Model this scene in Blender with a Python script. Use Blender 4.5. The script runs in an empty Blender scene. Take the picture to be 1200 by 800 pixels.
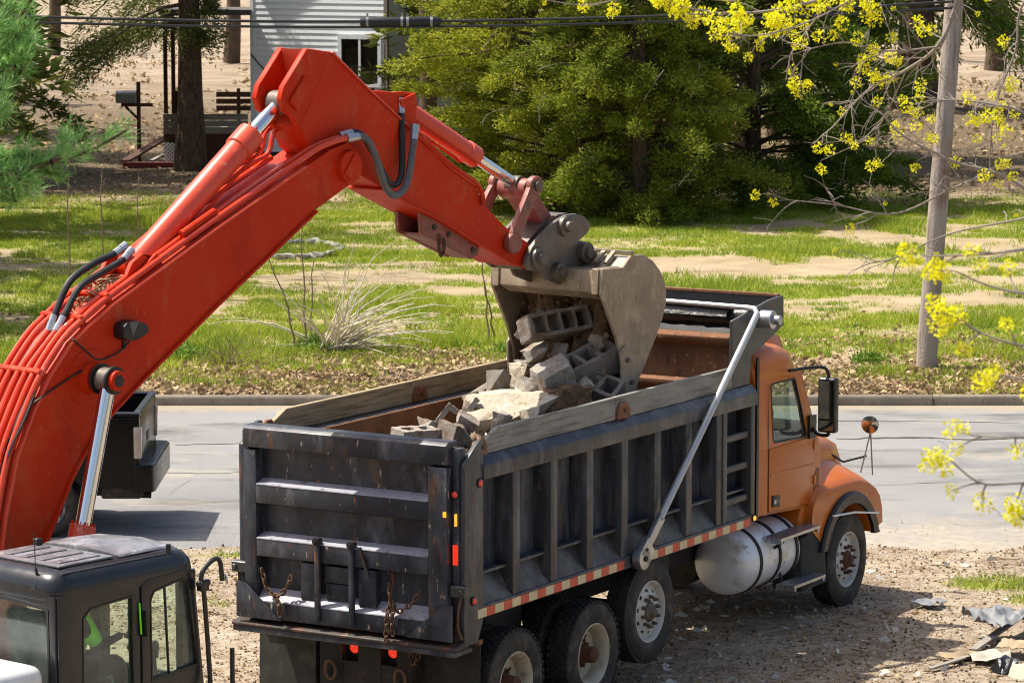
import bpy, bmesh, math, random
import numpy as np
from mathutils import Vector, Matrix, Quaternion

random.seed(7)
R = math.radians
scene = bpy.context.scene
COL = scene.collection

# ------------------------------------------------------------------ camera, sky, sun, exposure
CAM_H = 7.4
PITCH = math.atan(0.125)
cd = bpy.data.cameras.new("camera")
cam = bpy.data.objects.new("camera", cd)
COL.objects.link(cam)
cam.location = (0, 0, CAM_H)
cam.rotation_euler = (R(90) - PITCH, 0, 0)
cd.sensor_width = 36.0
cd.lens = 120.0
cd.clip_start = 0.5
cd.clip_end = 3000
cd.dof.use_dof = True
cd.dof.focus_distance = 34.0
cd.dof.aperture_fstop = 9.0
scene.camera = cam

SUN_EL = R(61)
SUN_AZ = Vector((-0.966, 0.257, 0)).normalized()      # horizontal direction towards the sun
world = bpy.data.worlds.new("World")
scene.world = world
world.use_nodes = True
wn = world.node_tree
sky = wn.nodes.new("ShaderNodeTexSky")
sky.sky_type = 'NISHITA'
sky.sun_disc = False
sky.sun_elevation = SUN_EL
sky.sun_rotation = math.atan2(SUN_AZ.x, SUN_AZ.y)
sky.air_density = 1.0
sky.dust_density = 4.0
sky.ozone_density = 0.3
bg = wn.nodes["Background"]
bg.inputs[1].default_value = 0.118
wn.links.new(sky.outputs[0], bg.inputs[0])
sd = bpy.data.lights.new("sun", 'SUN')
sd.energy = 5.0
sd.angle = R(0.53)
sd.color = (1.0, 0.94, 0.84)
sun = bpy.data.objects.new("sun", sd)
COL.objects.link(sun)
to_sun = Vector((SUN_AZ.x * math.cos(SUN_EL), SUN_AZ.y * math.cos(SUN_EL), math.sin(SUN_EL)))
sun.rotation_euler = (-to_sun).to_track_quat('-Z', 'Y').to_euler()
sun.location = to_sun * 60
vs = scene.view_settings
vs.view_transform = 'Standard'
vs.look = 'None'
vs.exposure = 0.70
vs.gamma = 1.0
vs.use_curve_mapping = False
scene.cycles.max_bounces = 7
scene.cycles.transparent_max_bounces = 12
scene.cycles.transmission_bounces = 6
scene.cycles.use_denoising = True
scene.cycles.filter_width = 1.05

# ------------------------------------------------------------------ helpers
def C(h):
    h = h.lstrip('#')
    v = [int(h[i:i + 2], 16) / 255 for i in (0, 2, 4)]
    return tuple((c / 12.92 if c <= 0.04045 else ((c + 0.055) / 1.055) ** 2.4) for c in v)

def tag(o, label=None, cat=None, group=None, kind=None):
    if label: o["label"] = label
    if cat: o["category"] = cat
    if group: o["group"] = group
    if kind: o["kind"] = kind
    return o

def empty(name, loc, rz=0.0):
    o = bpy.data.objects.new(name, None)
    COL.objects.link(o)
    o.location = loc
    o.rotation_euler = (0, 0, rz)
    o.empty_display_size = 0.3
    return o

def thing(name, label, cat, loc=(0, 0, 0), rz=0.0, group=None):
    return tag(empty(name, loc, rz), label, cat, group)

def link_obj(name, me, parent=None, loc=None, rot=None, scale=None):
    o = bpy.data.objects.new(name, me)
    COL.objects.link(o)
    if parent: o.parent = parent
    if loc is not None: o.location = loc
    if rot is not None:
        if isinstance(rot, Matrix): o.rotation_euler = rot.to_euler()
        elif isinstance(rot, Quaternion): o.rotation_euler = rot.to_euler()
        else: o.rotation_euler = rot
    if scale is not None: o.scale = scale
    return o

def copy_tree(o, parent=None, loc=None, rot=None):
    c = o.copy()
    COL.objects.link(c)
    c.parent = parent
    if loc is not None: c.location = loc
    if rot is not None: c.rotation_euler = rot
    for ch in list(o.children):
        copy_tree(ch, c)
    return c

def perp(d):
    d = Vector(d).normalized()
    a = Vector((0, 0, 1)) if abs(d.z) < 0.9 else Vector((1, 0, 0))
    u = d.cross(a).normalized()
    return u, d.cross(u).normalized()

class MB:
    def __init__(s):
        s.v = []; s.f = []
    def add(s, vs_, fs):
        n = len(s.v)
        s.v.extend([tuple(p) for p in vs_])
        s.f.extend([tuple(i + n for i in f) for f in fs])
        return s
    def box(s, x0, x1, y0, y1, z0, z1):
        return s.add([(x0,y0,z0),(x1,y0,z0),(x1,y1,z0),(x0,y1,z0),(x0,y0,z1),(x1,y0,z1),(x1,y1,z1),(x0,y1,z1)],
                     [(0,3,2,1),(4,5,6,7),(0,1,5,4),(1,2,6,5),(2,3,7,6),(3,0,4,7)])
    def obox(s, c, size, M=None):
        M = M or Matrix.Identity(3)
        if isinstance(M, Quaternion): M = M.to_matrix()
        h = [a / 2 for a in size]
        vs_ = [Vector(c) + M @ Vector((sx * h[0], sy * h[1], sz * h[2])) for sz in (-1, 1) for sx, sy in ((-1,-1),(1,-1),(1,1),(-1,1))]
        return s.add(vs_, [(0,3,2,1),(4,5,6,7),(0,1,5,4),(1,2,6,5),(2,3,7,6),(3,0,4,7)])
    def bar(s, p0, p1, w, h, upv=(0, 0, 1)):
        p0, p1 = Vector(p0), Vector(p1)
        d = (p1 - p0); L = d.length; d.normalize()
        side = d.cross(Vector(upv))
        if side.length < 1e-4: side = d.cross(Vector((0, 1, 0)))
        side.normalize(); u2 = side.cross(d)
        M = Matrix((d, side, u2)).transposed()
        return s.obox((p0 + p1) / 2, (L, w, h), M)
    def prism(s, poly, a, b, ax='y'):
        """extrude a 2-D outline; ax is the extrusion axis: 'y' takes (x,z), 'x' takes (y,z), 'z' takes (x,y)"""
        area = sum(poly[i][0] * poly[(i + 1) % len(poly)][1] - poly[(i + 1) % len(poly)][0] * poly[i][1] for i in range(len(poly)))
        if (area < 0): poly = poly[::-1]
        if a > b: a, b = b, a
        n = len(poly)
        def P(p, t):
            return {'y': (p[0], t, p[1]), 'x': (t, p[0], p[1]), 'z': (p[0], p[1], t)}[ax]
        vs_ = [P(p, a) for p in poly] + [P(p, b) for p in poly]
        fa = tuple(range(n)); fb = tuple(range(2 * n - 1, n - 1, -1))
        if ax in ('x', 'z'): fa, fb = fa[::-1], fb[::-1]
        fs = [fa, fb]
        for i in range(n):
            j = (i + 1) % n
            q = (i, i + n, j + n, j)
            fs.append(q if ax == 'y' else q[::-1])
        return s.add(vs_, fs)
    def tube(s, pts, r, n=8, cap=True):
        pts = [Vector(p) for p in pts]
        rs = list(r) if hasattr(r, '__len__') else [r] * len(pts)
        rings = []
        u = None
        for i, p in enumerate(pts):
            d = (pts[min(i + 1, len(pts) - 1)] - pts[max(i - 1, 0)])
            if d.length < 1e-7: d = Vector((0, 0, 1))
            d.normalize()
            if u is None: u, w = perp(d)
            else:
                u = (u - d * u.dot(d))
                if u.length < 1e-5: u, w = perp(d)
                u.normalize(); w = d.cross(u)
            rings.append([p + (u * math.cos(2 * math.pi * k / n) + w * math.sin(2 * math.pi * k / n)) * rs[i] for k in range(n)])
        return s.loft(rings, cap)
    def cyl(s, p0, p1, r0, r1=None, n=16):
        return s.tube([p0, p1], [r0, r0 if r1 is None else r1], n)
    def loft(s, rings, cap=True, closed=True):
        n = len(rings[0]); vs_ = [p for ring in rings for p in ring]; fs = []
        for i in range(len(rings) - 1):
            for k in range(n if closed else n - 1):
                k2 = (k + 1) % n
                fs.append((i * n + k, i * n + k2, (i + 1) * n + k2, (i + 1) * n + k))
        if cap:
            fs.append(tuple(range(n - 1, -1, -1)))
            fs.append(tuple(range((len(rings) - 1) * n, len(rings) * n)))
        return s.add(vs_, fs)
    def lathe(s, prof, o=(0, 0, 0), ax=(0, 1, 0), n=32, skip=None):
        o = Vector(o); ax = Vector(ax).normalized(); u, w = perp(ax)
        vs_ = []; fs = []
        m = len(prof)
        for k in range(n):
            a = 2 * math.pi * k / n
            e = u * math.cos(a) + w * math.sin(a)
            for (r, h) in prof: vs_.append(o + e * r + ax * h)
        for k in range(n):
            k2 = (k + 1) % n
            for i in range(m - 1):
                if skip and skip(k, i): continue
                fs.append((k * m + i, k2 * m + i, k2 * m + i + 1, k * m + i + 1))
        return s.add(vs_, fs)
    def ball(s, c, r, n=10, m=6, sc=(1, 1, 1)):
        rings = []
        for i in range(m + 1):
            t = math.pi * i / m
            rr = max(math.sin(t), 1e-3)
            rings.append([(c[0] + sc[0] * r * rr * math.cos(2 * math.pi * k / n), c[1] + sc[1] * r * rr * math.sin(2 * math.pi * k / n), c[2] - sc[2] * r * math.cos(t)) for k in range(n)])
        return s.loft(rings)
    def mesh(s, name, bevel=0.0, seg=1, angle=35, smooth=True, recalc=False):
        me = bpy.data.meshes.new(name)
        me.from_pydata(s.v, [], s.f)
        if bevel or recalc:
            bm = bmesh.new(); bm.from_mesh(me)
            if recalc: bmesh.ops.recalc_face_normals(bm, faces=bm.faces)
            if bevel:
                bmesh.ops.recalc_face_normals(bm, faces=bm.faces)
                ed = [e for e in bm.edges if len(e.link_faces) == 2 and e.calc_face_angle(0) > R(28)]
                bmesh.ops.bevel(bm, geom=ed, offset=bevel, segments=seg, profile=0.6, affect='EDGES', clamp_overlap=True)
            bm.to_mesh(me); bm.free()
        if smooth:
            me.shade_smooth()
            me.set_sharp_from_angle(angle=R(angle))
        me.update()
        return me
    def build(s, name, mat, parent=None, bevel=0.0, seg=1, angle=35, smooth=True, loc=None, rot=None, recalc=False):
        me = s.mesh(name, bevel, seg, angle, smooth, recalc)
        if mat: me.materials.append(mat)
        return link_obj(name, me, parent, loc, rot)

def catmull(pts, n=6):
    pts = [Vector(p) for p in pts]
    out = []
    for i in range(len(pts) - 1):
        p0, p1, p2, p3 = pts[max(i - 1, 0)], pts[i], pts[i + 1], pts[min(i + 2, len(pts) - 1)]
        for k in range(n):
            t = k / n
            out.append(0.5 * ((2 * p1) + (p2 - p0) * t + (2 * p0 - 5 * p1 + 4 * p2 - p3) * t * t + (3 * p1 - p0 - 3 * p2 + p3) * t ** 3))
    out.append(pts[-1])
    return out

def np_mesh(name, V, F, mat, parent=None, smooth=False):
    """V (n,3) array, F (m,k) array of equal-sized faces"""
    me = bpy.data.meshes.new(name)
    V = np.asarray(V, dtype=np.float32); F = np.asarray(F, dtype=np.int32)
    me.vertices.add(len(V)); me.vertices.foreach_set("co", V.ravel())
    m, k = F.shape
    me.loops.add(m * k); me.loops.foreach_set("vertex_index", F.ravel())
    me.polygons.add(m)
    me.polygons.foreach_set("loop_start", np.arange(0, m * k, k, dtype=np.int32))
    me.polygons.foreach_set("loop_total", np.full(m, k, dtype=np.int32))
    if smooth: me.polygons.foreach_set("use_smooth", np.ones(m, dtype=bool))
    me.update(calc_edges=True)
    if mat: me.materials.append(mat)
    return link_obj(name, me, parent)

def vnoise(x, y, seed=0):
    """smooth value noise, numpy arrays in, 0..1 out"""
    xi = np.floor(x).astype(np.int64); yi = np.floor(y).astype(np.int64)
    fx = x - xi; fy = y - yi
    fx = fx * fx * (3 - 2 * fx); fy = fy * fy * (3 - 2 * fy)
    def h(a, b):
        n = (a * 374761393 + b * 668265263 + seed * 2147483647) & 0xffffffff
        n = ((n ^ (n >> 13)) * 1274126177) & 0xffffffff
        return ((n ^ (n >> 16)) & 0xffff) / 65535.0
    return (h(xi, yi) * (1 - fx) + h(xi + 1, yi) * fx) * (1 - fy) + (h(xi, yi + 1) * (1 - fx) + h(xi + 1, yi + 1) * fx) * fy

def fbm(x, y, seed=0, oct_=4):
    s = 0; a = 0.5; t = 0
    for i in range(oct_):
        s = s + a * vnoise(x * 2 ** i + 17.3 * i, y * 2 ** i - 9.1 * i, seed + i); t += a; a *= 0.5
    return s / t

def sstep(a, b, x):
    t = np.clip((x - a) / (b - a), 0, 1)
    return t * t * (3 - 2 * t)

# ------------------------------------------------------------------ materials
class NT:
    def __init__(s, name):
        s.m = bpy.data.materials.new(name); s.m.use_nodes = True
        s.t = s.m.node_tree; s.n = s.t.nodes; s.b = s.n["Principled BSDF"]
        tc = s.n.new("ShaderNodeTexCoord")
        oi = s.n.new("ShaderNodeObjectInfo")
        mul = s.n.new("ShaderNodeMath"); mul.operation = 'MULTIPLY'; mul.inputs[1].default_value = 37.0
        s.l(oi.outputs["Random"], mul.inputs[0])
        add = s.n.new("ShaderNodeVectorMath"); add.operation = 'ADD'
        s.l(tc.outputs["Object"], add.inputs[0]); s.l(mul.outputs[0], add.inputs[1])
        s.co = add.outputs[0]; s.rand = oi.outputs["Random"]; s.tc = tc
    def l(s, a, b): s.t.links.new(a, b)
    def noise(s, scale, detail=6, rough=0.6, stretch=None, co=None, dist=0.0):
        co = co or s.co
        if stretch:
            mp = s.n.new("ShaderNodeMapping"); mp.inputs["Scale"].default_value = stretch
            s.l(co, mp.inputs[0]); co = mp.outputs[0]
        n = s.n.new("ShaderNodeTexNoise")
        n.inputs["Scale"].default_value = scale; n.inputs["Detail"].default_value = detail
        n.inputs["Roughness"].default_value = rough; n.inputs["Distortion"].default_value = dist
        s.l(co, n.inputs["Vector"])
        return n.outputs["Fac"]
    def rng(s, f, lo, hi, a=0.0, b=1.0):
        m = s.n.new("ShaderNodeMapRange")
        m.inputs[1].default_value = lo; m.inputs[2].default_value = hi
        m.inputs[3].default_value = a; m.inputs[4].default_value = b
        s.l(f, m.inputs[0]); return m.outputs[0]
    def math(s, op, a, b):
        m = s.n.new("ShaderNodeMath"); m.operation = op
        for i, v in enumerate((a, b)):
            if isinstance(v, (int, float)): m.inputs[i].default_value = v
            else: s.l(v, m.inputs[i])
        return m.outputs[0]
    def mix(s, f, a, b):
        m = s.n.new("ShaderNodeMix"); m.data_type = 'RGBA'
        ins = [m.inputs[0], m.inputs[6], m.inputs[7]]
        for sock, v in zip(ins, (f, a, b)):
            if isinstance(v, (int, float)): sock.default_value = v
            elif isinstance(v, tuple): sock.default_value = (*v[:3], 1)
            else: s.l(v, sock)
        return m.outputs[2]
    def set(s, **k):
        for key, v in k.items():
            sock = s.b.inputs[{'col': "Base Color", 'rough': "Roughness", 'metal': "Metallic", 'coat': "Coat Weight", 'spec': "Specular IOR Level", 'trans': "Transmission Weight", 'alpha': "Alpha", 'normal': "Normal", 'em': "Emission Color", 'ems': "Emission Strength", 'ior': "IOR", 'sheen': "Sheen Weight", 'sub': "Subsurface Weight"}[key]]
            if isinstance(v, (int, float)): sock.default_value = v
            elif isinstance(v, tuple): sock.default_value = (*v[:3], 1)
            else: s.l(v, sock)
        return s
    def bump(s, h, strength=0.3, dist=0.01):
        b = s.n.new("ShaderNodeBump"); b.inputs["Strength"].default_value = strength; b.inputs["Distance"].default_value = dist
        s.l(h, b.inputs["Height"]); s.l(b.outputs[0], s.b.inputs["Normal"])

def pmat(name, c1, c2=None, scale=3.0, con=(0.35, 0.65), rough=0.5, rvar=0.0, metal=0.0, spots=(), bump=0.0, bscale=60, bdist=0.004, coat=0.0, spec=0.5, randv=0.0, stretch=None):
    m = NT(name)
    col = c1
    if c2 is not None:
        col = m.mix(m.rng(m.noise(scale, stretch=stretch), *con), c1, c2)
    for sp in spots:
        sc, (lo, hi), c = sp[0], sp[1], sp[2]
        st = sp[3] if len(sp) > 3 else None
        col = m.mix(m.rng(m.noise(sc, 8, 0.65, st), lo, hi), col, c)
    if randv:
        hs = m.n.new("ShaderNodeHueSaturation")
        m.l(m.rng(m.rand, 0, 1, 1 - randv, 1 + randv), hs.inputs["Value"])
        if isinstance(col, tuple): hs.inputs["Color"].default_value = (*col, 1)
        else: m.l(col, hs.inputs["Color"])
        col = hs.outputs[0]
    m.set(col=col, metal=metal, coat=coat, spec=spec)
    if rvar: m.set(rough=m.rng(m.noise(scale * 2.3), 0.3, 0.7, rough - rvar, rough + rvar))
    else: m.set(rough=rough)
    if bump: m.bump(m.noise(bscale, 4, 0.6), bump, bdist)
    return m.m

def glass_mat(name, tint, rough=0.03, alpha=0.35):
    """dusty tinted pane with a painted greenish reflection: part see-through, part mirror"""
    m = NT(name)
    t = m.t
    tr = m.n.new("ShaderNodeBsdfTransparent"); tr.inputs[0].default_value = (*tint, 1)
    gl = m.n.new("ShaderNodeBsdfGlossy"); gl.inputs["Roughness"].default_value = rough; gl.inputs[0].default_value = (0.9, 0.95, 0.95, 1)
    df = m.n.new("ShaderNodeBsdfDiffuse"); df.inputs[0].default_value = (0.40, 0.46, 0.40, 1)  # greenish film: dust, with a window reflection painted into its colour
    lw = m.n.new("ShaderNodeLayerWeight"); lw.inputs[0].default_value = 0.5
    fr_ = m.math('POWER', lw.outputs[1], 3.0)
    ms = m.n.new("ShaderNodeMixShader"); m.l(m.math('ADD', m.math('MULTIPLY', fr_, 0.75), 0.05), ms.inputs[0]); m.l(tr.outputs[0], ms.inputs[1]); m.l(gl.outputs[0], ms.inputs[2])
    m2 = m.n.new("ShaderNodeMixShader")
    m.l(m.rng(m.noise(4.0, 6, 0.7), 0.35, 0.75, 0.03, alpha), m2.inputs[0]); m.l(ms.outputs[0], m2.inputs[1]); m.l(df.outputs[0], m2.inputs[2])
    m.l(m2.outputs[0], m.n["Material Output"].inputs[0])
    return m.m

M = {}
rust = C('#6b3a1e'); rust2 = C('#8a4d28'); dustc = C('#8d8274')
M['boxpaint'] = pmat('box_paint', C('#212329'), C('#35383f'), 2.2, (0.3, 0.7), 0.42, 0.12,
    spots=[(4.0, (0.48, 0.68), C('#55575b'), (1.6, 1.6, 0.35)), (9.0, (0.60, 0.70), C('#5a4a3a'), (1, 1, 0.3)), (13.0, (0.625, 0.70), rust, (1, 1, 0.3)), (34.0, (0.65, 0.70), C('#8b8577'))], bump=0.12, bscale=25)
M['gatepaint'] = pmat('gate_paint', C('#1f2228'), C('#2e3239'), 2.0, (0.3, 0.7), 0.40, 0.12,
    spots=[(2.6, (0.48, 0.68), C('#484c54'), (1, 1, 0.6)), (5.0, (0.56, 0.72), C('#6c6e72'), (1, 0.6, 0.25)), (3.0, (0.60, 0.72), C('#5f4a36'), (1, 1, 0.3)), (7.0, (0.625, 0.70), rust, (1, 1.3, 0.22)), (22.0, (0.635, 0.68), C('#b0a48e'), (1, 1, 0.3)), (13.0, (0.655, 0.69), C('#7d4a2a'), (1, 1, 0.25))], bump=0.15, bscale=25)
M['boxinside'] = pmat('box_rust', C('#5e3a22'), C('#7f5433'), 2.5, (0.3, 0.7), 0.75, 0.1,
    spots=[(7.0, (0.55, 0.7), C('#3a2416'), (1, 1, 0.5)), (15, (0.6, 0.68), C('#9a7a58'))], bump=0.3, bscale=18)
M['shield'] = pmat('shield_grey', C('#3a3a3a'), C('#454443'), 2.0, (0.3, 0.7), 0.45, 0.1, spots=[(20, (0.66, 0.7), rust)], bump=0.08)
M['boardnear'] = pmat('board_grey', C('#74736e'), C('#8d8b83'), 3.0, (0.3, 0.7), 0.8, 0.0, spots=[(6, (0.5, 0.62), C('#5d5b56'), (0.25, 1, 4)), (14, (0.64, 0.7), C('#3c3832'))], bump=0.3, bscale=30)
M['boardfar'] = pmat('board_tan', C('#8b7a5c'), C('#a39273'), 3.0, (0.3, 0.7), 0.8, 0.0, spots=[(6, (0.5, 0.62), C('#6d5c40'), (0.25, 1, 5)), (14, (0.64, 0.7), C('#4c3c28'))], bump=0.3, bscale=30)
M['orange'] = pmat('cab_orange', C('#b35a14'), C('#ba6418'), 1.5, (0.3, 0.7), 0.35, 0.06, coat=0.2, spec=0.3, spots=[(3.0, (0.56, 0.8), C('#a87040')), (40, (0.69, 0.72), C('#5d2c12'))], bump=0.02)
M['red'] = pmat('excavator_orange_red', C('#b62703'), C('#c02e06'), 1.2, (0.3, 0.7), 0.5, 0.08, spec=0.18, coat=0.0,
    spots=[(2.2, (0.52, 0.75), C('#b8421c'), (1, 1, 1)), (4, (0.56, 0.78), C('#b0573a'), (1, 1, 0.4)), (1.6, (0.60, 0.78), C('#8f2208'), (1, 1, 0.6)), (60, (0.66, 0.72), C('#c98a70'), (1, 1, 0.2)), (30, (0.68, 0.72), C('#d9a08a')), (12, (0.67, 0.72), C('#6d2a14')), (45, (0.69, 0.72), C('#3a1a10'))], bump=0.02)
M['bucket'] = pmat('bucket_steel', C('#7d6f5e'), C('#978771'), 3.0, (0.3, 0.7), 0.5, 0.15, metal=0.2,
    spots=[(4, (0.52, 0.68), C('#a89a86'), (1, 1, 0.6)), (10, (0.58, 0.7), C('#6b4f36'), (1, 1, 0.4)), (26, (0.62, 0.70), C('#c9c0b2'), (3, 1, 0.3))], bump=0.25, bscale=30)
M['coupler'] = pmat('coupler_steel', C('#5a544e'), C('#70675d'), 4.0, (0.3, 0.7), 0.5, 0.15, metal=0.4, spots=[(9, (0.58, 0.7), C('#6f5a45')), (30, (0.66, 0.72), C('#938a80'))], bump=0.2, bscale=40)
M['linkred'] = pmat('link_worn_red', C('#7c3b31'), C('#8f5a50'), 5.0, (0.3, 0.7), 0.5, 0.1, metal=0.1, spots=[(8, (0.5, 0.65), C('#5e4a40')), (22, (0.62, 0.7), C('#a08a80'))], bump=0.15)
M['chrome'] = pmat('rod_chrome', C('#d8dadd'), None, rough=0.13, metal=1.0)
M['steel'] = pmat('bare_steel', C('#9a9a98'), C('#7d7c7a'), 6.0, (0.3, 0.7), 0.38, 0.1, metal=0.8)
M['alu'] = pmat('aluminium', C('#b9bcc0'), C('#a3a6a9'), 4.0, (0.3, 0.7), 0.35, 0.08, metal=0.85, spots=[(5, (0.58, 0.72), C('#8b8069'))], bump=0.05)
M['tank'] = pmat('tank_aluminium', C('#d6d8da'), C('#e2e3e4'), 2.0, (0.3, 0.7), 0.40, 0.08, metal=0.2, spots=[(2.2, (0.55, 0.72), C('#9a8a62')), (8, (0.62, 0.72), C('#77756f'))], bump=0.04)
M['galv'] = pmat('galvanised_arm', C('#a5a6a6'), C('#b8b8b6'), 5.0, (0.3, 0.7), 0.45, 0.08, metal=0.55)
M['tyre'] = pmat('tyre_rubber', C('#1d1c1b'), C('#2a2826'), 5.0, (0.3, 0.7), 0.8, 0.0, spots=[(6, (0.52, 0.75), C('#4a443b'))], bump=0.2, bscale=60)
M['tyrewall'] = pmat('tyre_rubber_dusty', C('#262422'), C('#393530'), 4.0, (0.3, 0.7), 0.85, 0.0, spots=[(5, (0.48, 0.7), C('#5b5344'))], bump=0.15, bscale=60)
M['rim'] = pmat('rim_cream', C('#b6ae9a'), C('#9f957e'), 6.0, (0.3, 0.7), 0.5, 0.1, spots=[(9, (0.55, 0.7), C('#7d6b4d')), (24, (0.66, 0.72), C('#5b4026'))])
M['rimwhite'] = pmat('rim_white', C('#c3c1bb'), C('#a9a69d'), 6.0, (0.3, 0.7), 0.5, 0.1, spots=[(10, (0.58, 0.7), C('#8a7a62'))])
M['hubrust'] = pmat('hub_rust', C('#4a2a18'), C('#5e3a22'), 12, (0.3, 0.7), 0.8, bump=0.4, bscale=60)
M['hubgrease'] = pmat('hub_brown', C('#4b4136'), C('#62564a'), 12, (0.3, 0.7), 0.6, bump=0.3, bscale=60)
M['blackplastic'] = pmat('black_plastic', C('#141414'), C('#1c1c1c'), 5, (0.3, 0.7), 0.45, 0.1, spots=[(6, (0.6, 0.8), C('#3a3834'))])
M['blackpaint'] = pmat('black_paint', C('#0a0a0b'), C('#0e0e10'), 3, (0.3, 0.7), 0.25, 0.05, spec=0.22)
M['chassis'] = pmat('chassis_black', C('#161412'), C('#241f1a'), 5, (0.3, 0.7), 0.7, 0.1, spots=[(8, (0.58, 0.7), C('#4a3524'))], bump=0.2)
M['flap'] = pmat('mudflap_rubber', C('#23231f'), C('#34332e'), 3, (0.3, 0.7), 0.8, spots=[(5, (0.5, 0.7), C('#4b4a43'))], bump=0.1)
M['chain'] = pmat('chain_rust', C('#4f3a2a'), C('#6c4d34'), 20, (0.3, 0.7), 0.7, metal=0.3)
M['tarp'] = pmat('tarp_black', C('#101012'), C('#1b1b1e'), 8, (0.3, 0.7), 0.4, 0.1, bump=0.5, bscale=14, bdist=0.02)
M['hose'] = pmat('hose_rubber', C('#141414'), C('#201f1e'), 9, (0.3, 0.7), 0.5, 0.1)
M['hosegrey'] = pmat('hose_grey_sleeve', C('#4a4a4c'), C('#5d5d5e'), 14, (0.3, 0.7), 0.5, 0.1)
M['cabblack'] = pmat('excavator_cab_black', C('#191b1e'), C('#232529'), 3, (0.3, 0.7), 0.28, 0.08, coat=0.15, spec=0.4, spots=[(3.2, (0.60, 0.85), C('#3a3836')), (30, (0.68, 0.73), C('#77726a'))], bump=0.03)
M['cabroof'] = pmat('excavator_cab_roof_dusty', C('#5b595c'), C('#78767a'), 3.4, (0.35, 0.65), 0.35, 0.12, coat=0.2, spots=[(5, (0.5, 0.7), C('#98969c')), (22, (0.62, 0.72), C('#b3afaa')), (2.0, (0.60, 0.75), C('#3a3033'))], bump=0.05)
M['white'] = pmat('white_paint', C('#d8d8d6'), C('#c7c7c5'), 3, (0.3, 0.7), 0.3, 0.06, coat=0.3)
M['redlens'] = None
def lens(name, c, em, strength):
    m = NT(name); m.set(col=c, rough=0.15, em=em, ems=strength, coat=0.5); return m.m
M['redlens'] = lens('red_lens_lit', (0.55, 0.02, 0.01), (1.0, 0.05, 0.02), 0.45)
M['redlensdim'] = lens('red_lens', (0.5, 0.03, 0.015), (1.0, 0.05, 0.02), 0.08)
M['amberlens'] = lens('amber_lens_lit', (0.8, 0.35, 0.03), (1.0, 0.45, 0.03), 0.7)
M['tapered'] = pmat('tape_red', C('#b5331c'), C('#c2442a'), 9, (0.3, 0.7), 0.35)
M['tapewhite'] = pmat('tape_white', C('#c9bd9a'), C('#b5a77f'), 9, (0.3, 0.7), 0.35)
M['winglass'] = glass_mat('window_glass', (0.66, 0.78, 0.70), 0.03, 0.25)
M['cabglass'] = glass_mat('excavator_glass', (0.86, 0.97, 0.88), 0.04, 0.28)
M['mirror'] = pmat('mirror_glass', (0.38, 0.40, 0.40), None, rough=0.03, metal=1.0)
M['interior'] = pmat('interior_dark', C('#26241f'), C('#35322b'), 6, (0.3, 0.7), 0.8)
M['vest'] = pmat('hi_vis_green', C('#8cff20'), C('#74f010'), 8, (0.3, 0.7), 0.7)
M['skin'] = pmat('skin', C('#a87a5c'), C('#98694c'), 10, (0.3, 0.7), 0.6)
M['cloth'] = pmat('cloth_dark', C('#2a3140'), C('#343b4a'), 10, (0.3, 0.7), 0.9)
M['seat'] = pmat('seat_cloth', C('#1b1b1c'), C('#262627'), 10, (0.3, 0.7), 0.9)
M['dustglare'] = pmat('ledge_dust_and_glare', C('#85868f'), C('#94949c'), 5, (0.3, 0.7), 0.6, 0.05, spots=[(8, (0.56, 0.7), C('#4a4b52')), (16, (0.62, 0.7), C('#6b4a30'))])  # ledge dust, paler for sun and sky glare painted into the colour
M['redsheen'] = pmat('red_painted_sheen', C('#c8402a'), C('#d05238'), 1.6, (0.3, 0.7), 0.38, 0.08, spec=0.45, spots=[(3.0, (0.55, 0.75), C('#c63a18')), (9, (0.62, 0.72), C('#d98a70')), (24, (0.66, 0.72), C('#7a3a24'))], bump=0.03)  # pinkish sun sheen of plates and barrels painted into the red
M['redpipe'] = pmat('pipe_red', C('#c8340e'), C('#cf4220'), 3, (0.3, 0.7), 0.28, 0.05, spec=0.6, spots=[(8, (0.6, 0.72), C('#d97a60')), (20, (0.66, 0.72), C('#5f2a18'))])  # pink spots paint in the highlights along the pipes

# ------------------------------------------------------------------ the ground, the road, the kerb
KERB_Y = 51.35
ROAD_Y0 = 39.7
PIT = (-4.67, 27.02)
def ground_z(X, Y):
    X = np.asarray(X, float); Y = np.asarray(Y, float)
    b = (fbm(X * 0.8, Y * 0.8, 3, 4) - 0.5) * 0.10 + (fbm(X * 3.1, Y * 3.1, 5, 3) - 0.5) * 0.05
    edge = ROAD_Y0 + (fbm(X * 0.7, Y * 0.0 + 2.0, 11, 4) - 0.5) * 1.3 + (fbm(X * 3.0, Y * 0 + 5.0, 12, 3) - 0.5) * 0.5
    site = 0.012 + b * 0.75
    site = site * (1 - sstep(38.0, 39.5, Y)) + sstep(38.0, 39.5, Y) * (0.012 + b * 0.1)
    site = site - 0.75 * (1 - sstep(2.7, 4.1, np.hypot(X - PIT[0], Y - PIT[1])))
    under = -0.06
    lawn = 0.135 + (fbm(X * 0.22, Y * 0.14, 8, 4) - 0.5) * 0.9 * sstep(96, 110, Y) + (fbm(X * 0.35, Y * 0.35, 7, 4) - 0.5) * 0.16 * sstep(52, 56, Y) + 0.10 * sstep(53, 62, Y)
    z = site * (1 - sstep(-0.12, 0.12, Y - edge)) + under * sstep(-0.12, 0.12, Y - edge)
    k = (Y > KERB_Y + 0.05)
    return np.where(k, lawn, z)
def gz(x, y): return float(ground_z(np.array([x]), np.array([y]))[0])

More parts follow.
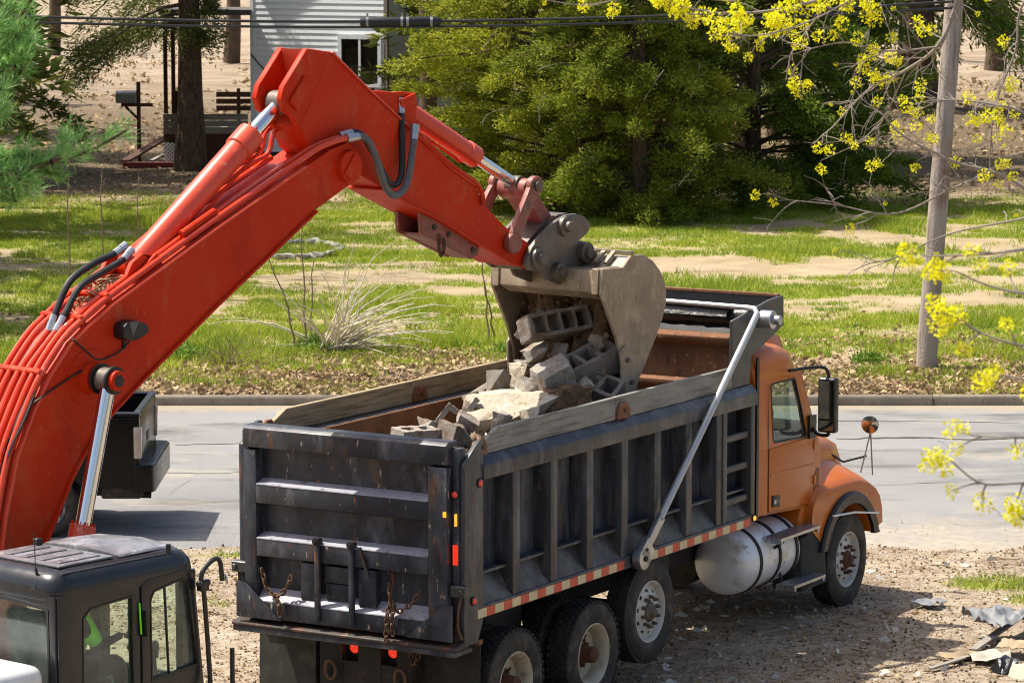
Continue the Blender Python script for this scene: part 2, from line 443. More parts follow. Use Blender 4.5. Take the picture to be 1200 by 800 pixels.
def cover(X, Y):
    n1 = fbm(X * 0.22, Y * 0.30, 21, 5); n2 = fbm(X * 0.9, Y * 1.1, 22, 4); n3 = fbm(X * 0.10, Y * 0.55, 23, 4)
    lawn = (Y > KERB_Y + 0.1) * 1.0
    band = np.exp(-((Y - 69.3 - 1.2 * (n3 - 0.5) * 4) / 1.9) ** 2) + 0.75 * np.exp(-((Y - 61.5 - (n3 - 0.5) * 6) / 1.0) ** 2) * sstep(-1, 4, X)
    verge = 1 - sstep(53.0, 56.0, Y + (n1 - 0.5) * 5)
    far = sstep(83.5, 88.5, Y + (n1 - 0.5) * 9)
    grass = sstep(0.33, 0.55, n1 * 0.42 + n2 * 0.58 - 0.15 * band - 0.16 * verge) * (1 - far) * lawn
    litter = lawn * np.clip(verge * 1.0 + far, 0, 1)
    pale = lawn * np.clip(0.75 * band * sstep(0.42, 0.66, n2 + 0.08) + far * sstep(118, 145, Y) * 0.9, 0, 1)
    # the building side: a few thin strips of grass
    g1 = np.exp(-(((X - 5.55) / 0.75) ** 2 + ((Y - 37.35) / 0.42) ** 2)) + 0.7 * np.exp(-(((X - 5.7) / 0.5) ** 2 + ((Y - 36.4) / 0.25) ** 2))
    g2 = 0.42 * np.exp(-(((X + 3.1) / 0.5) ** 2 + ((Y - 36.4) / 1.0) ** 2)) + 0.5 * np.exp(-(((X + 3.2) / 0.7) ** 2 + ((Y - 39.1) / 0.2) ** 2))
    site = (1 - lawn) * sstep(0.25, 0.6, (g1 + g2) * (0.5 + n2))
    return np.clip(grass + site, 0, 1), litter, pale

def ground_lines(spec):
    out = []
    for a, b, st in spec: out.append(np.arange(a, b, st))
    return np.unique(np.round(np.concatenate(out), 4))
gx = ground_lines([(-420, -40, 38), (-40, -14, 1.3), (-14, 14, 0.16), (14, 40, 1.3), (40, 421, 38)])
gy = ground_lines([(-80, 16, 12), (16, 28, 0.6), (28, 41, 0.12), (41, 51.0, 1.0), (51.2, 51.6, 0.1), (51.6, 60, 0.22), (60, 92, 0.4), (92, 130, 1.5), (130, 700, 30)])
GX, GY = np.meshgrid(gx, gy)
GZ = ground_z(GX, GY)
V = np.stack([GX.ravel(), GY.ravel(), GZ.ravel()], 1)
nx, ny = len(gx), len(gy)
I = np.arange(nx * ny).reshape(ny, nx)
F = np.stack([I[:-1, :-1].ravel(), I[:-1, 1:].ravel(), I[1:, 1:].ravel(), I[1:, :-1].ravel()], 1)

def ground_mat():
    m = NT('ground_soil')
    at = m.n.new("ShaderNodeAttribute"); at.attribute_name = "cover"
    sep = m.n.new("ShaderNodeSeparateColor"); m.l(at.outputs["Color"], sep.inputs[0])
    co = m.tc.outputs["Object"]
    soil = m.mix(m.rng(m.noise(0.9, 8, 0.65, co=co), 0.35, 0.68), C('#867663'), C('#a59781'))
    soil = m.mix(m.rng(m.noise(2.1, 9, 0.75, co=co), 0.50, 0.66), soil, C('#6f5b49'))
    soil = m.mix(m.rng(m.noise(7.0, 8, 0.75, co=co), 0.50, 0.66), soil, C('#564534'))
    soil = m.mix(m.rng(m.noise(26.0, 6, 0.7, co=co), 0.56, 0.66), soil, C('#b9b0a4'))
    soil = m.mix(m.rng(m.noise(1.6, 6, 0.7, co=co, dist=0.6), 0.60, 0.72), soil, C('#b3aba0'))
    lawn = m.mix(m.rng(m.noise(1.2, 8, 0.65, co=co), 0.35, 0.65), C('#8a7a5e'), C('#a39275'))
    col = m.mix(sep.outputs[1], soil, m.mix(m.rng(m.noise(8, 8, 0.75, co=co), 0.4, 0.62), C('#453a2c'), C('#786750')))
    isl = m.n.new("ShaderNodeSeparateXYZ"); m.l(co, isl.inputs[0])
    islawn = m.rng(isl.outputs[1], 51.3, 51.5)
    inv = m.math('SUBTRACT', 1.0, sep.outputs[1])
    col = m.mix(m.math('MULTIPLY', islawn, inv), col, lawn)
    col = m.mix(m.math('MULTIPLY', sep.outputs[2], 0.85), col, m.mix(m.rng(m.noise(0.7, 10, 0.75, co=co, stretch=(0.5, 1, 1)), 0.38, 0.62), C('#7d6a55'), C('#b0a08a')))
    col = m.mix(m.math('MULTIPLY', sep.outputs[0], 0.85), col, m.mix(m.rng(m.noise(1.5, 6, 0.6, co=co), 0.35, 0.65), C('#6f7a2a'), C('#8a8c38')))
    m.set(col=col, rough=0.95, spec=0.2)
    m.bump(m.noise(14, 8, 0.7, co=co), 0.9, 0.03)
    return m.m
ground = np_mesh("ground", V, F, ground_mat(), smooth=True)
cg, cl, cp = cover(V[:, 0], V[:, 1])
ca = ground.data.color_attributes.new("cover", 'FLOAT_COLOR', 'POINT')
ca.data.foreach_set("color", np.stack([cg, cl, cp, np.ones_like(cg)], 1).astype(np.float32).ravel())
tag(ground, kind="structure")

def road_mat():
    m = NT('asphalt')
    co = m.tc.outputs["Object"]
    col = m.mix(m.rng(m.noise(0.45, 8, 0.6, co=co, stretch=(0.5, 1, 1)), 0.35, 0.65), C('#5e5d5c'), C('#757371'))
    col = m.mix(m.rng(m.noise(60, 4, 0.6, co=co), 0.4, 0.7), col, C('#959493'))
    col = m.mix(m.rng(m.noise(1.1, 8, 0.7, co=co, stretch=(0.5, 1.1, 1)), 0.54, 0.70), col, C('#96907f'))
    col = m.mix(m.rng(m.noise(0.8, 8, 0.7, co=co, stretch=(0.4, 1.1, 1)), 0.52, 0.68), col, C('#514f4c'))
    xyz = m.n.new("ShaderNodeSeparateXYZ"); m.l(co, xyz.inputs[0])
    # sand washed over the near edge by the works, mostly to the right
    d = m.math('MULTIPLY', m.rng(xyz.outputs[1], 43.6, 39.6), m.rng(xyz.outputs[0], 0.5, 4.5, 0.35, 1.0))
    d = m.math('ADD', d, m.rng(m.noise(0.9, 8, 0.7, co=co), 0.3, 0.7, -0.42, 0.30))
    col = m.mix(m.math('MULTIPLY', m.rng(d, 0.25, 0.85), 0.8), col, m.mix(m.rng(m.noise(7, 6, 0.7, co=co), 0.4, 0.65), C('#8f8473'), C('#a59b8b')))
    g = m.math('ADD', m.rng(xyz.outputs[1], 50.3, 51.3), m.rng(m.noise(1.3, 6, 0.7, co=co), 0.3, 0.7, -0.45, 0.3))
    col = m.mix(m.rng(g, 0.2, 0.8), col, C('#8f8471'))
    m.set(col=col, rough=0.88, spec=0.3)
    m.bump(m.noise(90, 4, 0.7, co=co), 0.5, 0.006)
    return m.m
mb = MB()
mb.box(-300, 300, 37.9, KERB_Y + 0.02, -0.30, 0.0)
road = mb.build("road", road_mat(), smooth=False)
tag(road, kind="structure")
M['tar'] = pmat('crack_dark', C('#2b2824'), C('#3a342c'), 5, (0.3, 0.7), 0.9)
rr = random.Random(3)
def crack(pts, w):
    V_, F_ = [], []
    P = catmull([(x, y, 0) for x, y in pts], 8)
    for i, p in enumerate(P):
        j = p.copy(); j.y += rr.uniform(-0.05, 0.05); j.x += rr.uniform(-0.05, 0.05)
        ww = w * rr.uniform(0.3, 1.3) * (0.25 if i in (0, len(P) - 1) else 1)
        V_ += [(j.x, j.y - ww, 0.004), (j.x, j.y + ww, 0.004)]
    for i in range(len(P) - 1): F_.append((2 * i, 2 * i + 2, 2 * i + 3, 2 * i + 1))
    o = MB(); o.add(V_, F_); return o.build("crack", M['tar'], road, smooth=False)
crack([(4.6, 48.0), (5.6, 48.15), (6.6, 47.95), (7.4, 48.1), (8.3, 48.05)], 0.055)
crack([(-5.2, 47.3), (-4.6, 47.45), (-3.9, 47.6), (-3.0, 47.55)], 0.022)
crack([(1.0, 49.6), (3.2, 49.5), (5.0, 49.75), (7.5, 49.6)], 0.02)
crack([(-5.6, 45.2), (-4.2, 45.0), (-3.2, 45.15), (-1.5, 45.0)], 0.016)
crack([(6.1, 41.6), (6.0, 43.2), (6.2, 45.0), (6.05, 47.9)], 0.018)
crack([(3.0, 44.2), (4.4, 44.0), (5.9, 44.3)], 0.012)
crack([(-4.4, 43.3), (-4.2, 45.0), (-4.35, 46.8)], 0.010)

M['kerbconc'] = pmat('kerb_concrete', C('#655c50'), C('#7c7264'), 2.5, (0.3, 0.7), 0.9, 0, spots=[(9, (0.55, 0.68), C('#5d5347')), (30, (0.62, 0.7), C('#b3a894'))], bump=0.4, bscale=30)
mk = MB()
prof = [(KERB_Y, -0.1), (KERB_Y + 0.17, -0.1), (KERB_Y + 0.17, 0.135), (KERB_Y + 0.15, 0.15), (KERB_Y + 0.05, 0.15), (KERB_Y + 0.02, 0.12)]
mk.prism(prof, 0.006, 2.994, 'x')
km = mk.mesh("kerb_segment", 0.008); km.materials.append(M['kerbconc'])
kerb = None
for i in range(-6, 6):
    o = link_obj("kerb" if kerb is None else "kerb_segment", km, kerb, loc=((i * 3.0 + 0.4, rr.uniform(-0.008, 0.008), rr.uniform(-0.008, 0.006)) if kerb is None else ((i + 6) * 3.0, rr.uniform(-0.008, 0.008), rr.uniform(-0.008, 0.006))))
    if kerb is None: kerb = o; tag(o, kind="structure")
for a, b in ((-300, -17.7), (18.3, 300)):
    e_ = MB(); e_.prism(prof, a, b, 'x'); o = e_.build("kerb_run", M['kerbconc']); tag(o, kind="structure")

# ------------------------------------------------------------------ the dump truck  (x forward, y to its far side, z up; near side at y = 0)
TRUCK_O = (-0.323, 29.437, 0.0)
TRUCK_RZ = R(59.5)
truck = thing("dump_truck", "orange-cab dump truck with black steel box, being loaded with rubble on the dirt", "dump truck", TRUCK_O, TRUCK_RZ)

def frame_panel(outer, inner, off):
    """a plate with a window hole: two loops of equal count, thickness vector off"""
    mb = MB(); n = len(outer); off = Vector(off)
    o1 = [Vector(p) for p in outer]; i1 = [Vector(p) for p in inner]
    vs_ = o1 + i1 + [p + off for p in o1] + [p + off for p in i1]
    fs = []
    for k in range(n):
        j = (k + 1) % n
        fs += [(k, j, n + j, n + k), (2 * n + k, 3 * n + k, 3 * n + j, 2 * n + j), (k, 2 * n + k, 2 * n + j, j), (n + k, n + j, 3 * n + j, 3 * n + k)]
    mb.add(vs_, fs); return mb

def chain(name, pts, parent, link=0.055, r=0.009, mat=None):
    P = catmull(pts, 10); out = MB()
    acc = 0; k = 0; last = P[0]
    for a, b in zip(P[:-1], P[1:]):
        acc += (b - a).length
        if acc >= link * 0.72:
            d = (b - last).normalized(); c = (b + last) / 2; acc = 0; last = b
            u, w = perp(d)
            s = u if k % 2 else w
            ring = []
            for q in range(9):
                t = 2 * math.pi * q / 8
                ring.append(c + d * math.cos(t) * link * 0.62 + s * math.sin(t) * link * 0.36)
            out.tube(ring, r, 5, False); k += 1
    o = out.build(name, mat or M['chain'], parent); tag(o, kind="stuff"); return o

# --- wheels -------------------------------------------------------
TR = 0.505
def tyre_mesh(name, R_, w, rim_r, n=56):
    h = w
    prof = [(rim_r, 0.035), (rim_r + 0.03, 0.012), (rim_r + 0.09, 0.0), (R_ - 0.10, 0.004), (R_ - 0.055, 0.012), (R_ - 0.022, 0.03), (R_ - 0.012, 0.048), (R_ - 0.010, h * 0.5),
            (R_ - 0.012, h - 0.048), (R_ - 0.022, h - 0.03), (R_ - 0.055, h - 0.012), (R_ - 0.10, h - 0.004), (rim_r + 0.09, h), (rim_r, h - 0.035)]
    mb = MB(); mb.lathe(prof, n=n); me = mb.mesh(name, angle=50, recalc=True); me.materials.append(M['tyrewall']); return me
def lug_tread(name, R_, w, n=44):
    mb = MB(); cols = 5
    for c in range(cols):
        y0 = 0.022 + c * (w - 0.044) / cols; y1 = y0 + (w - 0.044) / cols * 0.78
        for k in range(n):
            a0 = 2 * math.pi * (k + 0.5 * (c % 2)) / n; a1 = a0 + 2 * math.pi / n * 0.74; am = (a0 + a1) / 2
            ra, rb = R_ - 0.03, R_ + (0.0 if 0 < c < cols - 1 else -0.005)
            vs_ = []
            for r_ in (ra, rb):
                for a, y in ((a0, y0 + 0.008), (am, y0), (a1, y0 + 0.008), (a1, y1 - 0.008), (am, y1), (a0, y1 - 0.008)):
                    vs_.append((r_ * math.cos(a), y, r_ * math.sin(a)))
            mb.add(vs_, [(6, 7, 8, 9, 10, 11), (0, 6, 11, 5), (0, 1, 7, 6), (1, 2, 8, 7), (2, 3, 9, 8), (3, 4, 10, 9), (4, 5, 11, 10)])
    me = mb.mesh(name, smooth=False, recalc=True); me.materials.append(M['tyre']); return me
def rib_tread(name, R_, w, n=56):
    mb = MB(); g = [(0.03, 0.075), (0.085, 0.128), (0.138, w - 0.138), (w - 0.128, w - 0.085), (w - 0.075, w - 0.03)]
    for a, b in g: mb.lathe([(R_ - 0.03, a), (R_, a + 0.003), (R_, b - 0.003), (R_ - 0.03, b)], n=n)
    me = mb.mesh(name, angle=40, recalc=True); me.materials.append(M['tyre']); return me
def disc(mb, face, r0, r1, holes, hr0, hr1, n=60, dish=0.0):
    """wheel disc seen from -y, with real hand holes"""
    prof = [(r0, face), (hr0, face + dish * 0.3), (hr1, face + dish * 0.6), (r1, face + dish)]
    per = n // holes
    mb.lathe(prof, n=n, skip=lambda k, i: i == 1 and (k % per) in (0, 1))
    mb.lathe([(p[0], p[1] + 0.012) for p in prof], n=n, skip=lambda k, i: i == 1 and (k % per) in (0, 1))
def rim_front():
    mb = MB()
    mb.lathe([(0.300, 0.035), (0.302, 0.022), (0.292, 0.018), (0.281, 0.03), (0.276, 0.055), (0.262, 0.075), (0.262, 0.24), (0.29, 0.26)], n=60)
    disc(mb, 0.035, 0.10, 0.264, 10, 0.195, 0.222, dish=0.045)
    me = mb.mesh("rim", angle=40); me.materials.append(M['rimwhite']); return me
def rim_rear():
    mb = MB()
    mb.lathe([(0.300, 0.035), (0.302, 0.022), (0.290, 0.018), (0.278, 0.03), (0.262, 0.05), (0.248, 0.09), (0.243, 0.19), (0.262, 0.24), (0.29, 0.26)], n=60)
    disc(mb, 0.185, 0.085, 0.246, 5, 0.155, 0.195, dish=-0.02)
    me = mb.mesh("rim", angle=40); me.materials.append(M['rim']); return me
def hub_front(mat):
    mb = MB()
    mb.lathe([(0.0, -0.035), (0.035, -0.034), (0.05, -0.02), (0.06, 0.0), (0.085, 0.01), (0.10, 0.03), (0.11, 0.06), (0.18, 0.07), (0.18, 0.24)], n=28)
    for k in range(10):
        a = 2 * math.pi * (k + 0.5) / 10
        p = Vector((math.cos(a) * 0.143, 0, math.sin(a) * 0.143))
        mb.cyl(p + Vector((0, 0.04, 0)), p + Vector((0, 0.012, 0)), 0.021, n=6)
        mb.cyl(p + Vector((0, 0.012, 0)), p + Vector((0, -0.016, 0)), 0.015, 0.010, n=6)
    me = mb.mesh("wheel", angle=40); me.materials.append(mat); return me
def hub_rear():
    mb = MB()
    mb.lathe([(0.0, 0.0), (0.055, 0.002), (0.075, 0.02), (0.08, 0.10), (0.095, 0.12), (0.098, 0.20), (0.18, 0.21), (0.18, 0.6)], n=28)
    for k in range(10):
        a = 2 * math.pi * (k + 0.25) / 10
        p = Vector((math.cos(a) * 0.125, 0, math.sin(a) * 0.125))
        mb.cyl(p + Vector((0, 0.19, 0)), p + Vector((0, 0.145, 0)), 0.02, n=6)
    me = mb.mesh("wheel", angle=40); me.materials.append(M['hubrust']); return me
me_tyre = tyre_mesh("tyre", TR, 0.28, 0.296)
me_lug = lug_tread("tread", TR + 0.012, 0.28)
me_ribt = rib_tread("tread", TR, 0.28)
me_rimf, me_rimr = rim_front(), rim_rear()
me_hubf, me_hubp, me_hubr = hub_front(M['hubrust']), hub_front(M['hubgrease']), hub_rear()
def wheel(x, y, z, kind, flip=False, spin=0.0):
    hub = link_obj("wheel", {'front': me_hubf, 'pusher': me_hubp, 'drive': me_hubr}[kind], truck, (x, y, z), (0, spin, R(180) if flip else 0))
    link_obj("rim", me_rimr if kind == 'drive' else me_rimf, hub)
    link_obj("tyre", me_tyre, hub)
    t = link_obj("tread", me_lug if kind == 'drive' else me_ribt, hub); tag(t, kind="stuff")
    if kind == 'drive':
        link_obj("inner_tyre", me_tyre, hub, (0, 0.33, 0))
        t = link_obj("inner_tread", me_lug, hub, (0, 0.33, 0)); tag(t, kind="stuff")
    return hub
wheel(7.86, 0.03, TR, 'front', spin=0.3)
wheel(7.86, 2.33, TR, 'front', True)
wheel(3.34, 0.02, 0.735, 'pusher', spin=0.1)
wheel(3.34, 2.34, 0.735, 'pusher', True)
for x, s in ((2.24, 0.2), (0.80, 0.55)):
    wheel(x, 0.03, TR + 0.012, 'drive', spin=s)
    wheel(x, 2.33, TR + 0.012, 'drive', True, spin=s)
for x, z in ((7.86, TR), (3.34, 0.735), (2.24, TR + 0.012), (0.80, TR + 0.012)):
    mb = MB(); mb.cyl((x, 0.25, z), (x, 2.1, z), 0.075, n=14)
    if x < 3: mb.ball((x, 1.18, z), 0.26, 14, 8)
    mb.build("axle", M['chassis'], truck)
for y in (0.74, 1.55):
    mb = MB(); mb.box(0.25, 8.75, y, y + 0.08, 0.80, 1.08); mb.build("frame_rail", M['chassis'], truck)
mb = MB(); mb.box(0.3, 5.2, 0.70, 0.84, 1.085, 1.19); mb.box(0.3, 5.2, 1.53, 1.67, 1.085, 1.19); mb.build("box_sill", M['chassis'], truck)
for x in (1.52, 4.0, 5.5):
    mb = MB(); mb.box(x, x + 0.14, 0.83, 1.54, 0.84, 1.04); mb.build("cross_member", M['chassis'], truck)
for y in (0.62, 1.65):
    mb = MB(); mb.box(1.2, 1.86, y, y + 0.10, 0.62, 1.0); mb.build("suspension_hanger", M['chassis'], truck)
mb = MB(); mb.box(3.98, 4.45, 0.42, 0.72, 0.45, 1.14); mb.build("battery_box", M['chassis'], truck, 0.02)
mb = MB(); mb.cyl((5.9, 1.15, 0.75), (8.3, 1.15, 0.85), 0.33, n=16); mb.build("engine", M['chassis'], truck)

# --- the box ------------------------------------------------------
mb = MB(); mb.box(-0.16, 5.40, 0.19, 2.17, 1.20, 1.29)
body = mb.build("dump_body", M['boxinside'], truck)
RIBS = [0.64, 1.32, 1.99, 2.66, 3.32, 3.97, 4.62]
def mir(y, far): return 2.36 - y if far else y
for far in (False, True):
    m_ = (lambda y: mir(y, far))
    mb = MB(); mb.prism([(m_(a), b) for a, b in [(0.01, 1.27), (0.01, 1.37), (0.185, 1.645), (0.185, 2.52), (0.215, 2.52), (0.215, 1.60), (0.07, 1.27)]], 0.08, 5.42, 'x')
    wall = mb.build("side_wall", M['boxpaint'], body)
    mb = MB(); mb.prism([(m_(a), b) for a, b in [(0.217, 1.60), (0.217, 2.69), (0.245, 2.69), (0.245, 1.56), (0.085, 1.29), (0.075, 1.275)]], -0.1, 5.38, 'x')
    mb.build("inner_lining", M['boxinside'], body)
    mb = MB(); mb.prism([(m_(a), b) for a, b in [(-0.035, 2.49), (-0.035, 2.62), (0.035, 2.695), (0.214, 2.695), (0.214, 2.49)]], 0.10, 5.47, 'x')
    mb.build("top_rail", M['boxpaint'], body, 0.012, 2)
    mb = MB(); mb.prism([(m_(a), b) for a, b in [(0.05, 1.625), (0.05, 1.655), (0.184, 1.655), (0.184, 1.625)]], 0.08, 5.42, 'x')
    mb.build("ledge", M['boxpaint'], body, 0.006)
    for k, x in enumerate(RIBS):
        mb = MB()
        o, i = m_(0.003), m_(0.19)
        mb.loft([[(x, i, z), (x + 0.02, o, z), (x + 0.14, o, z), (x + 0.19, i, z)] for z in (1.37, 2.50)])
        mb.build("rib", M['boxpaint'], body, 0.008, 2, recalc=True)
        mb = MB()
        mb.add([(x - 0.02, m_(0.02), 1.38), (x - 0.20, m_(0.183), 1.63), (x - 0.02, m_(0.183), 1.63), (x - 0.02, m_(0.02), 1.37)][:3] +
               [(x, m_(0.02), 1.38), (x - 0.18, m_(0.184), 1.63), (x, m_(0.184), 1.63)], [(0, 1, 2), (5, 4, 3), (0, 3, 4, 1), (1, 4, 5, 2), (2, 5, 3, 0)])
        mb.build("gusset", M['boxpaint'], body, recalc=True)
    mb = MB(); mb.prism([(m_(a), b) for a, b in [(-0.012, 1.255), (-0.012, 1.37), (0.03, 1.37), (0.03, 1.255)]], 0.0, 5.46, 'x')
    mb.build("bottom_rail", M['boxpaint'], body, 0.006)
    mb = MB(); mb.prism([(-0.20, 1.05), (-0.20, 2.66), (0.05, 2.84), (0.12, 2.84), (0.12, 1.24), (0.02, 1.05)], m_(-0.014), m_(0.035))
    mb.build("corner_plate", M['boxpaint'], body, 0.006)
    mb = MB(); mb.box(-0.215, -0.10, min(m_(0.036), m_(0.105)), max(m_(0.036), m_(0.105)), 1.05, 2.80)
    mb.build("corner_post", M['boxpaint'], body, 0.012, 2)
    # the wooden board on top
    bo, bi = m_(0.03), m_(0.078)
    bm_ = M['boardfar'] if far else M['boardnear']
    mb = MB(); mb.prism([(0.20, 2.699), (0.20, 2.80), (0.44, 2.91), (2.60, 2.91), (2.60, 2.699)], bo, bi); mb.build("side_board", bm_, body, 0.005)
    mb = MB(); mb.prism([(2.606, 2.699), (2.606, 2.912), (5.03, 2.912), (5.03, 2.699)], bo, bi); mb.build("side_board", bm_, body, 0.005)
    for bx, w in ((2.72, 0.12), (0.12, 0.09)):
        mb = MB()
        y0 = (-0.003, 0.028) if not far else (2.25, 2.281)
        mb.prism([(bx - w, 2.698), (bx - w, 2.78), (bx - w * 0.5, 2.85), (bx + w * 0.5, 2.85), (bx + w, 2.78), (bx + w, 2.698)], *y0)
        br = mb.build("board_bracket", M['boxinside'], body, 0.006)
        mb = MB(); mb.cyl((bx, y0[0] - 0.02, 2.775), (bx, y0[0] + 0.02, 2.775), 0.02, n=8); mb.build("bolt", M['chain'], br)
    # reflective tape, red and white in turn, broken where the tarp arm is hinged
    if not far:
        seg = 0.1515
        for a, b in ((0.02, 2.70), (3.22, 5.36)):
            n_ = int(round((b - a) / seg)); L = (b - a) / n_
            for k in range(n_):
                mb = MB(); mb.box(a + k * L, a + (k + 1) * L, -0.0165, -0.0125, 1.265, 1.345)
                mb.build("reflector_tape", M['tapewhite'] if k % 2 == 0 else M['tapered'], body, smooth=False)
# ladder at the front of the near side
for x in (4.76, 5.38):
    mb = MB(); mb.box(x, x + 0.09, -0.01, 0.11, 1.38, 2.49); mb.build("ladder_rail", M['shield'], body, 0.015, 2)
for z in (1.56, 1.89, 2.20):
    mb = MB(); mb.box(4.86, 5.37, 0.02, 0.07, z - 0.035, z + 0.035); mb.build("ladder_rung", M['shield'], body, 0.01)
mb = MB(); mb.box(5.425, 5.465, 0.0, 0.24, 1.372, 2.489); mb.build("end_plate", M['boxpaint'], body)
# front bulkhead, its ledges, cab shield
mb = MB(); mb.prism([(5.30, 1.29), (5.30, 2.68), (5.36, 2.72), (5.36, 3.20), (5.44, 3.20), (5.44, 1.29)], 0.19, 2.17); mb.build("bulkhead", M['boxinside'], body, 0.006)
mb = MB(); mb.prism([(5.299, 2.74), (5.20, 2.72), (5.20, 2.66), (5.299, 2.60)], 0.19, 2.17); mb.build("bulkhead_ledge", M['boxinside'], body, 0.008)
mb = MB(); mb.prism([(5.36, 3.20), (5.24, 3.18), (5.24, 3.13), (5.36, 3.06)], 0.19, 2.17); mb.build("bulkhead_ledge", M['boxinside'], body, 0.008)
for y0, y1 in ((0.035, 0.075), (2.285, 2.325)):
    mb = MB(); mb.prism([(5.04, 2.70), (5.04, 3.38), (5.86, 3.51), (6.16, 3.53), (6.19, 3.50), (6.19, 3.22), (5.46, 2.97), (5.42, 2.70)], y0, y1)
    mb.build("shield_side", M['shield'], body, 0.006)
mb = MB(); mb.prism([(5.45, 2.985), (6.15, 3.22), (6.15, 3.25), (5.45, 3.02)], 0.08, 2.28); mb.build("shield_floor", M['shield'], body)
mb = MB(); mb.prism([(6.12, 3.24), (6.16, 3.24), (6.16, 3.52), (6.12, 3.52)], 0.08, 2.28); mb.build("shield_lip", M['shield'], body, 0.006)
mb = MB(); mb.prism([(6.105, 3.521), (6.175, 3.521), (6.175, 3.545), (6.105, 3.545)], 0.07, 2.29); mb.build("shield_edge", M['boxinside'], body)
# tarp roll, its motor and the swing arms
rg = random.Random(5)
mb = MB()
rings = []
for k in range(31):
    y = 0.09 + k * (2.27 - 0.09) / 30
    rings.append([(5.60 + (0.115 + rg.uniform(-0.012, 0.012)) * math.cos(t), y, 3.345 + (0.115 + rg.uniform(-0.012, 0.012)) * math.sin(t)) for t in [2 * math.pi * q / 14 for q in range(14)]])
mb.loft(rings); tarp = mb.build("tarp_roll", M['tarp'], truck, angle=60)
mb = MB(); mb.prism([(5.40, 3.37), (5.46, 3.47), (5.60, 3.485), (5.60, 3.465), (5.48, 3.44)], 0.3, 2.2); mb.build("tarp_flap", M['tarp'], tarp)
mb = MB(); mb.cyl((5.64, -0.12, 3.34), (5.64, 0.034, 3.34), 0.095, n=20); mb.cyl((5.64, -0.20, 3.34), (5.64, -0.12, 3.34), 0.05, n=14)
mb.build("tarp_motor", M['alu'], truck, 0.012, 2)
for y in (-0.075, 2.435):
    mb = MB(); mb.tube([(3.30, y, 1.66), (5.36, y, 3.43), (5.40, y + (0.05 if y < 1 else -0.05), 3.47), (5.42, y + (0.16 if y < 1 else -0.16), 3.475)], [0.036, 0.034, 0.032, 0.03], 12)
    arm_ = mb.build("tarp_arm", M['galv'], truck)
    d = Vector((2.06, 0, 1.77)).normalized()
    a0 = Vector((2.93, y, 1.335)); mb = MB()
    M3 = Matrix((d, Vector((0, 1, 0)), d.cross(Vector((0, 1, 0))))).transposed()
    mb.obox(a0 + d * 0.30, (0.46, 0.05, 0.10), M3); mb.cyl((2.93, y - 0.045, 1.335), (2.93, y + 0.045, 1.335), 0.11, n=20)
    mb.obox(a0 + d * 0.08, (0.2, 0.09, 0.21), M3)
    mb.build("arm_bracket", M['alu'], arm_, 0.01, 2)
    mb = MB(); mb.cyl((2.93, y - 0.06, 1.335), (2.93, y + 0.06, 1.335), 0.028, n=12); mb.cyl((2.96, y - 0.055, 1.42), (2.96, y + 0.055, 1.42), 0.016, n=8); mb.build("pivot_bolt", M['chassis'], arm_)
mb = MB(); mb.tube([(5.42, 0.08, 3.475), (5.44, 1.18, 3.49), (5.42, 2.28, 3.475)], 0.026, 10); mb.build("tarp_bow", M['galv'], truck)

M['sillpaint'] = pmat('sill_rusty_black', C('#2a2622'), C('#3a3029'), 4, (0.3, 0.7), 0.6, 0.1, spots=[(6, (0.52, 0.66), rust), (16, (0.6, 0.68), C('#7d6a58'))], bump=0.2)
# --- tailgate ----------------------------------------------------
mb = MB(); mb.box(-0.185, -0.145, 0.112, 2.248, 1.10, 2.80)
gate = mb.build("tailgate", M['gatepaint'], truck)
def gpart(name, f, bev=0.008, mat=None):
    mb = MB(); f(mb); return mb.build(name, mat or M['gatepaint'], gate, bev, 2)
gpart("top_beam", lambda b: b.prism([(-0.186, 2.64), (-0.30, 2.66), (-0.305, 2.83), (-0.26, 2.86), (-0.12, 2.86), (-0.12, 2.81), (-0.186, 2.81)], 0.11, 2.25))
gpart("beam", lambda b: b.prism([(-0.186, 2.375), (-0.30, 2.33), (-0.30, 2.16), (-0.186, 2.13)], 0.302, 2.118))
gpart("beam", lambda b: b.prism([(-0.186, 1.885), (-0.30, 1.84), (-0.30, 1.68), (-0.186, 1.65)], 0.302, 2.118))
gpart("side_post", lambda b: b.box(-0.297, -0.186, 0.112, 0.30, 1.12, 2.64))
gpart("side_post", lambda b: b.box(-0.297, -0.186, 2.12, 2.248, 1.12, 2.64))
gpart("bottom_beam", lambda b: b.prism([(-0.186, 1.37), (-0.31, 1.27), (-0.31, 1.115), (-0.186, 1.115)], 0.302, 2.118))
gpart("centre_panel", lambda b: b.box(-0.27, -0.186, 1.49, 1.66, 1.32, 1.655))
gpart("centre_panel", lambda b: b.box(-0.265, -0.186, 1.14, 1.40, 1.50, 1.648))
gpart("centre_panel", lambda b: b.box(-0.255, -0.186, 1.14, 1.40, 1.34, 1.49))
gpart("centre_panel", lambda b: b.box(-0.275, -0.186, 0.86, 1.04, 1.32, 1.655))
for zc_ in (2.372, 1.882):
    mb = MB(); mb.prism([(-0.188, zc_ + 0.006), (-0.300, zc_ - 0.038), (-0.302, zc_ - 0.046), (-0.186, zc_)], 0.304, 2.116); mb.build("beam_glare_cap", M['dustglare'], gate)  # thin added plates that carry the painted glare of the ledge tops
mb = MB(); mb.prism([(-0.188, 1.374), (-0.309, 1.277), (-0.311, 1.268), (-0.186, 1.369)], 0.304, 2.116); mb.build("beam_glare_cap", M['dustglare'], gate)
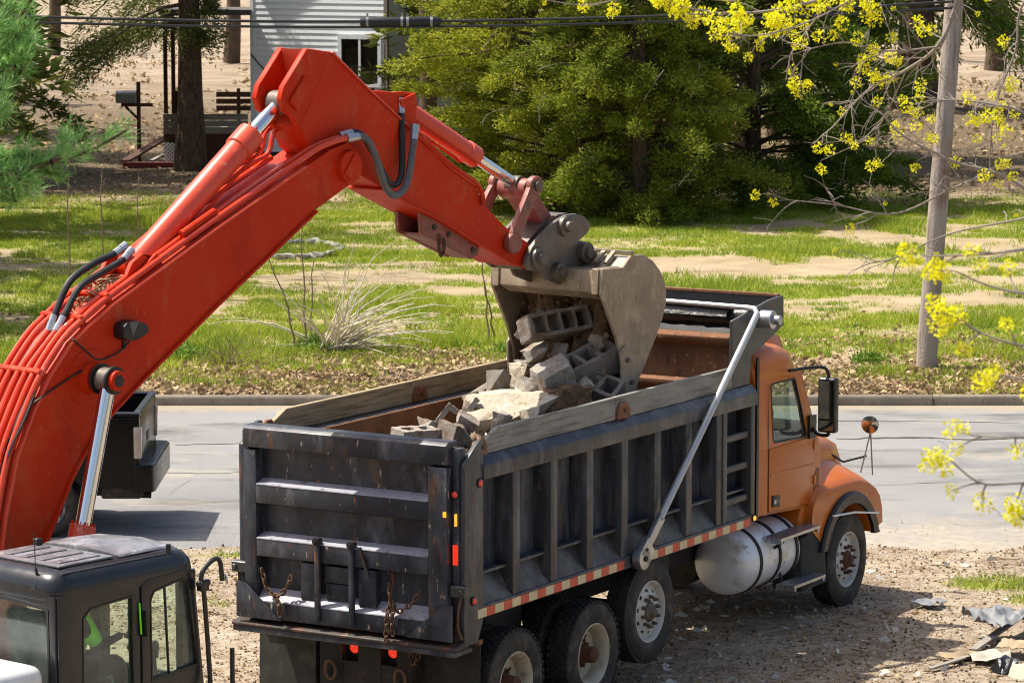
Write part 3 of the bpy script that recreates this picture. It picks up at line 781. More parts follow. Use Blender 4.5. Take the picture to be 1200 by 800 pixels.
for y in (1.05, 1.415):
    p = gpart("latch_post", lambda b: b.box(-0.338, -0.302, y + 0.006, y + 0.058, 1.15, 1.90))
    mb = MB(); mb.cyl((-0.355, y + 0.033, 1.875), (-0.28, y + 0.033, 1.875), 0.034, n=14); mb.cyl((-0.37, y + 0.033, 1.875), (-0.355, y + 0.033, 1.875), 0.018, n=8); mb.build("latch_pin", M['chassis'], p)
gpart("handle_bar", lambda b: b.bar((-0.32, 1.0, 1.86), (-0.325, 0.90, 1.60), 0.02, 0.03), 0.0, M['chassis'])
for s in (1, -1):
    Yc = lambda v: v if s == 1 else 2.36 - v
    gpart("corner_gusset", lambda b: b.prism([(Yc(0.04), 1.112), (Yc(0.04), 1.44), (Yc(0.14), 1.42), (Yc(0.52), 1.112)], -0.336, -0.314, 'x'), 0.004)
    mb = MB(); mb.box(-0.27, -0.19, min(Yc(0.10), Yc(-0.06)), max(Yc(0.10), Yc(-0.06)), 1.50, 1.60); mb.cyl((-0.29, Yc(-0.02), 1.55), (-0.17, Yc(-0.02), 1.55), 0.028, n=10)
    lk = mb.build("latch_bracket", M['shield'], gate, 0.008)
    mb = MB(); mb.tube(catmull([(-0.23, Yc(0.0), 1.50), (-0.25, Yc(0.02), 1.38), (-0.24, Yc(0.03), 1.22), (-0.22, Yc(0.0), 1.12)], 4), 0.014, 6); mb.build("latch_hook", M['chain'], lk)
gpart("gate_stop", lambda b: b.box(-0.345, -0.305, 1.30, 1.42, 2.42, 2.50).v and None, 0.004, M['chassis']) if False else None
mb = MB(); mb.prism([(-0.345, 1.03), (-0.345, 1.06), (-0.16, 1.105), (-0.12, 1.105), (-0.12, 1.03)], -0.01, 2.37); mb.build("gate_sill", M['sillpaint'], truck, 0.008)
mb = MB(); mb.prism([(-0.34, 0.98), (-0.34, 1.028), (-0.05, 1.028), (-0.05, 0.98)], 0.0, 2.36); mb.build("rear_apron", M['boxpaint'], truck, 0.006)
chain("gate_chain", [(-0.30, 2.06, 1.56), (-0.325, 1.99, 1.40), (-0.34, 1.87, 1.335), (-0.325, 1.78, 1.42), (-0.30, 1.73, 1.57)], gate)
chain("gate_chain", [(-0.34, 1.88, 1.335), (-0.36, 1.84, 1.27), (-0.36, 1.82, 1.13)], gate)
chain("gate_chain", [(-0.30, 0.70, 1.56), (-0.33, 0.66, 1.38), (-0.345, 0.58, 1.335), (-0.325, 0.45, 1.42), (-0.30, 0.37, 1.55)], gate)
chain("gate_chain", [(-0.33, 0.67, 1.40), (-0.36, 0.69, 1.28), (-0.36, 0.70, 1.04)], gate)
chain("gate_chain", [(-0.33, 0.63, 1.38), (-0.36, 0.64, 1.26), (-0.36, 0.63, 1.12)], gate)
# lamps
def round_lamp(name, c, ax, r, mat, parent=None):
    ax = Vector(ax)
    mb = MB(); mb.lathe([(r * 1.25, 0), (r * 1.25, 0.012), (r * 1.0, 0.016)], c, ax, 20); b = mb.build(name, M['blackplastic'], parent or truck, recalc=True)
    mb = MB(); mb.lathe([(r * 1.02, 0.012), (r * 0.85, 0.024), (r * 0.4, 0.032), (0.0, 0.034)], c, ax, 20); mb.build("lens", mat, b, recalc=True); return b
round_lamp("marker_lamp", (0.045, -0.0145, 2.47), (0, -1, 0), 0.032, M['redlensdim'])
round_lamp("marker_lamp", (-0.06, -0.0145, 1.44), (0, -1, 0), 0.032, M['redlensdim'])
round_lamp("marker_lamp", (-0.216, 0.068, 2.40), (-1, 0, 0), 0.030, M['redlensdim'])
round_lamp("marker_lamp", (5.43, -0.013, 1.335), (0, -1, 0), 0.028, M['amberlens'])
for y, w, z0, z1 in ((0.125, 0.028, 2.205, 2.255), (0.06, 0.022, 2.12, 2.23)):
    mb = MB(); mb.box((-0.297 if y > 0.11 else -0.216) - 0.02, (-0.297 if y > 0.11 else -0.216), y - w / 2, y + w / 2, z0, z1); mb.build("strobe_lamp", M['amberlens'], truck, 0.006, 2)
mb = MB(); mb.box(-0.226, -0.2155, 0.044, 0.094, 1.775, 1.955); tl = mb.build("tail_lamp", M['redlens'], truck, 0.02, 3)
for i in range(6):
    for j in range(2):
        mb = MB(); mb.ball((-0.228, 0.058 + j * 0.022, 1.795 + i * 0.028), 0.009, 8, 4); mb.build("diode", M['redlens'], tl)
# rear cross bar with its two lit lamps, hitch plate and rings
mb = MB(); mb.box(-0.06, 0.02, 0.62, 0.78, 0.50, 0.97); mb.box(-0.06, 0.02, 0.95, 1.19, 0.50, 0.97); mb.box(-0.06, 0.02, 1.36, 1.60, 0.50, 0.97)
mb.box(-0.055, 0.015, 0.78, 0.95, 0.50, 0.76); mb.box(-0.055, 0.015, 1.19, 1.36, 0.50, 0.76)
rb = mb.build("rear_cross_bar", M['chassis'], truck); tag(rb)
mb = MB(); mb.box(0.03, 0.05, 0.6, 1.62, 0.5, 0.97); mb.build("back_plate", M['chassis'], rb)
for y in (0.865, 1.275): round_lamp("rear_lamp", (0.028, y, 0.87), (-1, 0, 0), 0.052, M['redlens'])
for y, z in ((1.46, 0.67), (0.72, 0.67)):
    mb = MB(); mb.tube([(-0.10 - 0.01 * math.sin(t), y + 0.055 * math.cos(t), z + 0.085 * math.sin(t)) for t in [2 * math.pi * k / 16 for k in range(17)]], 0.017, 8, False); mb.build("tow_ring", M['chain'], rb)
chain("safety_chain", [(-0.08, 0.62, 0.95), (-0.10, 0.58, 0.80), (-0.1, 0.52, 0.92)], truck)
for y0, y1 in ((1.80, 2.42), (0.06, 0.70)):
    mb = MB(); mb.prism([(0.16, 0.30), (0.18, 1.0), (0.195, 1.0), (0.175, 0.30)], y0, y1); fl = mb.build("mud_flap", M['flap'], truck)
    mb = MB(); mb.box(0.14, 0.21, y0 - 0.01, y1 + 0.01, 1.0, 1.045); mb.build("flap_bracket", M['boxinside'], fl)

# --- cab ----------------------------------------------------------
mb = MB()
prof = [(5.74, 1.27), (5.74, 1.96), (7.24, 1.96), (7.32, 1.80), (7.32, 1.30), (7.12, 1.18), (6.2, 1.245)]
mb.prism(prof, 0.13, 2.23)
cab = mb.build("cab", M['orange'], truck, 0.03, 3)
mb = MB()
def roof_ring(x, zt, zb=2.665, wf=0.0):
    return [(x, 0.135 + wf, zb), (x, 0.145 + wf, zt - 0.16), (x, 0.19 + wf, zt - 0.05), (x, 0.33 + wf, zt), (x, 1.18, zt + 0.02), (x, 2.03 - wf, zt), (x, 2.17 - wf, zt - 0.05), (x, 2.215 - wf, zt - 0.16), (x, 2.225 - wf, zb)]
mb.loft([roof_ring(5.735, 2.90), roof_ring(5.76, 2.97), roof_ring(5.84, 3.01), roof_ring(6.2, 3.02), roof_ring(6.5, 2.99, 2.665, 0.005), roof_ring(6.70, 2.91, 2.66, 0.02), roof_ring(6.82, 2.80, 2.64, 0.05), roof_ring(6.88, 2.70, 2.62, 0.09)])
roof = mb.build("roof", M['orange'], cab, angle=50, recalc=True)
mb = MB(); mb.loft([[(x, y, z0) for y in (0.30, 1.18, 2.06)] + [(x + dx, y, z1) for y in (2.0, 1.18, 0.36)] for x, z0, z1, dx in ((6.25, 3.0, 3.03, 0), (6.50, 2.97, 3.10, 0.0), (6.74, 2.86, 3.03, 0.02), (6.82, 2.80, 2.92, 0.02))])
mb.build("roof_visor", M['orange'], roof, angle=50, recalc=True)
mb = MB(); mb.cyl((6.06, 0.55, 3.06), (6.34, 0.55, 3.06), 0.05, 0.075, n=14); mb.box(6.1, 6.3, 0.52, 0.58, 3.0, 3.05); mb.build("air_horn", M['chrome'], roof)
def side_panel(y, yi, sgn):
    outer = [(5.745, y, 1.95), (5.745, yi, 2.67), (6.36, yi, 2.68), (6.78, yi, 2.68), (6.98, (y + yi) / 2, 2.34), (7.22, y, 1.95), (6.9, y, 1.94), (6.3, y, 1.94)]
    inner = [(6.16, y, 2.01), (6.13, yi, 2.59), (6.17, yi, 2.615), (6.71, yi, 2.61), (6.86, (y + yi) / 2, 2.28), (6.965, y, 1.97), (6.93, y, 1.945), (6.2, y, 1.985)]
    p = frame_panel(outer, inner, (0, 0.05 * sgn, 0)).build("door_frame", M['orange'], cab, 0.008, 2, recalc=True)
    mb = MB(); mb.add([(v[0], v[1] + 0.02 * sgn, v[2]) for v in inner], [tuple(range(len(inner)))]); mb.build("door_glass", M['winglass'], p, smooth=False)
    fr2 = frame_panel([(a[0], a[1] - 0.003 * sgn, a[2]) for a in inner], [tuple(Vector((a[0], a[1] - 0.003 * sgn, a[2])).lerp(Vector((6.55, y - 0.003 * sgn, 2.28)), 0.05)) for a in inner], (0, 0.02 * sgn, 0)).build("window_seal", M['blackplastic'], p, recalc=True)
side_panel(0.13, 0.15, 1)
side_panel(2.23, 2.21, -1)
mb = MB(); mb.box(5.742, 5.80, 0.2, 2.16, 1.9, 2.9); mb.build("rear_wall", M['orange'], cab)
wo = [(7.20, 0.20, 1.97), (6.84, 0.22, 2.66), (6.86, 1.18, 2.68), (6.84, 2.14, 2.66), (7.20, 2.16, 1.97), (7.26, 1.18, 1.97)]
mb = MB(); mb.add(wo, [(0, 1, 2, 5), (5, 2, 3, 4)]); mb.build("windscreen", M['winglass'], cab)
for y in (0.17, 2.19):
    mb = MB(); mb.bar((7.20, y, 1.95), (6.84, y + (0.02 if y < 1 else -0.02), 2.68), 0.06, 0.07); mb.build("windscreen_pillar", M['orange'], cab, 0.01)
# door skin, crease, handle
mb = MB(); mb.prism([(6.06, 1.285), (6.06, 1.94), (7.12, 1.94), (7.14, 1.62), (7.10, 1.23)], 0.119, 0.129); door = mb.build("door", M['orange'], cab, 0.004, 2)
mb = MB(); mb.prism([(6.08, 1.655), (6.08, 1.675), (7.11, 1.655), (7.11, 1.635)], 0.112, 0.1185); mb.build("door_crease", M['orange'], door)
for gap in ([(6.046, 1.29), (6.046, 2.62), (6.058, 2.62), (6.058, 1.29)], [(7.125, 1.24), (7.145, 1.95), (7.157, 1.95), (7.137, 1.24)], [(6.05, 1.275), (6.05, 1.285), (7.13, 1.232), (7.13, 1.222)]):
    mb = MB(); mb.prism(gap, 0.1265, 0.1285); mb.build("door_gap", M['blackplastic'], door)
for z in (1.42, 1.80):
    mb = MB(); mb.box(7.115, 7.165, 0.108, 0.119, z, z + 0.10); mb.build("door_hinge", M['orange'], door, 0.006)
mb = MB(); mb.prism([(6.12, 1.33), (6.12, 1.45), (6.30, 1.43), (6.30, 1.31)], 0.104, 0.1185); h = mb.build("door_handle", M['blackplastic'], door, 0.01, 2)
mb = MB(); mb.box(6.14, 6.19, 0.098, 0.103, 1.36, 1.40); mb.build("lock", M['alu'], h)
mb = MB(); mb.prism([(5.75, 1.25), (5.75, 2.93), (5.80, 2.93), (5.80, 1.25)], 0.112, 0.131); mb.build("rear_trim", M['blackplastic'], cab)
# interior
mb = MB(); mb.box(5.85, 7.1, 0.2, 2.16, 1.55, 1.965); mb.build("cab_floor", M['interior'], cab)
for y in (0.62, 1.74):
    mb = MB(); mb.box(5.95, 6.45, y - 0.25, y + 0.25, 1.97, 2.10); mb.prism([(5.9, 2.05), (5.82, 2.75), (5.95, 2.75), (6.05, 2.05)], y - 0.23, y + 0.23); mb.build("seat", M['seat'], cab, 0.03, 2)
mb = MB(); mb.prism([(6.85, 1.967), (6.85, 2.1), (7.02, 2.12), (7.17, 1.967)], 0.22, 2.14); mb.build("dashboard", M['interior'], cab, 0.02)
mb = MB(); mb.tube([(6.72 + 0.10 * math.sin(t), 0.62 + 0.20 * math.cos(t), 2.16 + 0.17 * math.sin(t)) for t in [2 * math.pi * k / 20 for k in range(21)]], 0.016, 6, False); mb.tube([(6.72, 0.62, 2.16), (6.9, 0.62, 2.02)], 0.025, 6); mb.build("steering_wheel", M['blackplastic'], cab)
# hood, wings, bumper
mb = MB()
def hood_ring(x, w, zt, zb):
    return [(x, 1.18 - w, zb), (x, 1.18 - w, zt - 0.22), (x, 1.18 - w + 0.05, zt - 0.08), (x, 1.18 - w + 0.2, zt), (x, 1.18 + w - 0.2, zt), (x, 1.18 + w - 0.05, zt - 0.08), (x, 1.18 + w, zt - 0.22), (x, 1.18 + w, zb)]
mb.loft([hood_ring(7.33, 0.86, 1.92, 1.0), hood_ring(7.6, 0.82, 1.89, 1.0), hood_ring(8.2, 0.76, 1.80, 1.0), hood_ring(8.5, 0.72, 1.72, 1.0), hood_ring(8.62, 0.68, 1.62, 0.95), hood_ring(8.68, 0.64, 1.42, 0.9)])
hood = mb.build("hood", M['orange'], truck, angle=50, recalc=True)
mb = MB(); mb.box(8.685, 8.73, 0.62, 1.74, 0.85, 1.42); gr = mb.build("grille", M['blackplastic'], hood, 0.02)
for k in range(6):
    mb = MB(); mb.box(8.731, 8.75, 0.66, 1.70, 0.90 + k * 0.085, 0.93 + k * 0.085); mb.build("grille_bar", M['chrome'], gr)
def wing(far):
    yy = lambda v: 2.36 - v if far else v
    cx, cz, ra = 7.86, 0.53, 0.60
    n = 15
    angs = [math.pi * 0.93 - k * (math.pi * 0.90) / (n - 1) for k in range(n)]
    arch = [(cx + ra * math.cos(a), max(cz + ra * math.sin(a), 0.72)) for a in angs]
    top_o = [(6.98, 0.96), (6.98, 1.10), (7.00, 1.22), (7.08, 1.30), (7.22, 1.34), (7.42, 1.345), (7.62, 1.345), (7.82, 1.345), (8.02, 1.34), (8.20, 1.325), (8.38, 1.28), (8.54, 1.20), (8.64, 1.10), (8.70, 0.96), (8.72, 0.78)]
    rings = []
    for (y, dz, sh) in ((0.05, -0.035, 0.03), (0.065, 0.0, 0.0), (0.16, 0.06, 0.0), (0.34, 0.16, -0.05), (0.46, 0.24, -0.08)):
        top = []
        for (x, z) in top_o:
            k = max(0, min(1, (z - 0.95) / 0.35))
            top.append((x + sh * (1 if x > cx else -1), yy(y), z + dz * k))
        low = [(p[0], yy(y), p[1]) for p in arch]
        rings.append(top + low[::-1])
    mb = MB(); mb.loft(rings)
    w = mb.build("wing", M['orange'], truck, angle=45, recalc=True)
    mb = MB(); fl = []
    for (r0, y) in ((0.60, 0.06), (0.60, 0.005), (0.70, 0.0), (0.725, 0.02), (0.725, 0.06)):
        fl.append([(cx + r0 * math.cos(a) * 1.04, yy(y), max(cz + r0 * math.sin(a) * 0.985, 0.70)) for a in angs])
    mb.loft(fl, cap=False, closed=False); mb.build("wheel_arch_flare", M['blackplastic'], w, recalc=True)
    mb = MB(); mb.tube([(7.36, yy(-0.002), 1.06), (7.9, yy(-0.005), 1.02), (8.52, yy(-0.004), 0.92)], 0.012, 6)
    if not far: mb.build("arch_strap", M['white'], w)
    mb = MB(); mb.prism([(6.72, 0.34), (6.72, 0.97), (7.22, 0.97), (7.30, 0.80), (7.36, 0.34)], yy(0.06), yy(0.40)); mb.build("rear_guard", M['flap'], truck, 0.02, 2)
    # skirt between the door and the wing
    mb = MB(); mb.prism([(6.80, 0.972), (6.80, 1.10), (7.05, 1.50), (7.20, 1.62), (7.33, 1.62), (7.33, 0.972)], yy(0.13), yy(0.45)); mb.build("cowl_side", M['orange'], truck, 0.03, 3)
wing(False); wing(True)
mb = MB(); mb.box(8.46, 8.70, 0.36, 2.00, 0.42, 0.74); mb.build("bumper", M['steel'], truck, 0.04, 3)
for y in (0.32, 2.04):
    mb = MB(); mb.box(8.62, 8.70, y - 0.16, y + 0.16, 0.82, 1.0); mb.build("headlamp", M['chrome'], truck, 0.03, 3)
# mirrors
def mirror_set(far):
    yy = lambda v: 2.36 - v if far else v
    mb = MB(); mb.box(6.90, 7.00, min(yy(-0.225), yy(-0.02)), max(yy(-0.225), yy(-0.02)), 2.02, 2.60)
    mh = mb.build("mirror", M['blackplastic'], truck, 0.03, 3)
    mb = MB(); mb.box(6.893, 6.899, min(yy(-0.205), yy(-0.04)), max(yy(-0.205), yy(-0.04)), 2.17, 2.57); mb.build("mirror_glass", M['mirror'], mh)
    mb = MB(); mb.box(6.893, 6.899, min(yy(-0.205), yy(-0.04)), max(yy(-0.205), yy(-0.04)), 2.045, 2.15); mb.build("mirror_glass", M['mirror'], mh)
    mb = MB(); mb.tube(catmull([(6.55, yy(0.14), 2.70), (6.75, yy(0.02), 2.715), (6.93, yy(-0.09), 2.70), (6.96, yy(-0.12), 2.60)], 4), 0.018, 8); mb.build("mirror_arm", M['blackplastic'], mh)
    mb = MB(); mb.tube(catmull([(7.06, yy(0.12), 2.05), (7.03, yy(0.03), 1.98), (6.97, yy(-0.11), 1.99), (6.96, yy(-0.12), 2.04)], 4), 0.02, 8); mb.box(6.98, 7.14, min(yy(0.10), yy(0.125)), max(yy(0.10), yy(0.125)), 1.93, 2.17); mb.build("mirror_arm", M['blackplastic'], mh)
    c = Vector((8.78, yy(0.23), 1.84)); mb = MB()
    mb.lathe([(0.0, 0.05), (0.06, 0.045), (0.095, 0.02), (0.10, 0.0), (0.097, -0.008)], c, (1, 0.12, 0.05), 24); hm = mb.build("hood_mirror", M['steel'], truck, recalc=True)
    mb = MB(); mb.lathe([(0.096, -0.006), (0.06, -0.016), (0.0, -0.022)], c, (1, 0.12, 0.05), 24); mb.build("mirror_glass", M['mirror'], hm, recalc=True)
    mb = MB(); mb.tube([c + Vector((0.02, 0, -0.09)), (8.80, yy(0.24), 1.72), (8.62, yy(0.26), 1.33)], 0.009, 6); mb.tube([c + Vector((0.02, 0, -0.09)), (8.80, yy(0.22), 1.6), (8.80, yy(0.2), 1.28)], 0.009, 6); mb.build("mirror_stalk", M['steel'], hm)
    mb = MB(); mb.tube([(8.72, yy(0.24), 1.50), (8.50, yy(0.42), 1.45), (8.2, yy(0.43), 1.58)], 0.012, 6); mb.build("mirror_brace", M['chassis'], hm)
mirror_set(False); mirror_set(True)
# fuel tank, straps, steps
tc_ = (0.42, 0.80)
def tank(ya, parent):
    mb = MB(); mb.lathe([(0.0, 5.50), (0.20, 5.52), (0.29, 5.56), (0.33, 5.62), (0.345, 5.70), (0.345, 6.72), (0.33, 6.78), (0.27, 6.82), (0, 6.84)], (0, ya, 0.80), (1, 0, 0), 40)
    t = mb.build("fuel_tank", M['tank'], parent, angle=40, recalc=True)
    for x in (5.78, 6.22, 6.62):
        mb = MB(); mb.lathe([(0.346, x), (0.357, x), (0.357, x + 0.05), (0.346, x + 0.05)], (0, ya, 0.80), (1, 0, 0), 40); mb.build("tank_strap", M['chassis'], t, recalc=True)
    mb = MB(); mb.cyl((6.0, ya, 1.13), (6.0, ya, 1.19), 0.06, n=16); mb.build("filler_cap", M['steel'], t)
    return t
tank(0.42, truck)
tank(1.94, truck)
for x0, x1, y0, y1, z in ((5.98, 6.92, -0.06, 0.16, 1.005), (6.22, 6.98, -0.10, 0.12, 0.475)):
    mb = MB()
    for k in range(4):
        ya = y0 + k * (y1 - y0) / 4
        mb.box(x0, x1, ya, ya + (y1 - y0) / 4 * 0.78, z, z + 0.03)
    for xx in (x0 + 0.02, x1 - 0.06): mb.box(xx, xx + 0.035, y0, y1, z - 0.03, z - 0.001)
    st = mb.build("step", M['alu'], truck); tag(st)
    for xx in (x0 + 0.16, x1 - 0.2):
        mb = MB(); mb.tube([(xx, y0 + 0.05, z - 0.03), (xx, 0.12, z - 0.12 if z > 0.9 else z + 0.02), (xx, 0.16, 0.66 if z < 0.9 else 0.9)], 0.018, 6); mb.build("step_bracket", M['chassis'], st)

# ------------------------------------------------------------------ the excavator  (x forward along the boom, y to its far side; cab on the near side)
EXC_O = Vector((-4.672, 27.02, -0.75)); EXC_RZ = R(50)
exc = thing("excavator", "orange-red excavator with black cab, its raised boom emptying a bucket into the truck", "excavator", EXC_O, EXC_RZ)
def e2(pts): return [(x + 8.0, z + 0.75) for x, z in pts]
def e3(x, y, z): return Vector((x + 8.0, y, z + 0.75))

def plate_strip(poly, y0, y1, t):
    """a plate bent along an (x,z) polyline, thickness t to its left"""
    P = [Vector((p[0], 0, p[1])) for p in poly]; rings = []
    for i, p in enumerate(P):
        d = (P[min(i + 1, len(P) - 1)] - P[max(i - 1, 0)]).normalized(); nrm = Vector((-d.z, 0, d.x))
        q = p + nrm * t
        rings.append([(p.x, y0, p.z), (p.x, y1, p.z), (q.x, y1, q.z), (q.x, y0, q.z)])
    mb = MB(); mb.loft(rings); return mb

# undercarriage and house
for y in (-1.25, 1.25):
    mb = MB(); pr = []
    for k in range(9): a = math.pi / 2 + math.pi * k / 8; pr.append((-1.75 + 0.45 * math.cos(a), 0.47 + 0.45 * math.sin(a)))
    for k in range(9): a = -math.pi / 2 + math.pi * k / 8; pr.append((1.75 + 0.45 * math.cos(a), 0.47 + 0.45 * math.sin(a)))
    mb.prism([(x * 0.97, 0.47 + (z - 0.47) * 0.9) for x, z in pr], y - 0.22, y + 0.22); trk = mb.build("track", M['chassis'], exc)
    per = []
    for i in range(len(pr)):
        a, b = Vector((pr[i][0], 0, pr[i][1])), Vector((pr[(i + 1) % len(pr)][0], 0, pr[(i + 1) % len(pr)][1]))
        n_ = max(1, round((b - a).length / 0.18))
        for k in range(n_): per.append((a.lerp(b, (k + 0.5) / n_), (b - a).normalized()))
    for c, d in per:
        mb = MB(); mb.bar(c + Vector((0, y, 0)) - d * 0.08, c + Vector((0, y, 0)) + d * 0.08, 0.6, 0.05, (d.cross(Vector((0, 1, 0))))); mb.build("track_shoe", M['coupler'], trk)
mb = MB(); mb.box(-1.2, 1.2, -1.02, 1.02, 0.35, 0.75); mb.cyl((0, 0, 0.76), (0, 0, 1.0), 0.65, n=32); mb.build("undercarriage", M['chassis'], exc)
mb = MB(); mb.box(-2.6, 0.75, -0.70, 1.45, 1.01, 2.05); mb.box(-2.6, -0.46, -1.75, -0.71, 1.01, 2.05); mb.box(-0.455, 1.2, -1.85, -0.71, 1.01, 1.12); house = mb.build("house", M['chassis'], exc, 0.03, 2)
mb = MB(); mb.box(-1.75, -0.48, -1.90, -0.75, 2.053, 2.50); mb.build("hood", M['white'], exc, 0.14, 5)
mb = MB(); mb.box(-1.9, -0.2, -0.62, 1.4, 2.053, 2.28); mb.build("engine_cover", M['white'], exc, 0.08, 3)
mb = MB(); mb.box(-3.3, -2.61, -1.7, 1.4, 1.0, 2.2); mb.build("counterweight", M['shield'], exc, 0.15, 4)

# boom
top = [(-7.85, 1.15), (-7.72, 1.60), (-7.55, 2.00), (-7.48, 2.28), (-7.43, 2.56), (-7.30, 3.03), (-7.10, 3.40), (-6.94, 3.64), (-6.70, 3.89), (-6.50, 4.02), (-6.21, 4.18), (-5.0, 4.72), (-3.88, 5.19)]
nose = [(-3.55, 5.33), (-3.33, 5.38), (-3.18, 5.31), (-3.12, 5.18), (-3.18, 5.05), (-3.40, 4.965)]
bot = [(-3.75, 4.81), (-5.0, 4.08), (-5.86, 3.55), (-6.23, 3.30), (-6.49, 3.09), (-6.72, 2.79), (-7.0, 2.32), (-7.25, 1.85), (-7.45, 1.15)]
mb = MB(); mb.prism(e2(top + nose + bot), -0.265, 0.265); boom = mb.build("boom", M['red'], exc)
mb = plate_strip(e2(top), -0.295, 0.295, 0.022); mb.build("top_plate", M['redsheen'], boom, 0.004)
mb = plate_strip(e2(bot), -0.295, 0.295, 0.022); mb.build("bottom_plate", M['red'], boom, 0.004)
mb = MB(); c = e3(-3.33, 0, 5.17)
for s in (-1, 1):
    mb = MB(); mb.cyl(c + Vector((0, s * 0.265, 0)), c + Vector((0, s * 0.315, 0)), 0.15, 0.14, 28); mb.build("nose_boss", M['red'], boom)
mb = MB(); mb.obox(c + Vector((0.0, -0.322, 0.0)), (0.22, 0.02, 0.10), Matrix.Rotation(R(-52), 3, 'Y')); mb.build("pin_keeper", M['red'], boom, 0.03, 3)
mb = MB(); c = e3(-6.49, 0, 3.60); mb.cyl(c + Vector((0, -0.62, 0)), c + Vector((0, 0.62, 0)), 0.085, n=20); mb.build("cylinder_pin", M['red'], boom)
for s in (-1, 1):
    mb = MB(); mb.lathe([(0.24, 0.266), (0.235, 0.275), (0.14, 0.282), (0.12, 0.36), (0.085, 0.365)], c, (0, s, 0), 32); mb.build("boss_ring", M['red'], boom, recalc=True)
    mb = MB(); mb.lathe([(0.125, 0.40), (0.13, 0.40), (0.13, 0.415), (0.09, 0.415)], c, (0, s, 0), 24); mb.lathe([(0.11, 0.555), (0.118, 0.555), (0.118, 0.575), (0.05, 0.58), (0.05, 0.625), (0.0, 0.625)], c, (0, s, 0), 24); mb.build("pin_seal", M['hose'], boom, recalc=True)
# brackets for the arm cylinder
for s in (-1, 1):
    mb = MB(); y0, y1 = sorted((s * 0.13, s * 0.18))
    mb.prism(e2([(-6.45, 4.06), (-6.05, 4.27), (-5.90, 4.50), (-5.78, 4.57), (-5.66, 4.55), (-5.57, 4.44), (-5.52, 4.51), (-5.35, 4.58)]), y0, y1); bk = mb.build("cylinder_bracket", M['red'], boom, 0.006)
    mb = MB(); c = e3(-5.72, 0, 4.44); mb.obox(c + Vector((0, s * 0.205, 0)), (0.26, 0.04, 0.14), Matrix.Rotation(R(-35), 3, 'Y')); mb.build("pin_keeper", M['red'], bk, 0.045, 4)

def cylinder(name, p0, p1, t, rb, rr_, collar, parent):
    """barrel from p0 to fraction t, rod to p1"""
    p0, p1 = Vector(p0), Vector(p1); q = p0.lerp(p1, t); d = (p1 - p0).normalized()
    mb = MB(); mb.tube([p0 - d * 0.02, p0 + d * 0.05, p0 + d * 0.06, q - d * collar, q - d * (collar - 0.01), q - d * 0.01, q], [rb * 0.9, rb * 0.95, rb, rb, rb * 1.15, rb * 1.15, rb * 0.9], 28)
    b = mb.build(name, M['redsheen'], parent, angle=30)
    mb = MB(); mb.tube([q - d * 0.02, p1], rr_, 24); mb.build("rod", M['chrome'], b)
    mb = MB(); side = Vector((0, 1, 0)); mb.cyl(p1 - side * 0.075, p1 + side * 0.075, rr_ * 1.55, n=20); mb.build("rod_eye", M['coupler'], b)
    mb = MB(); mb.cyl(p0 - side * 0.11, p0 + side * 0.11, rb * 0.95, n=20); mb.build("base_eye", M['red'], b)
    u = d.cross(side).normalized()
    for s in (1, -1):
        mb = MB(); o = side * (rb * 0.8 * s) + u * (-rb * 0.75)
        mb.tube([p0 + d * 0.12 + side * (rb * 0.3 * s) - u * rb * 1.1, p0 + d * 0.2 + o * 1.25, p0.lerp(p1, t * 0.5) + o * 1.2, q - d * (collar + 0.05) + o * 1.2, q - d * collar * 0.6 + o * 1.3, q - d * 0.06 + o * 1.1], rb * 0.14, 8); mb.build("oil_pipe", M['red'], b)
    for k in range(10):
        a = 2 * math.pi * k / 10
        pp = q + (side * math.cos(a) + u * math.sin(a)) * rb * 0.98 ; mb = MB(); mb.cyl(pp - d * 0.01, pp + d * 0.02, rb * 0.09, n=6); mb.build("collar_bolt", M['red'], b)
    return b
cylinder("arm_cylinder", e3(-5.72, 0, 4.44), e3(-3.92, 0, 5.755), 0.80, 0.112, 0.07, 0.22, exc)
cylinder("bucket_cylinder", e3(-2.42, 0, 5.70), e3(-0.68, 0, 4.835), 0.66, 0.092, 0.056, 0.16, exc)
for s in (-1, 1): cylinder("boom_cylinder", e3(-7.15, s * 0.5, 1.15), e3(-6.49, s * 0.5, 3.60), 0.525, 0.095, 0.066, 0.16, exc)

# pipes along the boom
def offset_path(d, y, pts, a=0, b=None):
    P = [Vector((p[0], 0, p[1])) for p in pts]; out = []
    for i, p in enumerate(P):
        t = (P[min(i + 1, len(P) - 1)] - P[max(i - 1, 0)]).normalized(); n_ = Vector((-t.z, 0, t.x)); q = p + n_ * d
        out.append(e3(q.x, y, q.z))
    return out[a:b]
for y, d, a, b in ((-0.235, 0.07, 0, None), (-0.155, 0.075, 0, None)):
    mb = MB(); pth = offset_path(d, y, top, a, b)
    pth = pth + [e3(-3.70, y - 0.04, 5.36), e3(-3.50, y - 0.09, 5.42), e3(-3.40, y - 0.10, 5.43)]
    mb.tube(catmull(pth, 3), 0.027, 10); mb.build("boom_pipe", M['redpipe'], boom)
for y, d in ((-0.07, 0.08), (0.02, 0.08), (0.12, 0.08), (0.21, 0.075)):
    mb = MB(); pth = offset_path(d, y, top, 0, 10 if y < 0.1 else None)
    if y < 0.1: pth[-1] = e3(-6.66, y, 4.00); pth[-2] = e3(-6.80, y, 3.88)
    mb.tube(catmull(pth, 3), 0.027, 10); mb.build("boom_pipe", M['redpipe'], boom)
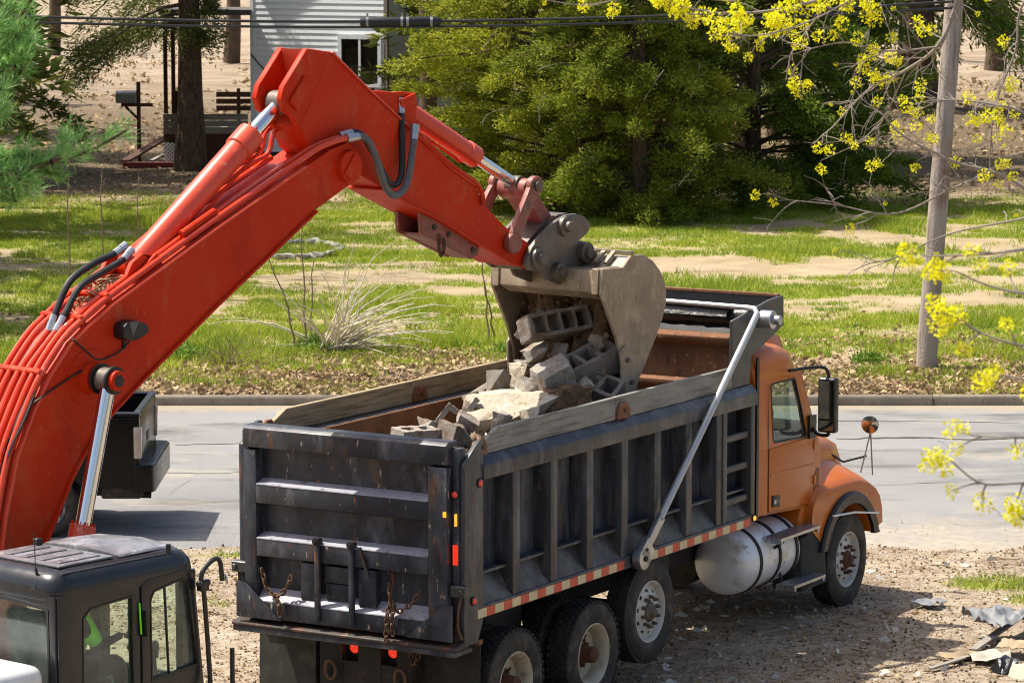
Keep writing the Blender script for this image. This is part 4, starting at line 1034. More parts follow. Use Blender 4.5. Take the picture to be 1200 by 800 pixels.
for y, z0 in ((0.10, 0.17), (0.20, 0.20)):
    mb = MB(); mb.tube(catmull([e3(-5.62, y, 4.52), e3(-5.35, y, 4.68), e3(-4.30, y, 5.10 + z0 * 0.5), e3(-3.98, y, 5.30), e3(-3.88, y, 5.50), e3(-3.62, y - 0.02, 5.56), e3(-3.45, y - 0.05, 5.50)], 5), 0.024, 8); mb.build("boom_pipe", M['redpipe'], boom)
for i in (4, 7, 9, 10):
    p = offset_path(0.06, 0, top)[i]
    mb = MB(); mb.obox(p, (0.05, 0.50, 0.10), Matrix.Rotation(R(-50 if i < 8 else -25), 3, 'Y')); mb.build("pipe_clamp", M['red'], boom, 0.01)
mb = MB(); q = offset_path(0.12, -0.2, [(-5.3, 4.59), (-4.9, 4.76)]); mb.tube([q[0], q[1]], 0.034, 10); mb.build("pipe_sleeve", M['red'], boom)
# hoses
def hose(pts, r, mat, parent, ends=True, n=6):
    P = catmull(pts, n); mb = MB(); mb.tube(P, r, 10); h = mb.build("hose", mat, parent)
    if ends:
        for a, b in ((P[0], P[2]), (P[-1], P[-3])):
            d = (b - a).normalized(); mb = MB(); mb.tube([a - d * 0.02, a + d * 0.05, a + d * 0.051, a + d * 0.12], [r * 1.25, r * 1.25, r * 1.12, r * 1.12], 10); mb.build("hose_fitting", M['alu'], h)
    return h
hose([e3(-6.66, 0.02, 4.00), e3(-6.57, 0.02, 4.17), e3(-6.42, 0.02, 4.38), e3(-6.15, 0.03, 4.50), e3(-5.93, 0.03, 4.56), e3(-5.80, 0.02, 4.62)], 0.030, M['hose'], exc)
hose([e3(-6.66, -0.07, 4.00), e3(-6.56, -0.08, 4.15), e3(-6.41, -0.08, 4.33), e3(-6.15, -0.07, 4.43), e3(-5.93, -0.07, 4.51), e3(-5.80, -0.05, 4.58)], 0.030, M['hose'], exc)
hose([e3(-3.40, -0.335, 5.43), e3(-3.20, -0.36, 5.42), e3(-3.07, -0.37, 5.24), e3(-2.95, -0.37, 4.98), e3(-2.81, -0.36, 4.88), e3(-2.63, -0.34, 4.97), e3(-2.50, -0.30, 5.26), e3(-2.43, -0.27, 5.48)], 0.034, M['hosegrey'], exc)
hose([e3(-3.40, -0.255, 5.45), e3(-3.20, -0.29, 5.46), e3(-3.03, -0.31, 5.27), e3(-2.87, -0.31, 5.04), e3(-2.75, -0.30, 4.97), e3(-2.63, -0.28, 5.06), e3(-2.55, -0.22, 5.40), e3(-2.50, -0.16, 5.72)], 0.030, M['hose'], exc)
# work light with its wire, second wire to the cylinder pin
mb = MB(); c0 = e3(-6.10, -0.27, 3.96)
mb.loft([[c0 + Vector((x, -0.05 + yy_, z)) for yy_, z in ((-0.07, -w), (0.07, -w), (0.07, w), (-0.07, w))] for x, w in ((-0.11, 0.045), (-0.07, 0.075), (0.03, 0.085), (0.12, 0.06), (0.18, 0.03))])
wl = mb.build("work_light", M['blackplastic'], boom, 0.015, 2, recalc=True)
mb = MB(); mb.add([c0 + Vector((-0.02, -0.1235, 0.083)), c0 + Vector((0.06, -0.1235, 0.075)), c0 + Vector((-0.01, -0.1235, -0.05)), c0 + Vector((-0.05, -0.1235, 0.07))], [(0, 1, 2, 3)]); mb.build("lamp_facet", M['hosegrey'], wl, smooth=False)
mb = MB(); mb.tube([c0 + Vector((0, 0, -0.16)), c0 + Vector((0, 0, -0.06))], 0.02, 6); mb.build("lamp_foot", M['blackplastic'], wl)
mb = MB(); mb.tube(catmull([e3(-6.06, -0.30, 3.86), e3(-6.20, -0.285, 3.77), e3(-6.40, -0.28, 3.74), e3(-6.53, -0.285, 3.82), e3(-6.70, -0.30, 3.94)], 5), 0.008, 5); mb.build("wire", M['hose'], boom)
mb = MB(); mb.tube(catmull([e3(-6.44, -0.36, 3.65), e3(-6.57, -0.30, 3.68), e3(-6.85, -0.28, 3.57), e3(-7.05, -0.30, 3.50), e3(-7.18, -0.25, 3.40), e3(-7.34, -0.2, 3.10), e3(-7.45, -0.2, 2.7)], 5), 0.009, 5); mb.build("wire", M['hose'], boom)
for k in range(3):
    mb = MB(); mb.tube(catmull([e3(-7.08, -0.20 - 0.03 * k, 3.55), e3(-7.22, -0.19 - 0.04 * k, 3.33), e3(-7.36 - 0.01 * k, -0.17 - 0.04 * k, 3.05), e3(-7.50, -0.16 - 0.03 * k, 2.55), e3(-7.62, -0.15 - 0.03 * k, 1.9)], 5), 0.011, 5); mb.build("wire", M['hose'], boom)
# dry twigs caught on the boom
rg = random.Random(9); mb = MB()
for k in range(60):
    b = e3(-6.18 + rg.uniform(-0.22, 0.22), rg.uniform(-0.1, 0.14), 0); b.z = 4.19 + 0.75 + (b.x - 8 + 6.18) * 0.45 + rg.uniform(0.03, 0.12)
    d = Vector((rg.uniform(-1, 1), rg.uniform(-1, 1), rg.uniform(-0.3, 0.5))).normalized() * rg.uniform(0.05, 0.16)
    mb.tube([b - d * 0.5, b + Vector((rg.uniform(-.02, .02), rg.uniform(-.02, .02), 0.02)), b + d * 0.5], 0.006, 4)
M['straw'] = pmat('dry_straw', C('#b3a079'), C('#8f7c58'), 10, (0.3, 0.7), 0.9)
o = mb.build("dry_twigs", M['straw']); o.parent = None; o.location = EXC_O; o.rotation_euler = (0, 0, EXC_RZ)
tag(o, "small clump of dry twigs caught on the excavator boom behind the hoses", "twigs", kind="stuff")

# arm
ab = [(-3.46, 6.18), (-3.02, 5.86), (-2.54, 5.54), (-1.84, 5.05), (-1.47, 4.86), (-1.38, 4.71), (-1.06, 4.47), (-0.74, 4.30), (-0.60, 4.20), (-0.62, 4.08), (-0.74, 4.04), (-0.87, 4.09), (-1.44, 4.33), (-1.93, 4.57), (-2.45, 4.79), (-3.14, 5.10), (-3.50, 5.19), (-3.74, 5.35), (-3.86, 5.55), (-3.70, 5.80)]
mb = MB(); mb.prism(e2(ab), -0.19, 0.19); arm = mb.build("arm", M['red'], exc, 0.006)
mb = plate_strip(e2([(-2.80, 4.94), (-2.45, 4.79), (-1.93, 4.57), (-1.44, 4.33), (-0.95, 4.115)][::-1]), -0.225, 0.225, 0.022); mb.build("bottom_plate", M['red'], arm, 0.004)
mb = plate_strip(e2([(-3.46, 6.18), (-3.02, 5.86), (-2.54, 5.54), (-1.84, 5.05), (-1.47, 4.86)]), -0.215, 0.215, 0.018); mb.build("top_plate", M['redsheen'], arm, 0.004)
for s in (-1, 1):
    y0, y1 = sorted((s * 0.12, s * 0.185))
    mb = MB(); mb.prism(e2([(-3.45, 6.19), (-3.76, 6.23), (-4.06, 5.90), (-4.09, 5.80), (-4.05, 5.69), (-3.95, 5.645), (-3.84, 5.50), (-3.6, 5.6)]), y0, y1); lg = mb.build("rear_lug", M['red'], arm, 0.006)
    mb = MB(); mb.obox(e3(-3.86, s * 0.20, 5.84), (0.30, 0.03, 0.13), Matrix.Rotation(R(-48), 3, 'Y')); mb.build("pin_keeper", M['red'], lg, 0.045, 4)
mb = MB(); mb.prism(e2([(-3.78, 6.225), (-3.46, 6.185), (-3.62, 5.92), (-3.68, 5.92)]), -0.118, 0.118); mb.build("rear_web", M['redsheen'], arm)
for s in (-1, 1):
    y0, y1 = sorted((s * 0.125, s * 0.17))
    mb = MB(); mb.prism(e2([(-2.95, 5.83), (-2.62, 5.80), (-2.46, 5.80), (-2.33, 5.78), (-2.28, 5.68), (-2.32, 5.42), (-2.54, 5.54)]), y0, y1); lg = mb.build("cylinder_bracket", M['red'], arm, 0.006)
    mb = MB(); mb.obox(e3(-2.43, s * 0.19, 5.71), (0.22, 0.03, 0.10), Matrix.Rotation(R(-15), 3, 'Y')); mb.build("pin_keeper", M['red'], lg, 0.03, 3)
mb = MB(); mb.tube(catmull([e3(-2.39, -0.205, 5.47), e3(-1.88, -0.21, 5.11), e3(-1.52, -0.21, 4.92), e3(-1.42, -0.21, 4.80), e3(-1.41, -0.21, 4.70)], 4), 0.024, 8); mb.build("arm_pipe", M['red'], arm)
for s in (-1, 1):
    y0, y1 = sorted((s * 0.12, s * 0.165))
    mb = MB(); mb.prism(e2([(-2.24, 4.68), (-2.22, 4.48), (-2.10, 4.43), (-1.52, 4.19), (-1.42, 4.23), (-1.40, 4.33), (-1.95, 4.58)]), y0, y1); tb = mb.build("thumb_bracket", M['linkred'], arm, 0.006)
    for x, z in ((-2.05, 4.53), (-1.85, 4.45), (-1.50, 4.28)):
        mb = MB(); mb.cyl(e3(x, s * 0.15, z), e3(x, s * 0.175, z), 0.028, n=12); mb.build("bolt_hole", M['hose'], tb)
mb = MB(); mb.prism(e2([(-2.16, 4.46), (-1.48, 4.19), (-1.48, 4.21), (-2.16, 4.48)]), -0.118, 0.118); mb.build("bracket_plate", M['linkred'], arm)
chain("arm_chain", [e3(-1.98, -0.17, 4.45), e3(-1.99, -0.17, 4.33), e3(-1.95, -0.17, 4.26), e3(-1.92, -0.17, 4.33), e3(-1.92, -0.17, 4.42)], arm, 0.05, 0.008)
mb = MB(); c = e3(-1.0, 0, 4.31); mb.cyl(c + Vector((0, -0.26, 0)), c + Vector((0, 0.26, 0)), 0.075, n=20); mb.build("link_pin", M['coupler'], arm)

# linkage, coupler, bucket
for s in (-1, 1):
    mb = MB(); pts = [e3(-1.0, s * 0.235, 4.31), e3(-0.93, s * 0.24, 4.47), e3(-0.80, s * 0.245, 4.68), e3(-0.68, s * 0.23, 4.84)]
    P = catmull(pts, 4); mb.loft([[p + Vector((0, -0.03, 0)) + Vector((-0.06, 0, 0.03)), p + Vector((0, 0.03, 0)) + Vector((-0.06, 0, 0.03)), p + Vector((0, 0.03, 0)) + Vector((0.06, 0, -0.03)), p + Vector((0, -0.03, 0)) + Vector((0.06, 0, -0.03))] for p in P])
    lk = mb.build("guide_link", M['linkred'], exc, 0.012, 2, recalc=True)
    for (x, z, r_) in ((-1.0, 4.31, 0.10), (-0.68, 4.835, 0.095)):
        mb = MB(); mb.cyl(e3(x, s * 0.20, z), e3(x, s * 0.275, z), r_, n=22); mb.build("link_eye", M['linkred'], lk, 0.01)
mb = MB(); mb.cyl(e3(-0.68, -0.30, 4.835), e3(-0.68, 0.30, 4.835), 0.05, n=16); mb.build("link_pin", M['coupler'], exc)
mb = MB(); a, b = e3(-0.66, 0, 4.80), e3(-0.30, 0, 4.42); mb.bar(a, b, 0.26, 0.14, (0, 0, 1)); mb.cyl(a + Vector((0, -0.17, 0)), a + Vector((0, 0.17, 0)), 0.10, n=22); mb.cyl(b + Vector((0, -0.15, 0)), b + Vector((0, 0.15, 0)), 0.10, n=22); mb.build("tipping_link", M['linkred'], exc)
cp = [(-0.81, 4.17), (-0.74, 4.26), (-0.58, 4.37), (-0.43, 4.46), (-0.22, 4.525), (-0.08, 4.53), (0.06, 4.49), (0.14, 4.42), (0.13, 4.36), (0.08, 4.32), (-0.12, 4.22), (-0.35, 4.12), (-0.53, 4.05), (-0.64, 4.015), (-0.76, 4.03), (-0.84, 4.09)]
mb = MB(); mb.prism(e2(cp), -0.155, 0.155); coup = mb.build("coupler", M['coupler'], exc)
for s in (-1, 1):
    y0, y1 = sorted((s * 0.21, s * 0.262)); mb = MB(); mb.prism(e2(cp), y0, y1); pl = mb.build("coupler_plate", M['coupler'], coup, 0.008, 2)
    for x, z, r_ in ((-0.66, 4.14, 0.085), (-0.26, 4.42, 0.075)):
        mb = MB(); mb.lathe([(r_ * 1.3, 0.262), (r_ * 1.25, 0.30), (r_ * 0.75, 0.305), (r_ * 0.72, 0.35), (r_ * 0.6, 0.36), (0, 0.36)], e3(x, 0, z), (0, s, 0), 24); mb.build("pin_head", M['coupler'], pl, recalc=True)
ear = [(-0.10, 4.26), (0.09, 4.25), (0.24, 4.20), (0.34, 4.10), (0.40, 4.02), (0.30, 3.98), (-0.22, 3.84), (-0.48, 3.93), (-0.54, 4.02), (-0.40, 4.09), (-0.20, 4.15)]
bw = 0.68
shell = [(-0.22, 4.015), (0.11, 4.005), (0.24, 4.10), (0.42, 4.10), (0.56, 4.03), (0.67, 3.94), (0.74, 3.84), (0.775, 3.73), (0.765, 3.60), (0.71, 3.47), (0.62, 3.31), (0.50, 3.13), (0.36, 2.93), (0.24, 2.77)]
mb = plate_strip(e2(shell[::-1]), -bw + 0.02, bw - 0.02, 0.028); bucket = mb.build("bucket", M['bucket'], exc, recalc=True)
sp = [(-0.235, 3.79), (-0.22, 4.03), (0.11, 4.02), (0.235, 4.125), (0.42, 4.125), (0.58, 4.05), (0.69, 3.95), (0.765, 3.85), (0.80, 3.73), (0.79, 3.59), (0.735, 3.46), (0.64, 3.30), (0.52, 3.12), (0.37, 2.91), (0.26, 2.755), (0.13, 2.78), (0.09, 3.13), (0.0, 3.36)]
for s in (-1, 1):
    y0, y1 = sorted((s * (bw - 0.018), s * (bw + 0.018)))
    mb = MB(); mb.prism(e2(sp), y0, y1); pl = mb.build("side_plate", M['bucket'], bucket, 0.006)
    y0, y1 = sorted((s * (bw + 0.019), s * (bw + 0.05)))
    mb = MB(); mb.prism(e2([(0.04, 3.20), (0.12, 3.27), (0.26, 3.16), (0.34, 2.98), (0.27, 2.72), (0.12, 2.68), (0.06, 2.90)]), y0, y1); sc_ = mb.build("side_cutter", M['bucket'], bucket, 0.008)
    for x, z in ((0.14, 3.12), (0.2, 2.9)):
        mb = MB(); mb.cyl(e3(x, s * (bw + 0.05), z), e3(x, s * (bw + 0.075), z), 0.025, n=6); mb.build("bolt", M['coupler'], sc_)
    y0, y1 = sorted((s * (bw - 0.10), s * (bw - 0.019)))
    mb = MB(); mb.prism(e2([(-0.25, 3.78), (-0.24, 4.03), (0.10, 4.03), (0.0, 3.90)]), y0, y1); mb.build("corner_block", M['bucket'], bucket, 0.008)
    y0, y1 = sorted((s * 0.165, s * 0.205)); mb = MB(); mb.prism(e2(ear), y0, y1); er = mb.build("ear", M['coupler'], bucket, 0.008, 2)
    for x, z, r_ in ((0.10, 4.14, 0.075), (-0.31, 3.985, 0.065)):
        mb = MB(); mb.lathe([(r_ * 1.4, 0.205), (r_ * 1.3, 0.27), (r_ * 0.8, 0.275), (r_ * 0.75, 0.31), (0, 0.31)], e3(x, 0, z), (0, s, 0), 22); mb.build("pin_head", M['coupler'], er, recalc=True)
mb = MB(); mb.prism(e2([(-0.235, 3.80), (-0.225, 4.012), (0.10, 4.002), (0.02, 3.76), (-0.1, 3.72)]), -bw + 0.102, bw - 0.102); mb.build("torque_beam", M['bucket'], bucket, 0.01, 2)
mb = MB(); mb.prism(e2([(0.13, 2.80), (0.34, 2.97), (0.36, 2.93), (0.26, 2.76), (0.14, 2.74)]), -bw + 0.02, bw - 0.02); mb.build("lip", M['bucket'], bucket, 0.006)
for k in range(5):
    y = -0.56 + k * 0.28; mb = MB()
    mb.loft([[e3(x, y + s1 * w, z + s2 * h) for s1, s2 in ((-1, -1), (1, -1), (1, 1), (-1, 1))] for x, z, w, h in ((0.20, 2.86, 0.055, 0.035), (0.15, 2.74, 0.055, 0.045), (0.10, 2.62, 0.045, 0.02), (0.08, 2.55, 0.04, 0.008))]); mb.build("tooth", M['coupler'], bucket, recalc=True)
for k in range(5):
    y = -0.5 + k * 0.12; mb = MB(); mb.prism(e2([(0.105, 4.035), (0.235, 4.13), (0.235, 4.16), (0.09, 4.06)]), y, y + 0.045); mb.build("shell_rib", M['bucket'], bucket)
mb = MB(); mb.prism(e2([(0.24, 4.13), (0.30, 4.135), (0.30, 4.165), (0.24, 4.165)]), -bw, bw); mb.build("shell_bar", M['bucket'], bucket)

# cab: posts, roof, panes
cx0, cx1, cy0, cy1 = -8.36, -6.85, -1.87, -0.75
zt, zb = 2.30, 0.40
mb = MB(); mb.box(cx0 + 8, cx1 + 8, cy0, cy1, zb + 0.75, 1.30 + 0.75)
ecab = mb.build("cab", M['cabblack'], exc, 0.04, 3)
def rr_ring(z, ins, r=0.16, n=5):
    x0, x1, y0, y1 = cx0 + ins, cx1 - ins, cy0 + ins, cy1 - ins; out = []
    for (cx, cy, a0) in ((x1 - r, y1 - r, 0), (x0 + r, y1 - r, 90), (x0 + r, y0 + r, 180), (x1 - r, y0 + r, 270)):
        for k in range(n): a = R(a0 + 90 * k / (n - 1)); out.append(e3(cx + r * math.cos(a), cy + r * math.sin(a), z))
    return out
mb = MB(); mb.loft([rr_ring(2.20, -0.005), rr_ring(2.26, -0.012), rr_ring(2.33, -0.002), rr_ring(2.385, 0.03), rr_ring(2.415, 0.08), rr_ring(2.425, 0.16)])
eroof = mb.build("roof", M['cabblack'], ecab, angle=40)
mb = MB(); mb.box(cx0 + 8.16, -7.62 + 8, cy0 + 0.14, cy1 - 0.14, 2.4255 + 0.75, 2.445 + 0.75); mb.build("roof_panel", M['cabroof'], eroof, 0.01, 2)
mb = MB(); mb.loft([[e3(x, cy0 + 0.12 + i_, z), e3(x, cy1 - 0.12 - i_, z), e3(x, cy1 - 0.14 - i_, z + 0.02), e3(x, -1.31, z + 0.045), e3(x, cy0 + 0.14 + i_, z + 0.02)] for x, z, i_ in ((-7.58, 2.4255, 0), (-7.3, 2.43, 0), (-7.02, 2.42, 0.02), (-6.92, 2.40, 0.06))]); mb.build("roof_hatch", M['cabroof'], eroof, 0.006, 2, recalc=True)
for k in range(4):
    mb = MB(); mb.box(-8.12 + 8, -7.70 + 8, -1.66 + k * 0.19, -1.58 + k * 0.19, 2.4455 + 0.75, 2.455 + 0.75); mb.build("roof_rib", M['cabroof'], eroof, 0.003)
mb = MB(); mb.tube([e3(cx0 + 0.10, cy0 + 0.055, 2.405), e3(-7.15, cy0 + 0.055, 2.405)], 0.008, 5); mb.build("gutter_strip", M['hosegrey'], eroof)
mb = MB(); mb.box(-7.72 + 8, -7.66 + 8, -0.96, -0.90, 2.42 + 0.75, 2.50 + 0.75); mb.build("beacon_base", M['blackplastic'], eroof, 0.008)
mb = MB(); mb.cyl(e3(-7.10, -1.80, 2.40), e3(-7.10, -1.80, 2.47), 0.025, 0.02, 10); mb.build("antenna_stub", M['blackplastic'], eroof)
mb = MB(); mb.tube([e3(-8.30, -1.62, 2.30), e3(-8.34, -1.62, 2.44)], 0.012, 6); mb.tube([e3(-8.34, -1.62, 2.44), e3(-8.345, -1.62, 2.72)], 0.004, 5); mb.box(-8.37 + 8, -8.31 + 8, -1.65, -1.59, 2.26 + 0.75, 2.31 + 0.75); mb.build("antenna", M['hose'], eroof)
def pane(name, outer, inner, off, glass_off, parent):
    f = frame_panel([e3(*p) for p in outer], [e3(*p) for p in inner], off).build(name, M['cabblack'], parent, 0.006, 2, recalc=True)
    mb = MB(); mb.add([e3(*p) + Vector(glass_off) for p in inner], [tuple(range(len(inner)))]); mb.build("window_glass", M['cabglass'], f, smooth=False)
    ce = sum((Vector(p) for p in inner), Vector()) / len(inner)
    g = Vector(off).normalized()
    frame_panel([e3(*p) - g * 0.004 for p in inner], [e3(*(Vector(p).lerp(ce, 0.045))) - g * 0.004 for p in inner], Vector(off) * 0.5).build("window_seal", M['blackplastic'], f, recalc=True)
    return f
ys = cy0
pane("rear_quarter_panel", [(cx0 + 0.02, ys, 1.29), (cx0 + 0.02, ys, 2.24), (-7.85, ys, 2.24), (-7.48, ys, 2.24), (-7.48, ys, 1.75), (-7.48, ys, 1.29)],
     [(-8.10, ys, 1.40), (-8.09, ys, 2.04), (-8.01, ys, 2.11), (-7.56, ys, 2.14), (-7.56, ys, 1.8), (-7.55, ys, 1.38)], (0, 0.06, 0), (0, 0.03, 0), ecab)
pane("cab_door", [(-7.475, ys - 0.012, 1.29), (-7.475, ys - 0.012, 2.20), (-7.40, ys - 0.012, 2.255), (-7.00, ys - 0.012, 2.275), (-6.90, ys - 0.012, 2.22), (-6.845, ys - 0.012, 1.7), (-6.80, ys - 0.012, 1.29)],
     [(-7.38, ys - 0.012, 1.42), (-7.385, ys - 0.012, 2.08), (-7.345, ys - 0.012, 2.145), (-7.03, ys - 0.012, 2.20), (-6.965, ys - 0.012, 2.15), (-6.905, ys - 0.012, 1.7), (-6.87, ys - 0.012, 1.47)], (0, 0.06, 0), (0, 0.03, 0), ecab)
mb = MB(); mb.bar(e3(-7.20, ys + 0.02, 2.17), e3(-7.16, ys + 0.02, 1.40), 0.012, 0.02, (0, 1, 0)); mb.build("window_divider", M['blackplastic'], ecab)
mb = MB(); mb.bar(e3(-7.46, ys - 0.03, 2.0), e3(-7.45, ys - 0.03, 1.80), 0.03, 0.05, (0, 1, 0)); mb.build("door_hinge", M['blackplastic'], ecab)
mb = MB(); mb.tube([e3(-7.50, ys - 0.012, 2.07), e3(-7.485, ys - 0.012, 1.82)], 0.008, 5); mb.build("green_marker", M['vest'], ecab)
xr = cx0
pane("rear_panel", [(xr, cy0 + 0.02, 1.29), (xr, cy0 + 0.02, 2.24), (xr, -1.31, 2.25), (xr, cy1 - 0.02, 2.24), (xr, cy1 - 0.02, 1.29), (xr, -1.31, 1.29)],
     [(xr, -1.79, 1.50), (xr, -1.78, 2.14), (xr, -1.31, 2.17), (xr, -0.84, 2.14), (xr, -0.83, 1.50), (xr, -1.31, 1.46)], (0.06, 0, 0), (0.03, 0, 0), ecab)
pane("front_panel", [(cx1, cy0 + 0.02, 1.29), (cx1, cy0 + 0.02, 2.24), (cx1, -1.31, 2.25), (cx1, cy1 - 0.02, 2.24), (cx1, cy1 - 0.02, 1.29), (cx1, -1.31, 1.29)],
     [(cx1, -1.80, 1.36), (cx1, -1.79, 2.17), (cx1, -1.31, 2.19), (cx1, -0.83, 2.17), (cx1, -0.82, 1.36), (cx1, -1.31, 1.34)], (-0.06, 0, 0), (-0.03, 0, 0), ecab)
pane("far_panel", [(cx0 + 0.02, cy1, 1.29), (cx0 + 0.02, cy1, 2.24), (-7.6, cy1, 2.24), (cx1 - 0.02, cy1, 2.24), (cx1 - 0.02, cy1, 1.29), (-7.6, cy1, 1.29)],
     [(cx0 + 0.12, cy1, 1.38), (cx0 + 0.12, cy1, 2.14), (-7.6, cy1, 2.15), (cx1 - 0.10, cy1, 2.14), (cx1 - 0.10, cy1, 1.38), (-7.6, cy1, 1.36)], (0, -0.06, 0), (0, -0.03, 0), ecab)
for x in (cx0 + 0.08, cx1 - 0.08):
    for y in (cy0 + 0.09, cy1 - 0.09):
        mb = MB(); mb.box(x + 8 - 0.045, x + 8 + 0.045, y - 0.045, y + 0.045, 1.30 + 0.75, 2.22 + 0.75); mb.build("cab_post", M['cabblack'], ecab, 0.02, 2)
mb = MB(); mb.box(-8.02 + 8, -7.50 + 8, -1.58, -1.06, 1.32 + 0.75, 1.42 + 0.75); mb.prism(e2([(-8.12, 1.42), (-8.20, 2.02), (-8.08, 2.05), (-7.96, 1.42)]), -1.55, -1.09); mb.build("seat", M['seat'], ecab, 0.04, 3)
mb = MB(); mb.tube(catmull([e3(-7.12, -1.66, 1.35), e3(-7.14, -1.66, 1.58), e3(-7.10, -1.62, 1.64), e3(-7.0, -1.55, 1.62), e3(-6.98, -1.52, 1.5)], 4), 0.018, 7); mb.build("grab_handle", M['blackplastic'], ecab)
mb = MB(); mb.tube([e3(-7.35, -1.60, 1.3), e3(-7.32, -1.60, 1.62)], 0.02, 7); mb.ball(e3(-7.32, -1.60, 1.65), 0.04, 8, 6); mb.build("joystick", M['blackplastic'], ecab)
# handrail beside the cab and a small post
mb = MB(); mb.tube(catmull([e3(-6.78, -1.95, 0.7), e3(-6.80, -1.95, 1.32), e3(-6.86, -1.95, 2.06), e3(-6.89, -1.95, 2.16), e3(-6.86, -1.95, 2.25), e3(-6.74, -1.95, 2.315), e3(-6.675, -1.95, 2.28), e3(-6.655, -1.95, 2.13)], 5), 0.020, 10)
hr_ = mb.build("handrail", M['blackplastic'], exc)
mb = MB(); mb.obox(e3(-6.87, -1.95, 2.12), (0.09, 0.07, 0.08)); mb.tube([e3(-6.93, -1.95, 2.14), e3(-6.8, -1.95, 2.14)], 0.03, 8); mb.build("clamp", M['blackplastic'], hr_, 0.01)
mb = MB(); mb.lathe([(0.0, 0.02), (0.04, 0.01), (0.05, 0.0), (0.0, -0.01)], e3(-6.62, -1.95, 2.14), (0.8, -0.5, 0.2), 16); mb.build("lamp", M['alu'], hr_, recalc=True)
mb = MB(); mb.tube([e3(-6.5, -1.9, 0.5), e3(-6.5, -1.9, 1.55)], 0.02, 8); mb.build("step_rail", M['blackplastic'], exc)

# ------------------------------------------------------------------ measured points: a direction through the picture (1200 x 800) at a depth Y
def at(px, py, Y):
    f = 4000.0; c, s = math.cos(PITCH), math.sin(PITCH)
    d = Vector(((px - 600) / f, c + (400 - py) / f * s, -s + (400 - py) / f * c))
    t = Y / d.y
    return Vector((d.x * t, Y, CAM_H + d.z * t))

# ------------------------------------------------------------------ parked pickup
pk = thing("pickup_truck", "black pickup truck with open bed parked on the road behind the boom", "pickup truck", (-4.42, 41.25, 0.0), R(180))
def arch_profile(x0, x1, z0, z1, wheels, r=0.46, zc=0.38):
    pts = [(x0, z1), (x0, z0)]
    for wx in wheels:
        for k in range(11):
            a = math.pi - math.pi * k / 10
            pts.append((wx + r * math.cos(a), max(z0, zc + r * math.sin(a))))
    pts += [(x1, z0), (x1, z1)]
    return pts
bp = M['blackpaint']
M['lampglint'] = pmat('tail_lamp_sun_glint', C('#8d7f78'), C('#b3a69d'), 6, (0.3, 0.7), 0.15, coat=0.5)  # lens painted pale to stand for the sun reflecting in it
for s in (1, -1):
    y0, y1 = sorted((s * 0.82, s * 0.97))
    mb = MB(); mb.prism(arch_profile(0.03, 2.05, 0.60, 1.46, [1.15]), y0, y1); bs = mb.build("bed_side", bp, pk, 0.065, 4)
    mb = MB(); y2, y3 = sorted((s * 0.80, s * 0.985)); mb.box(0.02, 2.06, y2, y3, 1.461, 1.50); mb.build("bed_rail", bp, bs, 0.015, 2)
    mb = MB(); y2, y3 = sorted((s * 0.86, s * 0.978)); mb.box(0.005, 0.10, y2, y3, 0.95, 1.34); mb.build("tail_lamp", M['lampglint'], pk, 0.02, 2)
    mb = MB(); mb.prism(arch_profile(2.07, 5.55, 0.50, 1.15, [4.55]), y0, y1); mb.build("body_side", bp, pk, 0.04, 3)
    for wx in (1.15, 4.55):
        w = MB(); w.lathe([(0.24, 0.0), (0.26, -0.02), (0.31, -0.03), (0.355, -0.02), (0.38, 0.01), (0.382, 0.12), (0.38, 0.21), (0.34, 0.24), (0.24, 0.23)], (0, 0, 0), (0, -1, 0), 40)
        ty = w.build("wheel", M['tyre'], pk, loc=(wx, s * 0.965, 0.38), rot=(0, 0, 0 if s > 0 else R(180)), angle=40, recalc=True)
        w = MB(); w.lathe([(0.245, 0.01), (0.235, -0.015), (0.22, 0.005), (0.20, 0.05), (0.20, 0.2)], (0, 0, 0), (0, -1, 0), 40)
        for k in range(5):
            a = 2 * math.pi * k / 5 + 0.3
            w.bar((0.05 * math.cos(a), -0.0, 0.05 * math.sin(a)), (0.21 * math.cos(a), -0.015, 0.21 * math.sin(a)), 0.09, 0.035, (0, 1, 0))
        w.lathe([(0.0, -0.03), (0.05, -0.025), (0.07, 0.0), (0.07, 0.05)], (0, 0, 0), (0, -1, 0), 20)
        w.build("rim", M['alu'], ty, angle=40)
mb = MB(); mb.box(0.03, 0.10, -0.80, 0.80, 0.74, 1.47); tg = mb.build("tailgate", bp, pk, 0.02, 2)
mb = MB(); mb.box(0.02, 0.11, -0.795, 0.795, 1.471, 1.505); mb.build("gate_cap", M['blackplastic'], tg, 0.012)
mb = MB(); mb.box(0.02, 0.029, -0.12, 0.12, 1.05, 1.15); mb.build("gate_handle", M['blackplastic'], tg)
mb = MB(); mb.box(0.14, 2.0, -0.81, 0.81, 0.86, 0.92); mb.build("bed_floor", M['blackplastic'], pk)
mb = MB(); mb.box(2.0, 2.055, -0.81, 0.81, 0.80, 1.48); mb.build("bed_front", bp, pk)
mb = MB(); mb.loft([[(x, -w, 0.54), (x, w, 0.54), (x, w, 0.88), (x, -w, 0.88)] for x, w in ((-0.15, 0.84), (-0.12, 0.95), (0.0, 0.995), (0.10, 0.995))]); mb.build("rear_bumper", bp, pk, 0.06, 4, recalc=True)
mb = MB(); mb.cyl((-0.06, 0.55, 0.44), (0.4, 0.55, 0.46), 0.035, n=14); mb.build("exhaust_pipe", M['chassis'], pk)
mb = MB(); mb.box(0.02, 0.5, -0.93, 0.93, 0.46, 0.62); mb.build("rear_valance", M['chassis'], pk, 0.03, 2)
